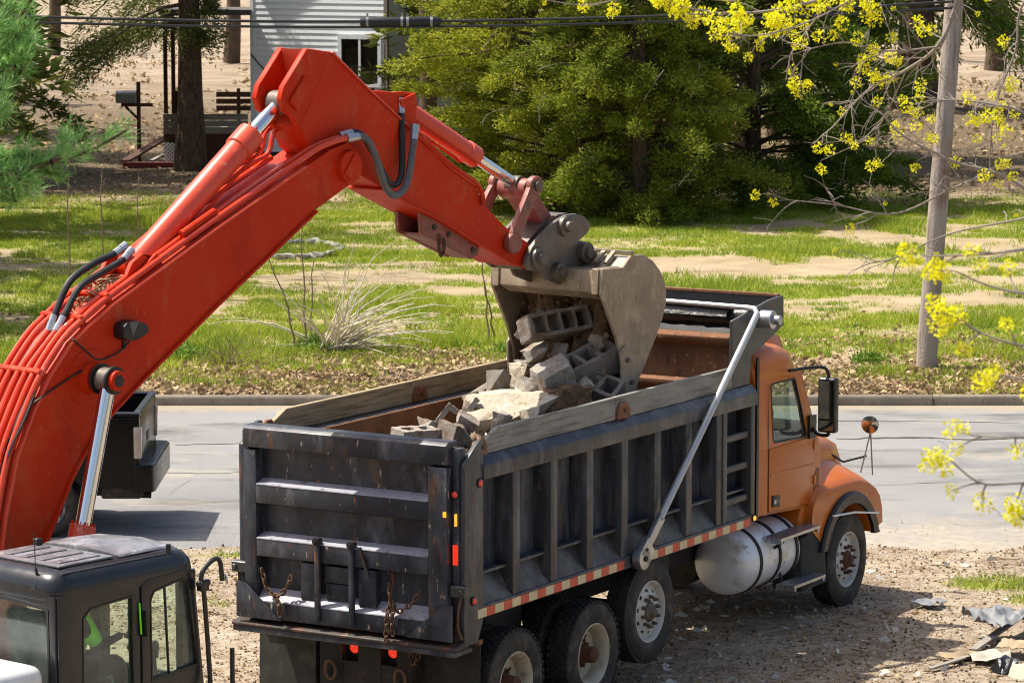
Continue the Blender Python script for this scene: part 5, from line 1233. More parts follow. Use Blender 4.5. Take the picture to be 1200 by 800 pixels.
mb = MB(); mb.loft([[(x, -w, 1.152), (x, w, 1.152), (x, w * k, z), (x, -w * k, z)] for x, w, k, z in ((2.08, 0.95, 0.86, 1.72), (2.35, 0.95, 0.82, 1.80), (3.3, 0.95, 0.82, 1.80), (4.1, 0.95, 0.95, 1.20))])
pc = mb.build("cab", bp, pk, 0.03, 3, recalc=True)
for s in (1, -1):
    mb = MB(); mb.add([(2.30, s * 0.945, 1.20), (3.2, s * 0.945, 1.20), (3.2, s * 0.835, 1.70), (2.36, s * 0.835, 1.70)], [(0, 1, 2, 3)])
    o = mb.build("side_window", M['winglass'], pc); o.location.y = s * 0.012
mb = MB(); mb.box(4.0, 5.6, -0.82, 0.82, 0.75, 1.16); mb.build("hood", bp, pk, 0.06, 3)
mb = MB(); mb.box(2.07, 4.0, -0.81, 0.81, 0.5, 1.15); mb.build("cabin_floor", M['chassis'], pk)
mb = MB(); mb.box(5.5, 5.72, -0.9, 0.9, 0.45, 0.75); mb.build("front_bumper", M['blackplastic'], pk, 0.04, 3)
mb = MB(); mb.cyl((1.15, -0.8, 0.38), (1.15, 0.8, 0.38), 0.06, n=10); mb.box(0.3, 5.2, -0.45, 0.45, 0.42, 0.54); mb.build("chassis", M['chassis'], pk)

# ------------------------------------------------------------------ utility pole and cables
M['polewood'] = pmat('pole_wood', C('#8b8076'), C('#a69a90'), 1.3, (0.3, 0.7), 0.9, 0, spots=[(5, (0.5, 0.66), C('#6e6258'), (3, 3, 0.12)), (12, (0.6, 0.68), C('#4d4239'), (4, 4, 0.08)), (0.8, (0.6, 0.75), C('#6f4e38'))], bump=0.5, bscale=22, bdist=0.02)
PY = 54.7
pole = thing("utility_pole", "weathered grey wooden utility pole leaning slightly, standing on the verge", "utility pole", (6.68, PY, 0))
mb = MB(); mb.tube([(0.60 * k / 12, 0.0, 0.05 + 9.6 * k / 12 - (0.3 if k == 0 else 0)) for k in range(13)], [0.165 - 0.035 * k / 12 + 0.006 * math.sin(k * 2.1) for k in range(13)], 18)
mb.build("shaft", M['polewood'], pole)
mb = MB(); mb.obox((0.56, -0.16, 8.9), (1.9, 0.10, 0.12)); xa = mb.build("cross_arm", M['polewood'], pole, 0.01)
for dx in (-0.8, -0.3, 0.4, 0.8):
    mb = MB(); mb.lathe([(0, 0.0), (0.03, 0.0), (0.045, 0.05), (0.03, 0.09), (0.04, 0.12), (0.0, 0.14)], (0.56 + dx, -0.16, 8.96), (0, 0, 1), 12); mb.build("insulator", M['hosegrey'], xa, recalc=True)
mb = MB(); mb.cyl((0.37, -0.19, 5.97), (0.37, -0.12, 5.97), 0.05, n=12); mb.build("cable_clamp", M['steel'], pole)
M['cable'] = pmat('cable_black', C('#101113'), C('#18191b'), 5, (0.3, 0.7), 0.5, 0.05)
def cable_pts(za, zm, zb, y=PY - 0.2):
    P = []
    for k in range(61):
        x = 7.05 - k * 0.55
        t = (x - 7.05) / (-2.75 - 7.05)
        z = za + (zm - za) * (2 * t - t * t)
        P.append((x, y, z))
    return P
mb = MB(); mb.tube(cable_pts(6.03, 5.71, 0), 0.022, 8); c1 = mb.build("overhead_cable", M['cable'], None)
tag(c1, "upper of the two black overhead cables, carrying the splice sleeve", "cable", "overhead cables")
mb = MB(); mb.tube(cable_pts(5.93, 5.625, 0, PY - 0.22), 0.021, 8); c2 = mb.build("overhead_cable", M['cable'], None)
tag(c2, "lower of the two black overhead cables, plain without any sleeve", "cable", "overhead cables")
mb = MB(); mb.tube([(-2.42, PY - 0.2, 5.70), (-2.40, PY - 0.2, 5.70), (-1.18, PY - 0.2, 5.715), (-1.12, PY - 0.2, 5.715)], [0.035, 0.075, 0.075, 0.035], 14)
sl = mb.build("splice_sleeve", M['cable'], c1)
for x in (-2.3, -1.75, -1.66, -1.28):
    mb = MB(); mb.lathe([(0.08, -0.02), (0.085, -0.02), (0.085, 0.02), (0.08, 0.02)], (x, PY - 0.2, 5.705), (1, 0, 0), 14); mb.box(x - 0.015, x + 0.015, PY - 0.21, PY - 0.19, 5.78, 5.84); mb.build("clamp_ring", M['steel'], sl, recalc=True)

# ------------------------------------------------------------------ white house
HY = 98.0
M['siding'] = pmat('white_clapboard', C('#e9ecf0'), C('#f1f3f5'), 1.2, (0.3, 0.7), 0.7, 0, spots=[(3, (0.6, 0.75), C('#c2c6c9'), (1, 1, 3)), (20, (0.68, 0.72), C('#77797a'))], bump=0.1)
M['trim'] = pmat('white_trim', C('#e8ebee'), C('#dde0e3'), 3, (0.3, 0.7), 0.6)
M['foundation'] = pmat('foundation_brick', C('#3b2a22'), C('#54392c'), 4, (0.3, 0.7), 0.9, bump=0.3)
M['shingle'] = pmat('roof_shingle', C('#4a4745'), C('#5d5957'), 6, (0.3, 0.7), 0.95, bump=0.4)
M['brownwood'] = pmat('brown_wood', C('#3d2418'), C('#55341f'), 4, (0.3, 0.7), 0.8, bump=0.2)
M['greywood'] = pmat('grey_wood', C('#7c756c'), C('#948c82'), 3, (0.3, 0.7), 0.9, spots=[(6, (0.55, 0.68), C('#5b544c'), (0.2, 1, 4))], bump=0.3)
M['redwood'] = pmat('red_painted_wood', C('#5f2420'), C('#733029'), 4, (0.3, 0.7), 0.8)
M['darkpane'] = pmat('dark_window_pane', C('#14110f'), C('#241c18'), 3, (0.3, 0.7), 0.06, coat=0.4)
X0, X1 = -7.48, -3.50
g0 = gz(-6, HY)
house_w = thing("white_house", "white clapboard house behind the spruce, with one double-pane window in view", "house", (X0, HY, g0), R(-28))
W_ = (X1 - X0) / 0.883; D_ = 7.5; ZT = 6.2
mb = MB(); mb.box(0.03, W_ - 0.03, 0.03, D_ - 0.03, -0.2, 0.42); mb.build("foundation", M['foundation'], house_w)
mb = MB(); mb.box(0.04, W_ - 0.04, 0.04, D_ - 0.04, 0.421, ZT); wallb = mb.build("wall", M['trim'], house_w)
mb = MB(); bh = 0.17; n_ = int((ZT - 0.42) / bh)
for k in range(n_):
    z = 0.42 + k * bh
    mb.prism([(0.0, z), (0.022, z + bh + 0.02), (0.039, z + bh + 0.02), (0.039, z)], 0.10, W_ - 0.10, 'x')
    mb.prism([(0.0, z), (0.022, z + bh + 0.02), (0.039, z + bh + 0.02), (0.039, z)][::-1], 0.10, D_ - 0.10, 'y') if False else None
sd_ = mb.build("siding", M['siding'], wallb, smooth=False); tag(sd_, kind="stuff")
for x in (-0.01, W_ - 0.10):
    mb = MB(); mb.box(x, x + 0.11, -0.015, 0.10, 0.42, ZT); mb.build("corner_board", M['trim'] if x < 1 else M['greywood'], house_w)
mb = MB(); mb.prism([(-0.35, ZT - 0.05), (W_ / 2, ZT + 2.0), (W_ + 0.35, ZT - 0.05), (W_ + 0.35, ZT + 0.12), (W_ / 2, ZT + 2.2), (-0.35, ZT + 0.12)], -0.3, D_ + 0.3); mb.build("roof", M['shingle'], house_w)
wx0, wx1, wz0, wz1 = 3.04, 4.22, 2.68 - g0, 3.92 - g0
mb = MB(); mb.box(wx0 - 0.12, wx1 + 0.12, -0.045, -0.002, wz0 - 0.10, wz0); mb.box(wx0 - 0.12, wx1 + 0.12, -0.045, -0.002, wz1, wz1 + 0.12); mb.box(wx0 - 0.12, wx0, -0.045, -0.002, wz0, wz1); mb.box(wx1, wx1 + 0.12, -0.045, -0.002, wz0, wz1); mb.box((wx0 + wx1) / 2 - 0.035, (wx0 + wx1) / 2 + 0.035, -0.04, -0.002, wz0, wz1)
wd = mb.build("window", M['trim'], house_w, smooth=False)
for a, b in ((wx0, (wx0 + wx1) / 2 - 0.035), ((wx0 + wx1) / 2 + 0.035, wx1)):
    mb = MB(); mb.box(a, b, -0.012, -0.008, wz0, wz1); mb.build("pane", M['darkpane'], wd)
mb = MB(); mb.box(wx0 + 0.2, wx1 - 0.1, -0.25, -0.046, wz0 - 0.42, wz0 - 0.11); mb.build("shelf_box", M['brownwood'], house_w, 0.01)
mb = MB(); mb.tube(catmull([(0.02, -0.04, 3.2), (0.7, -0.06, 2.6), (1.4, -0.06, 2.35), (2.6, -0.06, 2.5)], 6), 0.02, 5); mb.build("service_wire", M['cable'], house_w)
mb = MB(); mb.tube([(1.42, -0.03, 0.5), (1.43, -0.03, 2.2)], 0.03, 6); mb.build("conduit", M['hosegrey'], house_w)

# porch on the left of the house
pg = gz(-9, HY)
porch = thing("wooden_porch", "brown wooden porch with grey board front and white lattice skirt beside the house", "porch", (-9.95, HY - 0.6, pg))
mb = MB(); mb.box(0.0, 2.42, 0.0, 3.0, 0.92, 1.0); mb.build("deck", M['greywood'], porch)
for k in range(3):
    mb = MB(); mb.box(0.0, 2.42, -0.05, -0.005, 0.95 + k * 0.19, 1.125 + k * 0.19); mb.build("front_board", M['greywood'], porch, 0.006)
for x in (0.02, 0.24, 0.48):
    mb = MB(); mb.box(x, x + 0.11, 0.02, 0.13, 1.002, 4.3); mb.build("post", M['brownwood'], porch)
mb = MB(); mb.box(0.30, 0.72, 0.2, 0.24, 1.001, 2.15); mb.build("gate_board", M['brownwood'], porch)
for k in range(3):
    mb = MB(); mb.box(1.30, 2.42, 2.5, 2.54, 1.45 + k * 0.20, 1.60 + k * 0.20); mb.build("rail_board", M['brownwood'], porch)
mb = MB(); mb.box(1.9, 2.0, 2.541, 2.6, 1.001, 2.1); mb.build("rail_post", M['brownwood'], porch)
mb = MB(); mb.box(-0.1, 2.5, 0.0, 3.1, 4.3, 4.45); mb.build("porch_roof", M['shingle'], porch)
def lattice(x0, x1, z0, z1):
    mb = MB(); st = 0.115; w = 0.028
    for s in (1, -1):
        y = -0.03 if s == 1 else -0.045
        k = -int((z1 - z0) / st) - 2
        while x0 + k * st < x1 + (z1 - z0):
            a = x0 + k * st
            # line x = a + s*(z - z0) (s=1) clipped to the panel
            zz0, zz1 = z0, z1
            f = (lambda z: a + (z - z0)) if s == 1 else (lambda z: a + (z1 - z))
            pts = []
            for i in range(0, 21):
                z = z0 + (z1 - z0) * i / 20; x = f(z)
                if x0 <= x <= x1: pts.append((x, z))
            if len(pts) > 1: mb.bar((pts[0][0], y, pts[0][1]), (pts[-1][0], y, pts[-1][1]), 0.012, w * 1.6, (0, 1, 0)) if False else mb.obox(((pts[0][0] + pts[-1][0]) / 2, y, (pts[0][1] + pts[-1][1]) / 2), (math.hypot(pts[-1][0] - pts[0][0], pts[-1][1] - pts[0][1]), 0.012, w * 1.6), Matrix.Rotation(math.atan2(-(pts[-1][1] - pts[0][1]), pts[-1][0] - pts[0][0]), 3, 'Y'))
            k += 1
    o = mb.build("lattice", M['trim'], porch, smooth=False); tag(o, kind="stuff")
lattice(0.02, 1.0, 0.10, 0.68); lattice(1.9, 2.4, 0.10, 0.68)
mb = MB(); mb.box(0.0, 2.42, 0.05, 0.08, 0.05, 0.92); mb.build("skirt_backing", M['brownwood'], porch)
mb = MB(); mb.box(-1.15, 2.40, -0.25, -0.06, -0.08, 0.14); mb.build("base_beam", M['redwood'], porch, 0.01)
mb = MB(); mb.bar((-1.1, -0.1, 0.16), (-0.15, 1.9, 0.70), 0.28, 0.06); mb.build("ramp_plank", M['brownwood'], porch)
mb = MB(); mb.bar((-0.35, 0.0, 0.16), (-0.05, 1.6, 0.30), 0.12, 0.05); mb.build("loose_board", M['greywood'], porch)

# mailbox on its post
mg = gz(-10.9, 100)
mbx = thing("mailbox", "grey mailbox on a brown wooden post with brace, left of the porch", "mailbox", (-10.88, 99.5, mg))
mb = MB(); mb.box(-0.05, 0.06, -0.05, 0.06, -0.2, 2.32); mb.build("post", M['brownwood'], mbx, 0.008)
mb = MB(); mb.box(-0.50, 0.42, -0.06, 0.05, 1.60, 1.70); mb.build("arm", M['brownwood'], mbx, 0.008)
mb = MB(); mb.bar((-0.38, 0.0, 1.60), (-0.02, 0.0, 1.25), 0.06, 0.07); mb.build("brace", M['brownwood'], mbx)
pr = [(-0.14, 1.705), (0.14, 1.705), (0.14, 1.93)] + [(0.14 * math.cos(R(a)), 1.93 + 0.14 * math.sin(R(a))) for a in range(20, 180, 20)] + [(-0.14, 1.93)]
mb = MB(); mb.prism(pr, -0.65, -0.06, 'x'); mb.build("box", pmat('mailbox_grey', C('#6d7076'), C('#7f8288'), 4, rough=0.45, metal=0.4), mbx, 0.01)

# stone ring of a flower bed on the lawn, and the blocks left by the far yard
M['paleston'] = pmat('pale_stone', C('#a7a298'), C('#8a857b'), 5, (0.3, 0.7), 0.9, randv=0.15, bump=0.4)
def rock_mesh(name, seed, sx, sy, sz, mat, n=16, bev=0.0):
    rg = random.Random(seed); bm = bmesh.new()
    for _ in range(n):
        v = Vector((rg.uniform(-1, 1), rg.uniform(-1, 1), rg.uniform(-1, 1)))
        m_ = max(abs(v.x), abs(v.y), abs(v.z)); v = v / m_ * rg.uniform(0.8, 1.0) if rg.random() < 0.75 else v.normalized()
        bm.verts.new((v.x * sx / 2, v.y * sy / 2, v.z * sz / 2))
    r_ = bmesh.ops.convex_hull(bm, input=bm.verts)
    for v in [v for v in bm.verts if not v.link_faces]: bm.verts.remove(v)
    if bev: bmesh.ops.bevel(bm, geom=list(bm.edges), offset=bev, segments=1, affect='EDGES', clamp_overlap=True)
    me = bpy.data.meshes.new(name); bm.to_mesh(me); bm.free(); me.materials.append(mat); return me
sm_ = [rock_mesh("stone", 40 + k, 0.34, 0.22, 0.16, M['paleston'], 18, 0.015) for k in range(4)]
bed = thing("flower_bed", "ring of pale stones round a weedy flower bed on the lawn", "flower bed", (-4.55, 73.0, gz(-4.55, 73)))
rg = random.Random(12)
for k in range(22):
    a = 2 * math.pi * k / 22
    x, y = 0.85 * math.cos(a) + rg.uniform(-.05, .05), 1.7 * math.sin(a) + rg.uniform(-.1, .1)
    link_obj("stone", sm_[k % 4], bed, (x, y, 0.06 + gz(-4.55 + x, 73 + y) - gz(-4.55, 73)), (rg.uniform(-.2, .2), rg.uniform(-.2, .2), a + 1.57 + rg.uniform(-.3, .3)))
yard_desc = ["pale concrete block lying lowest right beside the dark juniper", "pale concrete block lying lowest left beside the dark juniper", "whitish concrete block on top of the yard pile beside the juniper", "reddish block at the top of the yard pile beside the juniper"]
for k, (px, py) in enumerate(((943, 190), (931, 192), (938, 178), (948, 174))):
    p = at(px, py, 96.0); p.z = gz(p.x, p.y) + (0.15 if k < 2 else 0.42)
    mb = MB(); mb.box(-0.2, 0.2, -0.14, 0.14, -0.15, 0.13)
    o = mb.build("yard_block", M['paleston'] if k != 3 else M['redwood'], None, 0.015, 2, loc=p, rot=(0, 0, rg.uniform(-0.5, 0.5)))
    tag(o, yard_desc[k], "concrete block", "blocks piled in the far yard")

# ------------------------------------------------------------------ vegetation
def leafmat(name, c1, c2, c3, trans=0.35, rough=0.6, nscale=0.9):
    m = NT(name)
    geo = m.n.new("ShaderNodeNewGeometry")
    col = m.mix(m.rng(m.noise(nscale, 4, 0.6, co=m.tc.outputs["Object"]), 0.35, 0.65), c1, c2)
    col = m.mix(m.rng(geo.outputs["Random Per Island"], 0.55, 1.0, 0, 0.85), col, c3)
    m.set(col=col, rough=rough, spec=0.25)
    tr = m.n.new("ShaderNodeBsdfTranslucent"); m.l(col, tr.inputs[0])
    mx = m.n.new("ShaderNodeMixShader"); mx.inputs[0].default_value = trans
    m.l(m.b.outputs[0], mx.inputs[1]); m.l(tr.outputs[0], mx.inputs[2]); m.l(mx.outputs[0], m.n["Material Output"].inputs[0])
    return m.m
M['bark'] = pmat('bark_brown', C('#4a3a2e'), C('#65523f'), 5, (0.3, 0.7), 0.95, 0, spots=[(10, (0.5, 0.65), C('#2c221b'), (2, 2, 0.3))], bump=0.6, bscale=14, bdist=0.03)
M['barkgrey'] = pmat('bark_grey', C('#7a7068'), C('#938a80'), 6, (0.3, 0.7), 0.9, 0, bump=0.3)
M['juniper'] = leafmat('juniper_foliage', C('#6c7c22'), C('#989e2e'), C('#c6bd4c'), 0.4)
M['junipermid'] = leafmat('juniper_foliage_olive', C('#556a22'), C('#7d8a2c'), C('#a9a63e'), 0.38)
M['juniperdark'] = leafmat('juniper_foliage_green', C('#40591c'), C('#617a26'), C('#8c9434'), 0.4)
M['spruce'] = leafmat('spruce_foliage', C('#4b5726'), C('#6a7434'), C('#8d9048'), 0.4)
M['pine'] = leafmat('pine_needles', C('#588c44'), C('#7fae5a'), C('#b0cc88'), 0.4, 0.5)
M['yellow'] = leafmat('maple_blossom', C('#e2dc16'), C('#ece428'), C('#cdd41a'), 0.45, 0.6, 6)

def rnd_unit(rng, n):
    v = rng.normal(size=(n, 3)); return v / np.linalg.norm(v, axis=1, keepdims=True)
def leaf_geo(P, D, L, W, rng):
    """rhombic leaves at P pointing along D, lengths L, widths W"""
    n = len(P); D = D / np.linalg.norm(D, axis=1, keepdims=True)
    S = np.cross(D, rnd_unit(rng, n)); S /= np.linalg.norm(S, axis=1, keepdims=True) + 1e-9
    L = np.asarray(L).reshape(-1, 1) * np.ones((n, 1)); W = np.asarray(W).reshape(-1, 1) * np.ones((n, 1))
    V = np.stack([P, P + D * L * 0.5 + S * W * 0.5, P + D * L, P + D * L * 0.5 - S * W * 0.5], 1).reshape(-1, 3)
    F = np.arange(4 * n).reshape(n, 4)
    return V, F

def conifer(name, label, x, y, h, rad, zlow, nb, per, mat, seed, e0=0.25, bend=-0.15, frond=(0.20, 0.05), spread=0.30, trunk_r=0.22, group=None, hang=0.0, cat="tree", topcut=6.3, barkm=None, up=0.35, away=None, vs_=0.38, dead=0):
    rng = np.random.default_rng(seed); rg = random.Random(seed)
    g = gz(x, y)
    t = thing(name, label, cat, (x, y, g), 0, group)
    mb = MB(); mb.tube([(0.1 * math.sin(k * 1.3) * k / 8, 0.08 * math.cos(k) * k / 8, -0.1 + (h + 0.1) * k / 8) for k in range(9)], [trunk_r * (1 - 0.92 * k / 8) + (trunk_r * 0.25 if k == 0 else 0) for k in range(9)], 14)
    trunk = mb.build("trunk", barkm or M['bark'], t)
    mb = MB(); PP, DD, LL, WW = [], [], [], []
    for i in range(nb):
        hb = zlow + (h * 0.97 - zlow) * (rg.random() ** 1.25)
        az = rg.uniform(0, 2 * math.pi); L = rad(hb) * rg.uniform(0.55, 1.18) * (0.72 + 0.56 * float(vnoise(np.array([az * 1.3 + seed]), np.array([hb * 0.8]), seed)[0]))
        if away is not None and math.cos(az) > -0.1: L *= 0.28
        if L < 0.2: continue
        out = Vector((math.cos(az), math.sin(az), 0))
        e = e0 + rg.uniform(-0.15, 0.25)
        pts = []
        for k in range(6):
            s = k / 5
            pts.append(Vector((0, 0, hb)) + out * (L * s) + Vector((0, 0, 1)) * (L * (e * s + bend * s * s)) + Vector((rg.uniform(-.05, .05), rg.uniform(-.05, .05), rg.uniform(-.04, .04))) * L * s)
        mb.tube(pts, [0.035 * L / 3 * (1 - 0.85 * k / 5) + 0.006 for k in range(6)], 5, False)
        high = hb > topcut
        n = int(per * L * (0.35 if high else 1.0)); sc = 1.7 if high else 1.0
        s = rng.uniform(0.22, 1.0, n) ** 0.75
        A = np.array([tuple(p) for p in pts]); idx = np.clip((s * 5).astype(int), 0, 4); fr = (s * 5 - idx)[:, None]
        base = A[idx] * (1 - fr) + A[idx + 1] * fr
        # side twigs: offset clumps
        nc = max(4, int(L * 7)); cl = rng.normal(size=(nc, 3)) * np.array([1, 1, vs_]); cs = rng.uniform(0.3, 1.0, nc) ** 0.75; which = rng.integers(0, nc, n)
        s = np.clip(cs[which] + rng.normal(size=n) * 0.07, 0.2, 1.0); idx = np.clip((s * 5).astype(int), 0, 4); fr = (s * 5 - idx)[:, None]; base = A[idx] * (1 - fr) + A[idx + 1] * fr
        off = cl[which] * spread * L * 0.33 * (1.15 - s)[:, None] + rng.normal(size=(n, 3)) * 0.075
        off[:, 2] -= hang * np.abs(rng.normal(size=n)) * (0.3 + s)
        o3 = np.array([out.x, out.y, 0.0])
        d = o3[None] * 0.8 + cl[which] * 0.35 + rng.normal(size=(n, 3)) * 0.45 + np.array([0, 0, up - hang * 1.6])[None]
        PP.append(base + off); DD.append(d); LL.append(frond[0] * sc * rng.uniform(0.6, 1.3, n)); WW.append(frond[1] * sc * rng.uniform(0.7, 1.3, n))
    if dead:
        md_ = MB()
        for _ in range(dead):
            hb = rg.uniform(0.8, 6.0); az = rg.uniform(3.6, 5.8); L = rad(hb) * rg.uniform(0.7, 1.05); p = Vector((math.cos(az) * L, math.sin(az) * L, hb)); d = Vector((rg.uniform(-1, 1), rg.uniform(-0.5, 0.2), rg.uniform(-0.4, 0.7))).normalized()
            pts = [p]
            for q in range(5): d = (d + Vector((rg.uniform(-.5, .5), rg.uniform(-.3, .3), rg.uniform(-.5, .4)))).normalized(); pts.append(pts[-1] + d * rg.uniform(0.12, 0.22))
            md_.tube(pts, [0.012, 0.010, 0.008, 0.006, 0.005, 0.003], 4, False)
            for q in range(1, 5):
                e_ = (d + Vector((rg.uniform(-1, 1), rg.uniform(-.5, .5), rg.uniform(-.8, .8)))).normalized(); l = rg.uniform(0.12, 0.32); md_.tube([pts[q], pts[q] + e_ * l * 0.5 + Vector((0, 0, rg.uniform(-.04, .04))), pts[q] + e_ * l], [0.006, 0.005, 0.002], 4, False)
        dt = md_.build("dead_twigs", M['barkgrey'], trunk); tag(dt, kind="stuff")
    br = mb.build("branches", barkm or M['bark'], trunk); tag(br, kind="stuff")
    V, F = leaf_geo(np.concatenate(PP), np.concatenate(DD), np.concatenate(LL), np.concatenate(WW), rng)
    cr = np_mesh("crown", V, F, mat, t); tag(cr, kind="stuff")
    return t

conifer("juniper_tree", "bright yellow-green juniper directly behind the excavator arm, beside the white house", 1.25, 83.0, 11.5,
        lambda z: 4.0 * min(1, (z + 1.9) / 3.2) * max(0.05, 1 - (z / 12.5) ** 2), 0.2, 215, 350, M['juniper'], 31, bend=-0.24, hang=0.04, group="junipers in the yard", dead=9, spread=0.36, frond=(0.13, 0.036))
conifer("juniper_tree", "yellow-green juniper with a bare trunk foot, right behind the bucket", 3.0, 80.5, 10.5,
        lambda z: 3.1 * min(1, (z + 1.6) / 3.0) * max(0.05, 1 - (z / 11.0) ** 2), 0.15, 190, 340, M['junipermid'], 32, bend=-0.34, hang=0.06, group="junipers in the yard", dead=9, spread=0.36, frond=(0.13, 0.036))
conifer("juniper_tree", "dark green juniper shading the yard right of the bucket", 6.0, 85.0, 13.0,
        lambda z: 3.9 * min(1, (z + 2.2) / 3.2) * max(0.05, 1 - (z / 13.5) ** 2), 0.1, 230, 310, M['juniperdark'], 33, bend=-0.34, hang=0.06, group="junipers in the yard", dead=6, spread=0.36, frond=(0.14, 0.04))
conifer("spruce_tree", "tall spruce with thick bare trunk and drooping boughs before the porch", -9.05, 96.0, 17.0,
        lambda z: 5.0 * max(0.05, 1 - (z / 18.0)), 3.9, 170, 190, M['spruce'], 41, away=0.0, e0=0.05, bend=-0.42, frond=(0.15, 0.036), hang=0.22, trunk_r=0.40, spread=0.42, topcut=7.5, up=0.1)
conifer("spruce_tree", "dark spruce with hanging curtains of foliage behind the utility pole", 14.4, 122.0, 18.0,
        lambda z: 5.5 * max(0.05, 1 - (z / 19.0)), 3.2, 130, 70, M['juniperdark'], 42, e0=0.0, bend=-0.40, frond=(0.36, 0.07), hang=0.40, trunk_r=0.75, spread=0.42, topcut=9, up=0.0)
conifer("spruce_tree", "spruce at the far left edge, mostly outside the picture", -15.2, 90.5, 15.0,
        lambda z: 3.6 * max(0.05, 1 - (z / 16.0)), 2.6, 120, 55, M['spruce'], 43, e0=0.05, bend=-0.40, frond=(0.36, 0.08), hang=0.2, trunk_r=0.32, spread=0.42, topcut=4, up=0.1)

conifer("spruce_tree", "added spruce hidden behind the bright juniper, shading the yard", 1.2, 95.0, 18.0, lambda z: 5.2 * max(0.05, 1 - (z / 20.0)), 3.5, 170, 75, M['spruce'], 44, e0=0.05, bend=-0.35, frond=(0.34, 0.08), hang=0.15, trunk_r=0.35, topcut=5)  # hidden tree added to cast shade on the ground beyond the lawn
conifer("spruce_tree", "added spruce hidden behind the dark juniper, shading the yard", 5.6, 97.0, 19.0, lambda z: 5.2 * max(0.05, 1 - (z / 21.0)), 3.5, 170, 75, M['juniperdark'], 45, e0=0.05, bend=-0.35, frond=(0.34, 0.08), hang=0.15, trunk_r=0.35, topcut=5)  # another hidden shade caster, added for the right-hand yard
conifer("spruce_tree", "added spruce far left out of view, shading the porch yard", -18.5, 97.5, 17.0, lambda z: 4.2 * max(0.05, 1 - (z / 18.0)), 2.5, 120, 50, M['spruce'], 46, e0=0.05, bend=-0.35, frond=(0.36, 0.09), hang=0.2, trunk_r=0.35, topcut=4)  # off-frame tree added to darken the left yard with its shadow
conifer("spruce_tree", "dark spruce between the dark juniper and the utility pole, farther back", 8.6, 101.0, 17.0, lambda z: 4.6 * max(0.05, 1 - (z / 18.0)), 2.4, 170, 110, M['juniperdark'], 47, e0=0.05, bend=-0.30, frond=(0.24, 0.06), hang=0.2, trunk_r=0.35, topcut=6)
conifer("spruce_tree", "added spruce just outside the left edge, shading the mailbox yard", -16.8, 94.5, 18.0, lambda z: 5.0 * max(0.05, 1 - (z / 19.0)), 3.0, 150, 70, M['spruce'], 48, e0=0.05, bend=-0.35, frond=(0.34, 0.09), hang=0.2, trunk_r=0.35, topcut=4)  # added beside the frame for stronger shade on the left
conifer("spruce_tree", "added spruce outside the left edge, shading the back of the mailbox yard", -17.6, 102.0, 18.0, lambda z: 5.0 * max(0.05, 1 - (z / 19.0)), 3.0, 150, 60, M['spruce'], 49, e0=0.05, bend=-0.35, frond=(0.34, 0.09), hang=0.2, trunk_r=0.35, topcut=4)  # second off-frame tree added for that shade
for k, (x_, y_, h_, lab) in enumerate(((-14.2, 61.5, 15, "added spruce out of view, shading the near end of the lawn"), (-15.6, 70.0, 16, "added spruce out of view, shading the middle of the lawn"), (-14.2, 78.5, 16, "added spruce out of view, shading the far end of the lawn"), (-21.0, 113.0, 18, "added spruce far left out of view, shading the far ground"), (-25.0, 130.0, 18, "added spruce farthest left out of view, shading the far ground"), (-3.5, 118.0, 18, "added spruce hidden behind the white house, shading the far ground"), (3.2, 128.0, 18, "added spruce hidden deep behind the bright juniper, shading the far ground"), (7.0, 142.0, 18, "added spruce hidden deep behind the dark juniper, shading the far ground"))):
    conifer("spruce_tree", lab, x_, y_, h_, (lambda hh: (lambda z: 4.4 * max(0.05, 1 - (z / (hh + 1)))))(h_), 2.8, 120, 45, M['spruce'], 80 + k, e0=0.05, bend=-0.35, frond=(0.36, 0.09), hang=0.2, trunk_r=0.32, topcut=4, group="spruces added to cast shade")  # unseen spruces added to throw shadows over lawn and far ground
# bare broad-leaved trees far back in the woods
def bare_tree(name, label, x, y, h, r, seed, group=None, lim=90):
    rg = random.Random(seed); t = thing(name, label, "tree", (x, y, gz(x, y)), 0, group)
    mb = MB(); hb = h * 0.45
    mb.tube([(0.15 * math.sin(k), 0.1 * math.cos(k * 2), -0.1 + hb * 1.6 * k / 6) for k in range(7)], [r * (1.2 - 0.17 * k) for k in range(7)], 12); mb.build("trunk", M['bark'], t)
    mb = MB()
    def grow(p, d, L, rr_, depth):
        q = p + d * L; mid = p.lerp(q, 0.5) + Vector((rg.uniform(-1, 1), rg.uniform(-1, 1), rg.uniform(-1, 1))) * L * 0.08
        mb.tube([p, mid, q], [rr_, rr_ * 0.8, rr_ * 0.6], 5, False)
        if depth:
            for _ in range(3):
                grow(q if rg.random() < 0.6 else mid, (d + Vector((rg.uniform(-1, 1), rg.uniform(-1, 1), rg.uniform(-0.4, 0.8))) * 0.8).normalized(), L * rg.uniform(0.55, 0.8), rr_ * 0.55, depth - 1)
    for k in range(9):
        a = rg.uniform(0, 6.28); grow(Vector((0, 0, hb * rg.uniform(0.8, 1.5))), Vector((math.cos(a), math.sin(a), rg.uniform(0.2, 0.9))).normalized(), h * 0.2, r * 0.35, 3)
    c = mb.build("crown", M['bark'], t); tag(c, kind="stuff")
for k, (px, Y, h, r, lab) in enumerate(((272, 165, 16, 0.35, "dark bare trunk seen between the spruce and the white house"), (64, 175, 18, 0.30, "slim bare tree far back at the left among the leaf litter"), (985, 170, 18, 0.4, "bare tree far back left of the dark spruce"), (1165, 160, 17, 0.45, "bare tree far back at the right edge behind the pole"), (1230, 96, 15, 0.3, "bare tree standing just beyond the right edge of the yard"))):
    bare_tree("bare_tree", lab, (px - 600) / 4000 * Y, Y, h, r, 60 + k, "bare trees in the far woods")
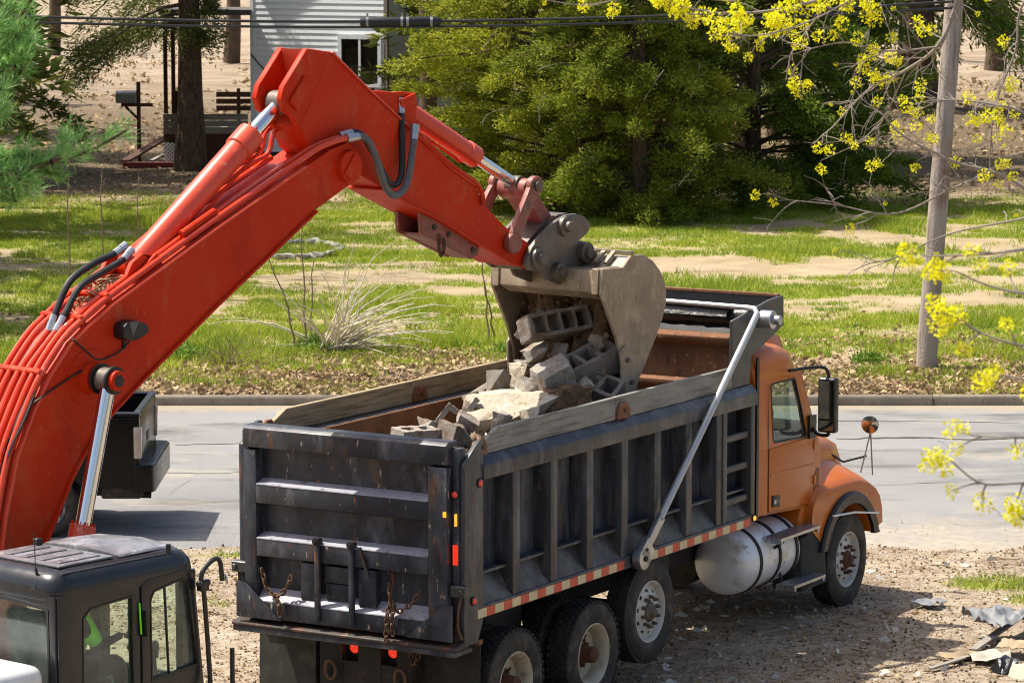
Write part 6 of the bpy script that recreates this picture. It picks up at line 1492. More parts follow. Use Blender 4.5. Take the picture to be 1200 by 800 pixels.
for x_, y_, h_, lab in ((6.2, 92.0, 17, "bare tree rising out of the top of the dark juniper"), (2.9, 90.5, 16, "bare tree rising between the two junipers"), (-2.4, 92.5, 15, "bare tree rising behind the bright juniper beside the house"), (-13.4, 66.0, 16, "bare tree left of the picture beside the lawn path"), (-12.4, 70.5, 15, "bare tree left of the picture behind the lawn path"), (-14.5, 80.0, 17, "bare tree left of the picture near the porch"), (8.3, 108.0, 16, "bare tree in the far yard behind the dark juniper"), (-18.5, 112.0, 16, "bare tree at the back of the porch yard"), (11.0, 131.0, 18, "bare tree deep in the far yard left of the pole")):
    bare_tree("bare_tree", lab, x_, y_, h_, 0.24, int(x_ * 10 + y_ * 7), "bare trees in the far woods")
bare_tree("bare_tree", "bare tree beyond the left edge of the lawn", -12.6, 76.0, 13, 0.25, 70, "bare trees in the far woods")
bare_tree("bare_tree", "bare tree in the far yard between the house and the juniper", -13.5, 84.0, 14, 0.28, 71, "bare trees in the far woods")

# ---- near white pine at the left
rng = np.random.default_rng(5); rg = random.Random(5)
pine = thing("pine_tree", "white pine with long soft needles reaching in at the left edge", "tree", (-4.3, 17.2, 0))
mb = MB(); mb.tube([(0, 0, -0.9 + 10.5 * k / 8) for k in range(9)], [0.16 * (1 - 0.8 * k / 8) for k in range(9)], 12); ptr = mb.build("trunk", M['bark'], pine)
limbs = [[(-200, 60), (-60, 45), (0, 40), (26, 16), (44, -14)], [(-200, 90), (-50, 95), (-5, 70), (22, 60), (40, 45)], [(-200, 130), (-60, 120), (-12, 112), (14, 96), (34, 70)],
         [(-200, 200), (-60, 215), (10, 203), (60, 190), (104, 177), (150, 152)], [(-120, 225), (-30, 228), (5, 230), (18, 236)], [(-60, 214), (0, 205), (40, 200), (70, 205)],
         [(-100, 10), (-20, 5), (20, -15)], [(-60, 150), (-20, 140), (4, 130)], [(60, 190), (85, 172), (82, 160)], [(-200, 160), (-50, 165), (-15, 150)], [(10, 203), (30, 215), (30, 228)], [(-30, 228), (-2, 216), (14, 222)], [(-40, 190), (0, 185), (38, 182)], [(-10, 30), (10, 10), (14, -10)], [(-20, 80), (6, 82), (18, 78)], [(-30, 60), (2, 56), (30, 30)]]
mb = MB(); TP, TD = [], []
for li, lb in enumerate(limbs):
    P = [at(px, py, 17.2 + rg.uniform(-0.3, 0.3)) - Vector((-4.3, 17.2, 0)) for px, py in lb]
    if lb[0][0] <= -200: P[0] = Vector((0.0, 0, P[0].z - 0.2))
    Q = catmull(P, 6); mb.tube(Q, [0.016 * (1 - 0.8 * k / len(Q)) + 0.003 for k in range(len(Q))], 6, False)
    for a, b in zip(Q[:-1], Q[1:]):
        if b.x < 1.45: continue
        d = (b - a); n = max(1, int(d.length / 0.022))
        for k in range(n):
            p = a + d * (k / n)
            for _ in range(2):
                side = Vector((rg.uniform(-1, 1), rg.uniform(-1, 1), rg.uniform(-0.6, 1.0))) * rg.uniform(0, 0.07)
                TP.append(p + side); TD.append((d.normalized() * 0.9 + side * 6 + Vector((0, 0, 0.25))).normalized())
pw = mb.build("branches", M['bark'], ptr); tag(pw, kind="stuff")
nd = 13
P = np.repeat(np.array([tuple(p) for p in TP]), nd, 0); D = np.repeat(np.array([tuple(p) for p in TD]), nd, 0) + rng.normal(size=(len(P), 3)) * 0.55
D /= np.linalg.norm(D, axis=1, keepdims=True)
V, F = leaf_geo(P, D, rng.uniform(0.06, 0.12, len(P)), 0.0055, rng)
nl = np_mesh("needles", V, F, M['pine'], pine); tag(nl, kind="stuff")

# ---- flowering maple at the right, its limbs reaching in from beyond the frame
rg = random.Random(8); MO = Vector((5.4, 19.5, 0))
maple = thing("flowering_maple", "maple in yellow-green blossom reaching in from the right edge", "tree", MO)
mb = MB(); mb.tube([(0.05 * math.sin(k), 0, -0.1 + 10 * k / 8) for k in range(9)], [0.19 * (1 - 0.75 * k / 8) for k in range(9)], 12); mb.build("trunk", M['barkgrey'], maple)
bm_sets = []
for s in range(7):
    r2 = np.random.default_rng(90 + s); n = 58
    P = rnd_unit(r2, n) * (r2.random((n, 1)) ** 0.4) * np.array([0.032, 0.032, 0.028]); D = P / (np.linalg.norm(P, axis=1, keepdims=True) + 1e-6) + r2.normal(size=(n, 3)) * 0.5
    V, F = leaf_geo(P, D, r2.uniform(0.010, 0.018, n), r2.uniform(0.008, 0.013, n), r2)
    o = np_mesh("blossom", V, F, M['yellow']); bm_sets.append(o.data); bpy.data.objects.remove(o)
twigs = MB(); n_bl = 0; cap = 300
def blossom(p, sc):
    if p.z + MO.z < 6.75 and p.y + MO.y > 18: sc *= 0.78
    if p.y + MO.y < 15: sc *= 0.72
    global n_bl
    n_bl += 1
    o = link_obj("blossom", bm_sets[n_bl % 7], maple, p, (rg.uniform(0, 6), rg.uniform(0, 6), rg.uniform(0, 6)), (sc, sc, sc)); return o
def mp(px, py, Y): return at(px, py, Y) - MO
def twig_grow(p, d, L, r, depth, bloom, Yv):
    pts = [p]; q = p.copy(); dd = d.copy()
    n = 5
    for k in range(n):
        dd = (dd + Vector((rg.uniform(-1, 1), rg.uniform(-1, 1), rg.uniform(-1, 1))) * 0.22 + Vector((0, 0, -0.02))).normalized(); q = q + dd * (L / n); pts.append(q.copy())
    twigs.tube(pts, [r * (1 - 0.6 * k / n) for k in range(n + 1)], 5, False)
    if depth:
        for k in range(1, n + 1):
            if rg.random() < 0.62:
                s = Vector((rg.uniform(-1, 1), rg.uniform(-1, 1), rg.uniform(-1, 1)))
                twig_grow(pts[k], (dd * 0.7 + s * 0.75).normalized(), L * rg.uniform(0.35, 0.65), r * 0.55, depth - 1, bloom, Yv)
    elif rg.random() < bloom and n_bl < cap:
        blossom(pts[-1], rg.uniform(1.05, 1.6))
    elif rg.random() < 0.12 and n_bl < cap: blossom(pts[-1], 0.5)
def limb(pix, r0, r1, nsub, L, bloom, depth=1, most=10):
    global cap
    cap = n_bl + most; r0 *= 0.75; r1 *= 0.75
    P = [mp(px, py, Y) for px, py, Y in pix]; Q = catmull(P, 7)
    N = len(Q); twigs.tube(Q, [r0 + (r1 - r0) * k / (N - 1) for k in range(N)], 7, False)
    for k in range(nsub):
        i = rg.randint(max(1, int(N * 0.12)), N - 2); d = (Q[i + 1] - Q[i]).normalized()
        s = Vector((rg.uniform(-1, 1), rg.uniform(-0.7, 0.7), rg.uniform(-1, 1)))
        twig_grow(Q[i], (d * 0.75 + s * 0.8).normalized(), L * rg.uniform(0.5, 1.2), 0.0045, depth, bloom, 0)
    twig_grow(Q[-1], (Q[-1] - Q[-2]).normalized(), L * 0.6, r1, 1, bloom, 0)
# nearer, lower limbs
limb([(1900, 200, 14), (1300, 280, 12.6), (1200, 292, 12.2), (1150, 298, 12.2), (1090, 300, 12.2)], 0.014, 0.004, 5, 0.13, 0.9, 0)
limb([(1900, 330, 14), (1300, 350, 12.4), (1210, 345, 12.2), (1160, 335, 12.2), (1120, 318, 12.2)], 0.010, 0.004, 4, 0.11, 0.95, 0)
limb([(1900, 400, 14), (1280, 410, 12.2), (1200, 405, 12), (1150, 390, 12), (1120, 372, 12)], 0.010, 0.004, 6, 0.11, 0.95, 0)
limb([(1900, 420, 14), (1290, 440, 12.0), (1220, 446, 11.8), (1180, 440, 11.8)], 0.009, 0.004, 5, 0.10, 0.95, 0)
limb([(1900, 520, 14), (1290, 570, 12), (1200, 566, 11.8), (1150, 566, 11.8), (1115, 540, 11.8)], 0.009, 0.004, 4, 0.10, 0.95, 0)
limb([(1900, 480, 14), (1290, 540, 12), (1215, 515, 11.8), (1165, 512, 11.8), (1140, 510, 11.8)], 0.008, 0.003, 3, 0.09, 0.95, 0)
limb([(1900, 600, 14), (1290, 640, 12), (1210, 612, 11.8), (1198, 606, 11.8)], 0.007, 0.003, 2, 0.06, 0.95, 0)
near_bl = n_bl
# upper limb with the dense blossom
limb([(1500, -260, 19.8), (1200, -70, 20), (1040, -25, 20), (930, 8, 20), (850, 16, 20), (790, 6, 20)], 0.022, 0.006, 24, 0.16, 0.95, 1, 55)
limb([(1040, -25, 20), (960, 20, 19.8), (900, 40, 19.6), (850, 42, 19.6)], 0.008, 0.004, 15, 0.15, 0.95, 1, 26)
limb([(1000, -30, 20), (950, 30, 20.2), (925, 70, 20.2), (935, 100, 20.2)], 0.008, 0.004, 8, 0.16, 0.9, 1)
limb([(860, 2, 20), (760, -6, 20), (690, 6, 20), (650, 2, 20)], 0.007, 0.003, 4, 0.15, 0.15, 1)
# limb crossing the pole and fanning down to the left
limb([(1480, -380, 19.8), (1160, -120, 20), (1120, 8, 20), (1098, 55, 20), (1062, 82, 20.2), (1018, 105, 20.3), (975, 150, 20.3)], 0.026, 0.006, 26, 0.27, 0.42, 1, 16)
limb([(1098, 55, 20), (1040, 60, 20), (990, 50, 20), (940, 60, 20)], 0.008, 0.004, 14, 0.24, 0.45, 1, 11)
limb([(1062, 82, 20.2), (1040, 130, 20.3), (1020, 160, 20.3), (985, 178, 20.3)], 0.007, 0.003, 7, 0.22, 0.4, 1)
limb([(1030, -60, 20), (1020, 30, 20), (1005, 95, 20), (990, 140, 20)], 0.007, 0.003, 6, 0.2, 0.35, 1)
# limb from the right at pole height
limb([(1520, 420, 19.6), (1260, 260, 19.6), (1180, 208, 19.6), (1120, 190, 19.6), (1060, 160, 19.6), (1035, 135, 19.6)], 0.020, 0.006, 14, 0.24, 0.4, 1, 18)
limb([(1500, 60, 19.6), (1260, 150, 19.6), (1190, 128, 19.6), (1130, 118, 19.6), (1090, 118, 19.6)], 0.014, 0.005, 12, 0.24, 0.45, 1, 18)
limb([(1400, -200, 19.6), (1215, -20, 19.8), (1190, 60, 19.8), (1165, 130, 19.8), (1160, 200, 19.8)], 0.012, 0.004, 12, 0.22, 0.4, 1, 16)
limb([(1500, 250, 19.8), (1260, 170, 19.8), (1130, 215, 19.8), (1050, 250, 19.8), (980, 240, 19.8), (930, 235, 19.8)], 0.013, 0.003, 12, 0.25, 0.10, 1)
limb([(1500, 260, 19.0), (1280, 245, 19.0), (1180, 260, 19.2), (1110, 275, 19.4), (1040, 305, 19.4), (1010, 300, 19.4)], 0.012, 0.003, 12, 0.22, 0.08, 1)
tw = twigs.build("branches", M['barkgrey'], maple); tag(tw, kind="stuff")

# ---- bare pale shrub, saplings and weeds on the verge
M['palestem'] = pmat('pale_dry_stem', C('#b9ad96'), C('#d2c8b4'), 6, (0.3, 0.7), 0.85)
M['brownstem'] = pmat('brown_stem', C('#6c5a44'), C('#85715a'), 6, (0.3, 0.7), 0.85)
rg = random.Random(21)
def shrub(name, label, x, y, n, L, lean, mat, spread=0.5, r=0.012):
    g = gz(x, y); t = thing(name, label, "shrub", (x, y, g)); mb = MB()
    for k in range(n):
        a = rg.gauss(lean, spread); el = rg.uniform(0.25, 1.25); l = L * rg.uniform(0.5, 1.15)
        d = Vector((math.cos(a) * math.cos(el), rg.uniform(-0.6, 0.3), math.sin(el))).normalized()
        b = Vector((rg.uniform(-0.22, 0.22), rg.uniform(-0.12, 0.12), -0.03)); pts = [b]; q = b
        for j in range(6):
            q = q + d * l / 6; d = (d + Vector((rg.uniform(-.25, .25) + 0.08 * math.cos(a), rg.uniform(-.2, .2), -0.12 + rg.uniform(-0.18, 0.18)))).normalized(); pts.append(q)
        mb.tube(pts, [r * (1 - 0.12 * j) for j in range(7)], 5, False)
    o = mb.build("stems", mat, t); tag(o, kind="stuff"); return t
shrub("bare_shrub", "pale bare shrub of arching dry stems on the grass by the kerb", -3.05, 56.6, 72, 2.0, 0.35, M['palestem'], 1.25, 0.016)
shrub("bare_shrub", "low brown tangle of dry stems on the verge next to the boom", -4.6, 55.0, 40, 0.75, 1.57, M['brownstem'], 1.6, 0.008)
def sapling(label, px, pytop, Y, mat, bendx=0.0):
    base = at(px, 300, Y); g = gz(base.x, Y); top = at(px + bendx, pytop, Y)
    t = thing("sapling", label, "sapling", (base.x, Y, g), 0, "bare saplings on the lawn edge"); mb = MB(); h = top.z - g
    mb.tube([(bendx / 70 * (k / 6) ** 2 + 0.02 * math.sin(k * 2.3), 0, -0.05 + h * k / 6) for k in range(7)], [0.020 - 0.0018 * k for k in range(7)], 6)
    for k in range(5):
        z = h * rg.uniform(0.3, 0.95); s = rg.choice((-1, 1)); mb.tube([(bendx / 70 * (z / h) ** 2, 0, z), (bendx / 70 * (z / h) ** 2 + s * 0.06, 0.02, z + 0.10)], 0.004, 4, False)
    mb.build("stem", mat, t)
for lab, px, pt, Y, bx in (("leftmost of the thin bare saplings left of the boom", 81, 205, 57, 0), ("thin bare sapling standing just left of the cylinder hoses", 120, 196, 58, 0), ("thin bare sapling right beside the boom hoses", 163, 202, 57.5, 0), ("thin bare sapling just under the boom, tallest of the shrub clump", 357, 262, 56.6, -4), ("slanting brown sapling in the shrub clump under the boom", 344, 300, 56.4, -30), ("slim sapling right of the tall one in the shrub clump", 364, 300, 56.8, 3), ("thin sapling left of the bucket over the truck board", 572, 300, 58, -8), ("leaning thin sapling close behind the bucket edge", 578, 330, 58, -12)):
    sapling(lab, px, pt, Y, M['brownstem'], bx)

# ---- grass
def grassmat():
    m = NT('grass_blades'); geo = m.n.new("ShaderNodeNewGeometry")
    co = m.tc.outputs["Object"]
    col = m.mix(m.rng(m.noise(0.45, 5, 0.6, co=co), 0.35, 0.65), C('#7c9226'), C('#a2ae36'))
    col = m.mix(m.rng(m.noise(1.7, 4, 0.6, co=co), 0.52, 0.7), col, C('#5c8620'))
    col = m.mix(m.rng(geo.outputs["Random Per Island"], 0.78, 1.0, 0, 0.9), col, C('#cdbf70'))
    m.set(col=col, rough=0.6, spec=0.2)
    tr = m.n.new("ShaderNodeBsdfTranslucent"); m.l(col, tr.inputs[0]); mx = m.n.new("ShaderNodeMixShader"); mx.inputs[0].default_value = 0.35
    m.l(m.b.outputs[0], mx.inputs[1]); m.l(tr.outputs[0], mx.inputs[2]); m.l(mx.outputs[0], m.n["Material Output"].inputs[0]); return m.m
M['grass'] = grassmat()
rng = np.random.default_rng(77)
def scatter(n, y0, y1, margin=1.5, xr=None):
    Y = y0 + (y1 - y0) * rng.random(n) ** 1.0
    hw = Y * 0.153 + margin
    X = (rng.random(n) * 2 - 1) * hw if xr is None else xr[0] + (xr[1] - xr[0]) * rng.random(n)
    return X, Y
def blades(X, Y, h, w, nbl, name, mat, lean=0.45):
    n = len(X); X = np.repeat(X, nbl) + rng.normal(size=n * nbl) * 0.045; Y = np.repeat(Y, nbl) + rng.normal(size=n * nbl) * 0.045
    Z = ground_z(X, Y) - 0.01; H = np.repeat(h, nbl) * rng.uniform(0.5, 1.25, n * nbl); a = rng.uniform(0, 2 * np.pi, n * nbl)
    sx, sy = np.cos(a) * w, np.sin(a) * w; lx, ly = rng.normal(size=n * nbl) * lean * H, rng.normal(size=n * nbl) * lean * H
    V = np.stack([np.stack([X - sx, Y - sy, Z], 1), np.stack([X + sx, Y + sy, Z], 1), np.stack([X + lx, Y + ly, Z + H], 1)], 1).reshape(-1, 3)
    o = np_mesh(name, V, np.arange(len(V)).reshape(-1, 3), mat); return o
X, Y = scatter(150000, KERB_Y + 0.2, 90)
cg, cl_, cp_ = cover(X, Y)
keep = rng.random(len(X)) < cg * 0.95
X, Y = X[keep], Y[keep]
hh = 0.045 + 0.075 * fbm(X * 0.8, Y * 0.8, 55, 3) + 0.10 * (fbm(X * 0.5, Y * 0.5, 56, 3) > 0.62)
lawn_o = blades(X, Y, hh, 0.010, 5, "grass", M['grass'])
tag(lawn_o, "patchy yellow-green spring grass on the lawn beyond the kerb", "grass", kind="stuff")
X, Y = scatter(16000, 34.5, 39.6, 0.6)
cg, _, _ = cover(X, Y); keep = rng.random(len(X)) < cg * 0.8
o = blades(X[keep], Y[keep], np.full(keep.sum(), 0.10), 0.006, 6, "grass_patch", M['grass'])
tag(o, "small fresh green grass patches on the dirt beside the truck", "grass", kind="stuff")
# leafy weeds along the verge
M['weed'] = leafmat('weed_leaves', C('#4f7420'), C('#6d8c2c'), C('#8aa03a'), 0.3)
for k, (px, py, n, rad, hgt, lab) in enumerate(((212, 437, 900, 0.45, 0.30, "leafy green weed clump on the verge close to the boom"), (372, 425, 900, 0.40, 0.28, "leafy green weeds at the foot of the pale shrub"), (1018, 442, 500, 0.30, 0.22, "dark green weed clump by the kerb left of the pole"), (600, 425, 300, 0.3, 0.15, "low weeds on the verge above the far truck board"))):
    p = at(px, py, 53.5 + (460 - py) * 0.09); g = gz(p.x, p.y)
    a = rng.uniform(0, 6.28, n); rr_ = rad * rng.random(n) ** 0.6; P = np.stack([rr_ * np.cos(a), rr_ * np.sin(a) * 0.8, hgt * rng.random(n) * (1 - rr_ / rad * 0.6)], 1)
    D = rng.normal(size=(n, 3)) + np.array([0, 0, 0.8]); V, F = leaf_geo(P, D, rng.uniform(0.05, 0.11, n), rng.uniform(0.02, 0.04, n), rng)
    o = np_mesh("weed_clump", V, F, M['weed']); o.location = (p.x, p.y, g); tag(o, lab, "weeds", "weed clumps on the verge")
# fallen leaves
M['leaves'] = leafmat('fallen_leaves', C('#7d674b'), C('#a08864'), C('#c8b08a'), 0.15, 0.85, 2.0)
def litter(n, y0, y1, name, label, dens, size=(0.05, 0.10), margin=1.0):
    X, Y = scatter(n, y0, y1, margin); d = dens(X, Y); k = rng.random(n) < d; X, Y = X[k], Y[k]; m = len(X)
    P = np.stack([X, Y, ground_z(X, Y) + 0.012 + 0.02 * rng.random(m)], 1); D = rng.normal(size=(m, 3)) * np.array([1, 1, 0.35])
    L = rng.uniform(*size, m); V, F = leaf_geo(P, D, L, L * rng.uniform(0.5, 0.9, m), rng)
    o = np_mesh(name, V, F, M['leaves']); tag(o, label, "leaves", kind="stuff")
litter(42000, KERB_Y + 0.16, 61.5, "fallen_leaves", "brown fallen leaves along the verge behind the kerb", lambda x, y: (1 - sstep(53.0, 59.0, y + (fbm(x * 0.5, y * 0.5, 91, 3) - 0.5) * 6)) * 0.95 + 0.07, (0.06, 0.13))
litter(18000, 102, 170, "fallen_leaves", "dark leaf scraps dotted over the pale far yard", lambda x, y: 0.85 * sstep(0.36, 0.58, fbm(x * 0.3, y * 0.2, 97, 3)), (0.12, 0.28))
litter(16000, 84, 112, "fallen_leaves", "brown leaf litter in the shade beyond the lawn", lambda x, y: 0.7 + 0 * x, (0.06, 0.13))

# ------------------------------------------------------------------ rubble: blocks and chunks in the truck and in the bucket
M['conc'] = pmat('old_concrete', C('#868077'), C('#9d968c'), 4, (0.3, 0.7), 0.95, 0, spots=[(7, (0.47, 0.65), C('#75614a')), (20, (0.62, 0.7), C('#c9c3b6'))], bump=0.7, bscale=30, bdist=0.01, randv=0.08)
M['concgrey'] = pmat('grey_block_concrete', C('#6f6a63'), C('#878178'), 5, (0.3, 0.7), 0.95, 0, spots=[(6, (0.46, 0.64), C('#65523f')), (24, (0.64, 0.72), C('#b5b0a6'))], bump=0.7, bscale=34, bdist=0.01, randv=0.08)
M['concpale'] = pmat('pale_slab_concrete', C('#a39682'), C('#b8ad99'), 2.5, (0.3, 0.7), 0.95, 0, spots=[(4, (0.55, 0.68), C('#d3ccbb')), (9, (0.56, 0.68), C('#8a7554')), (30, (0.6, 0.7), C('#7d6a4c'))], bump=0.9, bscale=22, bdist=0.015)
M['dirt'] = pmat('loose_dirt', C('#5b4531'), C('#7c6147'), 6, (0.3, 0.7), 0.98, 0, spots=[(14, (0.52, 0.66), C('#3c2c1f')), (30, (0.6, 0.7), C('#a08c72'))], bump=1.0, bscale=25, bdist=0.02)

def chunk_mesh(name, seed, size, mat, n=14, rough=0.05, cuts=3, boxy=0.8):
    from mathutils import noise as mn
    rg = random.Random(seed); bm = bmesh.new()
    for _ in range(n):
        v = Vector((rg.uniform(-1, 1), rg.uniform(-1, 1), rg.uniform(-1, 1)))
        if rg.random() < boxy: v = Vector([(1 if c > 0 else -1) * rg.uniform(0.78, 1.0) for c in v])
        bm.verts.new((v.x * size[0] / 2, v.y * size[1] / 2, v.z * size[2] / 2))
    bmesh.ops.convex_hull(bm, input=bm.verts)
    for v in [v for v in bm.verts if not v.link_faces]: bm.verts.remove(v)
    bmesh.ops.subdivide_edges(bm, edges=list(bm.edges), cuts=cuts, use_grid_fill=True)
    bmesh.ops.triangulate(bm, faces=list(bm.faces))
    bm.normal_update(); s = max(size)
    for v in bm.verts:
        o = Vector((seed * 1.7, 0, 0)); v.co += v.normal * (mn.fractal(v.co / s * 5 + o, 0.8, 2.0, 4) * rough * s)
    me = bpy.data.meshes.new(name); bm.to_mesh(me); bm.free(); me.materials.append(mat)
    me.shade_smooth(); me.set_sharp_from_angle(angle=R(28)); return me

def block_mesh(name, L, Wd, Hh, cores, mat, wall=0.032, seed=1, broken=0.0):
    """hollow concrete block: cores run through its height"""
    rg = random.Random(seed); web = wall
    xs = [-L / 2]; cw = (L - (cores + 1) * web) / cores
    for c in range(cores): xs += [xs[-1] + web]; xs += [xs[-1] + cw]
    xs += [xs[-1] + web]; ys = [-Wd / 2, -Wd / 2 + wall, Wd / 2 - wall, Wd / 2]
    solid = lambda i, j: 0 <= i < len(xs) - 1 and 0 <= j < 3 and not (j == 1 and i % 2 == 1) and not (broken and i >= len(xs) - 2 - int(broken) and j != 0)
    mb = MB(); nx_ = len(xs); h = Hh / 2
    def q(*p): mb.add(p, [(0, 1, 2, 3)])
    for i in range(nx_ - 1):
        for j in range(3):
            if not solid(i, j): continue
            x0, x1, y0, y1 = xs[i], xs[i + 1], ys[j], ys[j + 1]
            q((x0, y0, h), (x1, y0, h), (x1, y1, h), (x0, y1, h)); q((x0, y1, -h), (x1, y1, -h), (x1, y0, -h), (x0, y0, -h))
            if not solid(i - 1, j): q((x0, y0, -h), (x0, y0, h), (x0, y1, h), (x0, y1, -h))
            if not solid(i + 1, j): q((x1, y1, -h), (x1, y1, h), (x1, y0, h), (x1, y0, -h))
            if not solid(i, j - 1): q((x1, y0, -h), (x1, y0, h), (x0, y0, h), (x0, y0, -h))
            if not solid(i, j + 1): q((x0, y1, -h), (x0, y1, h), (x1, y1, h), (x1, y1, -h))
    me = bpy.data.meshes.new(name); me.from_pydata(mb.v, [], mb.f); bm = bmesh.new(); bm.from_mesh(me)
    bmesh.ops.remove_doubles(bm, verts=bm.verts, dist=1e-4); bmesh.ops.subdivide_edges(bm, edges=list(bm.edges), cuts=2, use_grid_fill=True)
    for v in bm.verts: v.co += Vector((rg.uniform(-1, 1), rg.uniform(-1, 1), rg.uniform(-1, 1))) * 0.0045
    bm.to_mesh(me); bm.free(); me.materials.append(mat); me.shade_smooth(); me.set_sharp_from_angle(angle=R(40)); return me

def place(name, me, p, rot, label, cat, group=None):
    o = link_obj(name, me, None, p, tuple(R(a) for a in rot)); tag(o, label, cat, group); return o
GR = "demolition rubble in the truck and bucket"
place("concrete_block", block_mesh("concrete_block", 0.66, 0.24, 0.30, 4, M['concgrey'], 0.036, 3), at(650, 380, 33.05), (70, -6, 26), "long hollow concrete block with four cores jammed inside the bucket", "concrete block", GR)
place("concrete_block", block_mesh("concrete_block", 0.58, 0.30, 0.26, 3, M['concgrey'], 0.045, 4), at(690, 428, 32.85), (18, -22, 28), "grey hollow block slid out below the bucket, largest of the lower ones", "concrete block", GR)
place("concrete_block", block_mesh("concrete_block", 0.40, 0.26, 0.22, 2, M['concgrey'], 0.04, 5), at(704, 457, 32.7), (35, 18, -24), "small tilted hollow block lying against the near board under the bucket", "concrete block", GR)
place("concrete_chunk", chunk_mesh("concrete_chunk", 11, (0.42, 0.34, 0.40), M['conc'], 12, 0.035), at(652, 447, 32.55), (12, -18, 30), "pale upright concrete chunk standing above the caked brown soil", "concrete chunk", GR)
place("soil_clod", chunk_mesh("soil_clod", 12, (0.46, 0.40, 0.36), M['dirt'], 16, 0.09, 3, 0.4), at(660, 470, 32.40), (0, 0, 20), "brown crumbly soil clod hanging on the concrete chunk over the board", "soil clod", GR)
place("concrete_slab", chunk_mesh("concrete_slab", 14, (0.86, 0.60, 0.24), M['concpale'], 20, 0.028, 4, 0.6), at(601, 474, 32.25), (22, -16, 38), "large cream-coloured flat concrete slab on top of the load", "concrete slab", GR)
place("concrete_block", block_mesh("concrete_block", 0.44, 0.22, 0.20, 2, M['conc'], 0.05, 6, 1), at(535, 482, 31.95), (78, -52, 10), "broken hollow block standing on end with an open core, left of the slab", "concrete block", GR)
place("concrete_block", block_mesh("concrete_block", 0.40, 0.24, 0.20, 2, M['conc'], 0.06, 7), at(487, 514, 31.35), (4, 2, 32), "pale two-core block resting just above the tailgate edge", "concrete block", GR)
place("concrete_chunk", chunk_mesh("concrete_chunk", 16, (0.36, 0.28, 0.22), M['concgrey'], 14, 0.06), at(537, 510, 31.4), (10, 12, 40), "bluish grey crumbled chunk between the tailgate block and the slab", "concrete chunk", GR)
place("concrete_chunk", chunk_mesh("concrete_chunk", 17, (0.30, 0.24, 0.24), M['concpale'], 14, 0.05), at(568, 498, 31.75), (20, -10, 10), "pale chunk tucked under the lower left edge of the slab", "concrete chunk", GR)
place("concrete_chunk", chunk_mesh("concrete_chunk", 18, (0.26, 0.22, 0.22), M['concgrey'], 14, 0.05), at(688, 470, 32.45), (0, 20, 60), "dark grey chunk low by the near board beside the soil clod", "concrete chunk", GR)
place("concrete_chunk", chunk_mesh("concrete_chunk", 19, (0.20, 0.18, 0.20), M['concgrey'], 14, 0.05), at(660, 415, 33.0), (0, 20, 60), "rounded grey stone just under the long block in the bucket", "concrete chunk", GR)
place("concrete_chunk", chunk_mesh("concrete_chunk", 20, (0.24, 0.18, 0.16), M['concgrey'], 14, 0.05), at(638, 374, 33.25), (0, 30, 0), "grey lump left of the long block inside the bucket", "concrete chunk", GR)
place("concrete_chunk", chunk_mesh("concrete_chunk", 21, (0.16, 0.13, 0.12), M['concpale'], 14, 0.05), at(613, 392, 33.5), (0, 30, 0), "small whitish lump against the far wall of the bucket", "concrete chunk", GR)
place("concrete_chunk", chunk_mesh("concrete_chunk", 22, (0.22, 0.16, 0.10), M['conc'], 14, 0.05), at(548, 494, 31.6), (20, 30, 10), "flat shard in front of the broken block on end", "concrete chunk", GR)

rgc = random.Random(77); cm = [chunk_mesh("concrete_chunk", 100 + k, (0.30, 0.24, 0.20), [M['concgrey'], M['conc'], M['concpale']][k % 3], 13, 0.06, 3, 0.5) for k in range(6)]
spots_ = [("wedge-shaped chunk behind the pale slab", 585, 452, 32.6), ("chunk left of the upright pale chunk", 625, 458, 32.5), ("chunk right of the soil clod by the board", 676, 455, 32.6), ("chunk under the bucket lip at the right", 722, 452, 32.9), ("chunk between the two lower hollow blocks", 700, 444, 32.8), ("fist-sized chunk on the heap under the slab", 622, 490, 31.9), ("chunk behind the broken upright block", 556, 476, 32.3), ("small chunk behind the two-core block", 505, 504, 31.7), ("chunk at the far wall beside the far bucket edge", 606, 442, 33.1), ("chunk against the far wall behind the slab", 572, 458, 33.0), ("chunk in the bucket mouth under the long block", 630, 410, 33.1), ("chunk at the right inside the bucket mouth", 700, 400, 33.0), ("chunk low in the bucket mouth at the left", 618, 428, 33.2), ("chunk on the heap close to the near board end", 590, 500, 31.6)]
for k, (lab, px, py, Y) in enumerate(spots_):
    o = place("concrete_chunk", cm[k % 6], at(px, py, Y), (rgc.uniform(0, 360), rgc.uniform(0, 360), rgc.uniform(0, 360)), "rough grey-brown " + lab, "concrete chunk", GR); f_ = rgc.uniform(0.6, 1.05); o.scale = (f_, f_, f_)
def clods(n, fn, smin, smax, seed):
    """many angular bits: octahedra squashed at random"""
    rg_ = np.random.default_rng(seed)
    base = np.array([(1, 0, 0), (-1, 0, 0), (0, 1, 0), (0, -1, 0), (0, 0, 1), (0, 0, -1)], float)
    fc = np.array([(0, 2, 4), (2, 1, 4), (1, 3, 4), (3, 0, 4), (2, 0, 5), (1, 2, 5), (3, 1, 5), (0, 3, 5)])
    P = fn(rg_, n); s = smin * (smax / smin) ** (rg_.random(n) ** 2.2)
    Q = rg_.normal(size=(n, 3, 3)); Q, _ = np.linalg.qr(Q)
    b = base[None] * rg_.uniform(0.5, 1.0, (n, 6, 1)); b = b * rg_.uniform(0.5, 1.0, (n, 1, 3)); b = np.einsum('nij,nkj->nki', Q, b) * s[:, None, None] + P[:, None]
    return b.reshape(-1, 3), (fc[None] + (np.arange(n) * 6)[:, None, None]).reshape(-1, 3)
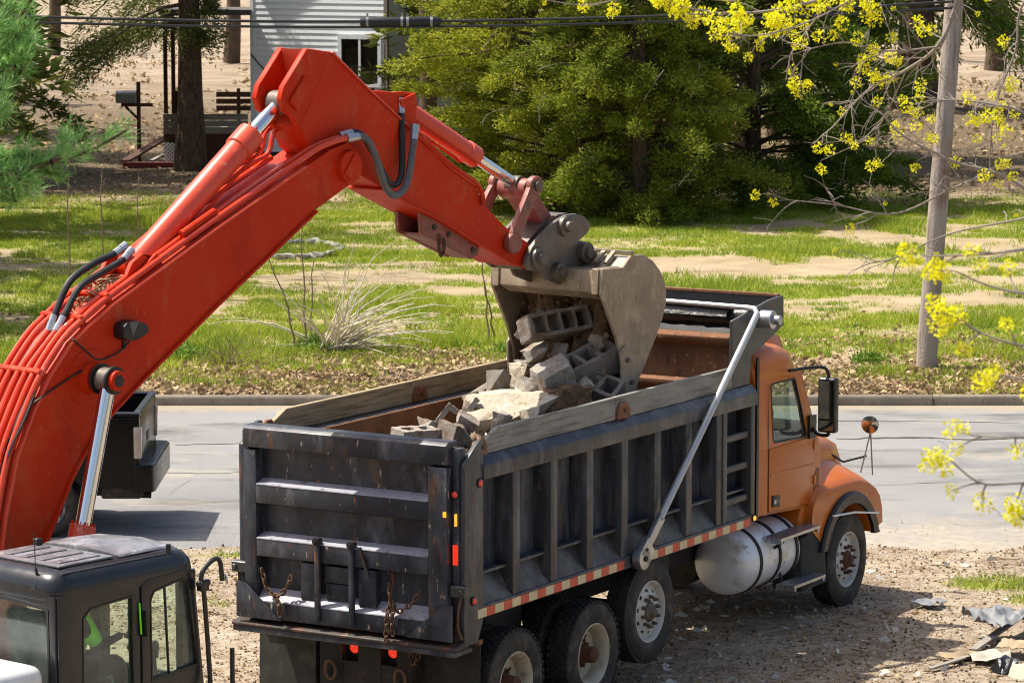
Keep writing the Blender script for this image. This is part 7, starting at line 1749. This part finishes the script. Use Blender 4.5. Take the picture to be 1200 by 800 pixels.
def bitmat(name, cols):
    m = NT(name); geo = m.n.new("ShaderNodeNewGeometry"); r_ = m.n.new("ShaderNodeValToRGB"); r_.color_ramp.interpolation = 'CONSTANT'
    m.l(geo.outputs["Random Per Island"], r_.inputs[0]); cr = r_.color_ramp
    while len(cr.elements) < len(cols): cr.elements.new(0.5)
    for k, c in enumerate(cols): cr.elements[k].position = k / len(cols); cr.elements[k].color = (*C(c), 1)
    m.set(col=r_.outputs[0], rough=0.9, spec=0.2); return m.m
M['bits'] = bitmat('rubble_bits', ['#8f8375', '#6e5c4a', '#7c6a55', '#a79c8d', '#5a4838', '#c4bcb0', '#83705b', '#97826a', '#4e4136', '#74624f'])
M['soilbits'] = bitmat('soil_bits', ['#5b4632', '#6f5840', '#4a3828', '#7d684e', '#8d7b63', '#3d2e22', '#665039'])
# the load under the blocks (truck frame)
def load_z(x, y):
    return 1.72 + 0.80 * np.exp(-((x - 1.9) / 1.5) ** 2 - ((y - 1.05) / 0.95) ** 2) + 0.62 * np.exp(-((x - 3.3) / 0.8) ** 2 - ((y - 0.95) / 0.75) ** 2) + 0.10 * (fbm(x * 3, y * 3, 61, 3) - 0.5)
lx = np.linspace(-0.08, 5.2, 90); ly = np.linspace(0.24, 2.12, 36); LX, LY = np.meshgrid(lx, ly); LZ = load_z(LX, LY)
II = np.arange(LX.size).reshape(LX.shape)
load = np_mesh("rubble_heap", np.stack([LX.ravel(), LY.ravel(), LZ.ravel()], 1), np.stack([II[:-1, :-1].ravel(), II[:-1, 1:].ravel(), II[1:, 1:].ravel(), II[1:, :-1].ravel()], 1), M['dirt'], smooth=True)
load.location = TRUCK_O; load.rotation_euler = (0, 0, TRUCK_RZ)
tag(load, "heap of brown soil and small rubble filling the truck box", "rubble", kind="stuff")
def f_load(r_, n):
    x = r_.uniform(0, 5.0, n); y = r_.uniform(0.3, 2.05, n); return np.stack([x, y, load_z(x, y) + 0.02], 1)
V, F = clods(5200, f_load, 0.015, 0.17, 3); lb = np_mesh("rubble_bits", V, F, M['bits'], load); tag(lb, kind="stuff")
# soil and bits still in the bucket (excavator frame) and pouring out of it
def f_b(r_, n):
    y = r_.uniform(-0.60, 0.62, n); t = r_.random(n); x = -0.05 + 0.62 * r_.random(n) ** 0.7; z = 3.95 - 1.15 * t
    x = np.clip(x, 0.05 + 0.25 * t, 0.66 - 0.38 * np.clip(t - 0.25, 0, 1)); return np.stack([x + 8, y, z + 0.75], 1)
bz = thing("bucket_load", "dark soil and stones clinging inside the excavator bucket", "soil", EXC_O, EXC_RZ)
mb = MB(); rings = []
for k in range(15):
    y = -0.64 + 1.28 * k / 14; w = 0.06 * math.sin(k * 1.7) + 0.04 * math.cos(k * 3.1); b_ = 0.10 * math.sin(k * 0.9 + 1)
    rings.append([e3(0.70, y, 3.80), e3(0.50, y, 4.02), e3(0.22, y, 4.00), e3(0.16 + w, y, 3.80), e3(0.22 + w + b_, y, 3.55), e3(0.20 + w + b_, y, 3.25), e3(0.16 + w, y, 2.96), e3(0.34, y, 2.96), e3(0.60, y, 3.35)])
mb.loft(rings); o = mb.build("soil", M['dirt'], bz, angle=60, recalc=True)
V, F = clods(1500, f_b, 0.012, 0.085, 5); o = np_mesh("soil_bits", V, F, M['soilbits'], bz); tag(o, kind="stuff")
def f_s(r_, n):
    t = r_.random(n); y = r_.uniform(-0.55, 0.66, n); x = -0.15 + 0.5 * r_.random(n); z = 2.35 + 0.75 * r_.random(n) * (1 - np.abs(x - 0.1)); return np.stack([x + 8, y, z + 0.75], 1)
V, F = clods(900, f_s, 0.012, 0.07, 6); o = np_mesh("spilling_bits", V, F, M['soilbits'], bz); tag(o, kind="stuff")

# ------------------------------------------------------------------ litter of the building site
def f_site(r_, n):
    Y = r_.uniform(30.5, 39.9, n); X = (r_.random(n) * 2 - 1) * (Y * 0.153 + 0.5); return np.stack([X, Y, ground_z(X, Y) + 0.002], 1)
V, F = clods(26000, f_site, 0.007, 0.045, 8); o = np_mesh("gravel", V, F, M['bits']); tag(o, "stones and crumbs scattered over the dirt around the truck", "gravel", kind="stuff")
def f_edge(r_, n):
    Y = r_.uniform(38.9, 42.0, n); X = (r_.random(n) * 2 - 1) * 7; return np.stack([X, Y, np.maximum(ground_z(X, Y), 0.0) + 0.002], 1)
V, F = clods(1800, f_edge, 0.005, 0.018, 9); o = np_mesh("gravel", V, F, M['bits']); tag(o, "loose grit along the near edge of the road", "gravel", kind="stuff")
rng = np.random.default_rng(13)
litter(11000, 31.0, 39.6, "fallen_leaves", "dry leaves and scraps strewn on the dirt by the truck", lambda x, y: np.clip(sstep(0.42, 0.62, fbm(x * 0.9, y * 0.9, 95, 3)) + 0.10, 0, 1), (0.02, 0.06), 0.5)
M['paper'] = leafmat('pale_scraps', C('#b8b2a6'), C('#c9c4ba'), C('#9aa0a6'), 0.1, 0.8, 3.0)
X, Y = scatter(420, 31.0, 38.8, 0.2); k_ = (X > 1.0); X, Y = X[k_], Y[k_]
P = np.stack([X, Y, ground_z(X, Y) + 0.02], 1); L = rng.uniform(0.04, 0.16, len(X)); V, F = leaf_geo(P, rng.normal(size=(len(X), 3)) * np.array([1, 1, 0.2]), L, L * rng.uniform(0.3, 0.8, len(X)), rng)
o = np_mesh("scraps", V, F, M['paper']); tag(o, "pale paper and plaster scraps trodden into the dirt", "scraps", kind="stuff")
rg = random.Random(31); mb = MB()
for k in range(170):
    Yk = rg.uniform(31.2, 39); Xk = rg.uniform(-1, 1) * Yk * 0.15
    z = gz(Xk, Yk) + 0.015; a = rg.uniform(0, 6.28); l = rg.uniform(0.08, 0.4); mb.tube([(Xk, Yk, z), (Xk + l * 0.5 * math.cos(a), Yk + l * 0.5 * math.sin(a), z + 0.015), (Xk + l * math.cos(a + 0.2), Yk + l * math.sin(a + 0.2), z)], rg.uniform(0.003, 0.008), 4)
o = mb.build("sticks", M['brownstem']); tag(o, "thin twigs and splinters lying about on the dirt", "twigs", kind="stuff")

# scrap heap at the lower right corner
M['sheetgrey'] = pmat('grey_plastic_sheet', C('#6a6c6e'), C('#808284'), 5, (0.3, 0.7), 0.6, 0.08, spots=[(5, (0.55, 0.7), C('#6c6a66'))])
M['card'] = pmat('wet_cardboard', C('#8f7c60'), C('#a5937a'), 4, (0.3, 0.7), 0.9, 0, spots=[(8, (0.55, 0.7), C('#7d674a'))], bump=0.3)
M['plaster'] = pmat('broken_plaster', C('#9f9585'), C('#b3a999'), 4, (0.3, 0.7), 0.95, 0, spots=[(8, (0.56, 0.7), C('#94856f'))], bump=0.5)
def crumpled(name, c, sx, sy, amp, mat, seed, label, cat, rz=0.0, nx_=26, ny_=16, tilt=(0, 0)):
    xs_ = np.linspace(-sx / 2, sx / 2, nx_); ys_ = np.linspace(-sy / 2, sy / 2, ny_); A, B = np.meshgrid(xs_, ys_)
    Zr = amp * (np.abs(fbm(A * 5 + seed, B * 5, seed, 3) - 0.5) * 2.2 + 0.8 * fbm(A * 2, B * 2 + seed, seed + 1, 2)); A2 = A + 0.06 * (fbm(A * 4, B * 4, seed + 2, 2) - 0.5); B2 = B + 0.10 * (fbm(A * 3, B * 3, seed + 3, 2) - 0.5)
    I_ = np.arange(A.size).reshape(A.shape); top_ = np.stack([A2.ravel(), B2.ravel(), Zr.ravel() + 0.004], 1)
    n = len(top_); V = np.concatenate([top_, top_ - np.array([0, 0, 0.006])]); q = np.stack([I_[:-1, :-1].ravel(), I_[:-1, 1:].ravel(), I_[1:, 1:].ravel(), I_[1:, :-1].ravel()], 1)
    o = np_mesh(name, V, np.concatenate([q, q[:, ::-1] + n]), mat, smooth=False); o.location = (c[0], c[1], gz(c[0], c[1]) + c[2]); o.rotation_euler = (R(tilt[0]), R(tilt[1]), R(rz)); tag(o, label, cat, "scrap strewn at the lower right"); return o
def gp(px, py):
    d = at(px, py, 30.0) - Vector((0, 0, CAM_H)); t = CAM_H / -d.z; return (d.x * t, d.y * t)
x, y = gp(1172, 752); crumpled("plastic_sheet", (x, y, 0.10), 0.62, 0.5, 0.22, M['sheetgrey'], 3, "crumpled grey plastic sheet on top of the scrap heap", "plastic sheet", 20)
x, y = gp(1088, 712); crumpled("plastic_sheet", (x, y, 0.0), 0.34, 0.30, 0.09, M['sheetgrey'], 4, "small crumpled grey plastic scrap on the open dirt", "plastic sheet", 60)
x, y = gp(1128, 775); crumpled("cardboard", (x, y, 0.03), 0.46, 0.26, 0.06, M['card'], 5, "torn brown cardboard strip at the left end of the scrap heap", "cardboard", 25)
x, y = gp(1188, 772); crumpled("cardboard", (x, y, 0.06), 0.30, 0.34, 0.08, M['card'], 6, "tan cardboard piece beside the black bag in the heap", "cardboard", -20)
x, y = gp(1160, 778); crumpled("plaster_sheet", (x, y, 0.02), 0.40, 0.34, 0.07, M['plaster'], 7, "pale plaster sheet in the middle of the scrap heap", "plaster", 5)
x, y = gp(1015, 788); crumpled("plaster_sheet", (x, y, -0.03), 0.42, 0.22, 0.03, M['plaster'], 8, "pale trodden plaster sheet on the dirt at the bottom edge", "plaster", 12)
x, y = gp(1176, 790); o = place("black_bag", chunk_mesh("black_bag", 51, (0.24, 0.26, 0.16), M['tarp'], 18, 0.08, 3, 0.3), (x, y, gz(x, y) + 0.06), (0, 0, 30), "small black plastic bag in front of the scrap heap", "bag", "scrap strewn at the lower right")
x, y = gp(1196, 795); o = place("plaster_lump", chunk_mesh("plaster_lump", 52, (0.26, 0.3, 0.12), M['plaster'], 14, 0.05), (x, y, gz(x, y) + 0.04), (10, 0, 10), "rounded pale plaster lump at the bottom right corner", "plaster", "scrap strewn at the lower right")
for k, (px, py, px2, py2, w, lab) in enumerate(((1140, 768, 1196, 742, 0.09, "pale split board slanting up the scrap heap"), (1090, 790, 1150, 772, 0.06, "thin wooden lath lying left of the scrap heap"))):
    (xa, ya), (xb, yb) = gp(px, py), gp(px2, py2); mb = MB(); mb.bar((xa, ya, gz(xa, ya) + 0.04), (xb, yb, gz(xb, yb) + (0.16 if k == 0 else 0.05)), w, 0.022); o = mb.build("board", M['greywood'], None, 0.004); tag(o, lab, "board", "scrap strewn at the lower right")

# ------------------------------------------------------------------ the two people at the controls
def person(loc, rz, label, vest, cap, jacket):
    t = thing("person", label, "person", loc, rz)
    J = {'hip': (0, 0, 0.0, .15), 'belly': (0.0, 0, 0.16, .145), 'chest': (0.02, 0, 0.36, .155), 'neck': (0.05, 0, 0.53, .06), 'head0': (0.07, 0, 0.60, .075), 'head1': (0.08, 0, 0.70, .095), 'head2': (0.07, 0, 0.78, .08)}
    for s, q in ((1, 'l'), (-1, 'r')):
        J[q + 'sh'] = (0.02, s * 0.19, 0.46, .07); J[q + 'el'] = (0.14, s * 0.26, 0.22, .048); J[q + 'wr'] = (0.38, s * 0.20, 0.24, .032); J[q + 'ha'] = (0.46, s * 0.18, 0.25, .035)
        J[q + 'hp'] = (0.04, s * 0.10, 0.0, .10); J[q + 'kn'] = (0.46, s * 0.14, 0.04, .075); J[q + 'an'] = (0.54, s * 0.14, -0.36, .05); J[q + 'ft'] = (0.68, s * 0.15, -0.40, .04)
    E_ = [('hip', 'belly'), ('belly', 'chest'), ('chest', 'neck'), ('neck', 'head0'), ('head0', 'head1'), ('head1', 'head2')]
    for q in 'lr': E_ += [('chest', q + 'sh'), (q + 'sh', q + 'el'), (q + 'el', q + 'wr'), (q + 'wr', q + 'ha'), ('hip', q + 'hp'), (q + 'hp', q + 'kn'), (q + 'kn', q + 'an'), (q + 'an', q + 'ft')]
    def skin(name, keys, edges, grow, mat):
        idx = {k: i for i, k in enumerate(keys)}; me = bpy.data.meshes.new(name); me.from_pydata([J[k][:3] for k in keys], [(idx[a], idx[b]) for a, b in edges], [])
        me.materials.append(mat); o = link_obj(name, me, t); md = o.modifiers.new("Skin", 'SKIN'); md.use_smooth_shade = True
        for k in keys: sv = me.skin_vertices[0].data[idx[k]]; sv.radius = (J[k][3] + grow, J[k][3] + grow); sv.use_root = (k == keys[0])
        sb = o.modifiers.new("Subdivision", 'SUBSURF'); sb.levels = 2; sb.render_levels = 2; return o
    body_ = skin("body", list(J), E_, 0.0, jacket)
    vk = ['hip', 'belly', 'chest', 'lsh', 'rsh', 'lel', 'rel']; skin("vest", vk, [('hip', 'belly'), ('belly', 'chest'), ('chest', 'lsh'), ('chest', 'rsh'), ('lsh', 'lel'), ('rsh', 'rel')], 0.018, vest)
    mb = MB(); mb.ball((0.08, 0, 0.70), 0.10, 14, 10, (1.0, 0.82, 1.2)); mb.add([(0.175, -0.015, 0.69), (0.175, 0.015, 0.69), (0.205, 0, 0.675), (0.172, 0, 0.73)], [(0, 2, 3), (2, 1, 3), (0, 1, 2)]); hd = mb.build("head", M['skin'], t)
    for s in (-1, 1):
        mb = MB(); mb.ball((0.07, s * 0.085, 0.70), 0.025, 8, 6, (0.8, 0.4, 1.2)); mb.build("ear", M['skin'], hd)
    mb = MB(); mb.lathe([(0.108, 0.0), (0.105, 0.05), (0.075, 0.095), (0.0, 0.11)], (0.075, 0, 0.74), (0, 0, 1), 20); mb.obox((0.19, 0, 0.745), (0.12, 0.16, 0.012)); mb.build("cap", cap, t)
    for s in (-1, 1):
        for f in range(4):
            y0 = s * (0.165 + f * 0.012); mb = MB(); mb.tube([(0.46, y0, 0.26), (0.51 + 0.01 * (f in (1, 2)), y0, 0.245), (0.52, y0, 0.215)], 0.009, 5); mb.build("finger", M['skin'], t)
        mb = MB(); mb.tube([(0.45, s * 0.155, 0.25), (0.49, s * 0.14, 0.235)], 0.010, 5); mb.build("thumb", M['skin'], t)
    return t
tm = Matrix.Translation(TRUCK_O) @ Matrix.Rotation(TRUCK_RZ, 4, 'Z')
person(tm @ Vector((6.10, 0.62, 2.14)), TRUCK_RZ, "driver in a bright green vest seated in the truck cab", M['vest'], M['cloth'], M['cloth'])
em = Matrix.Translation(EXC_O) @ Matrix.Rotation(EXC_RZ, 4, 'Z')
person(em @ Vector((0.20, -1.32, 2.24)), EXC_RZ, "operator in a bright green vest seated in the excavator cab", M['vest'], M['vest'], M['cloth'])
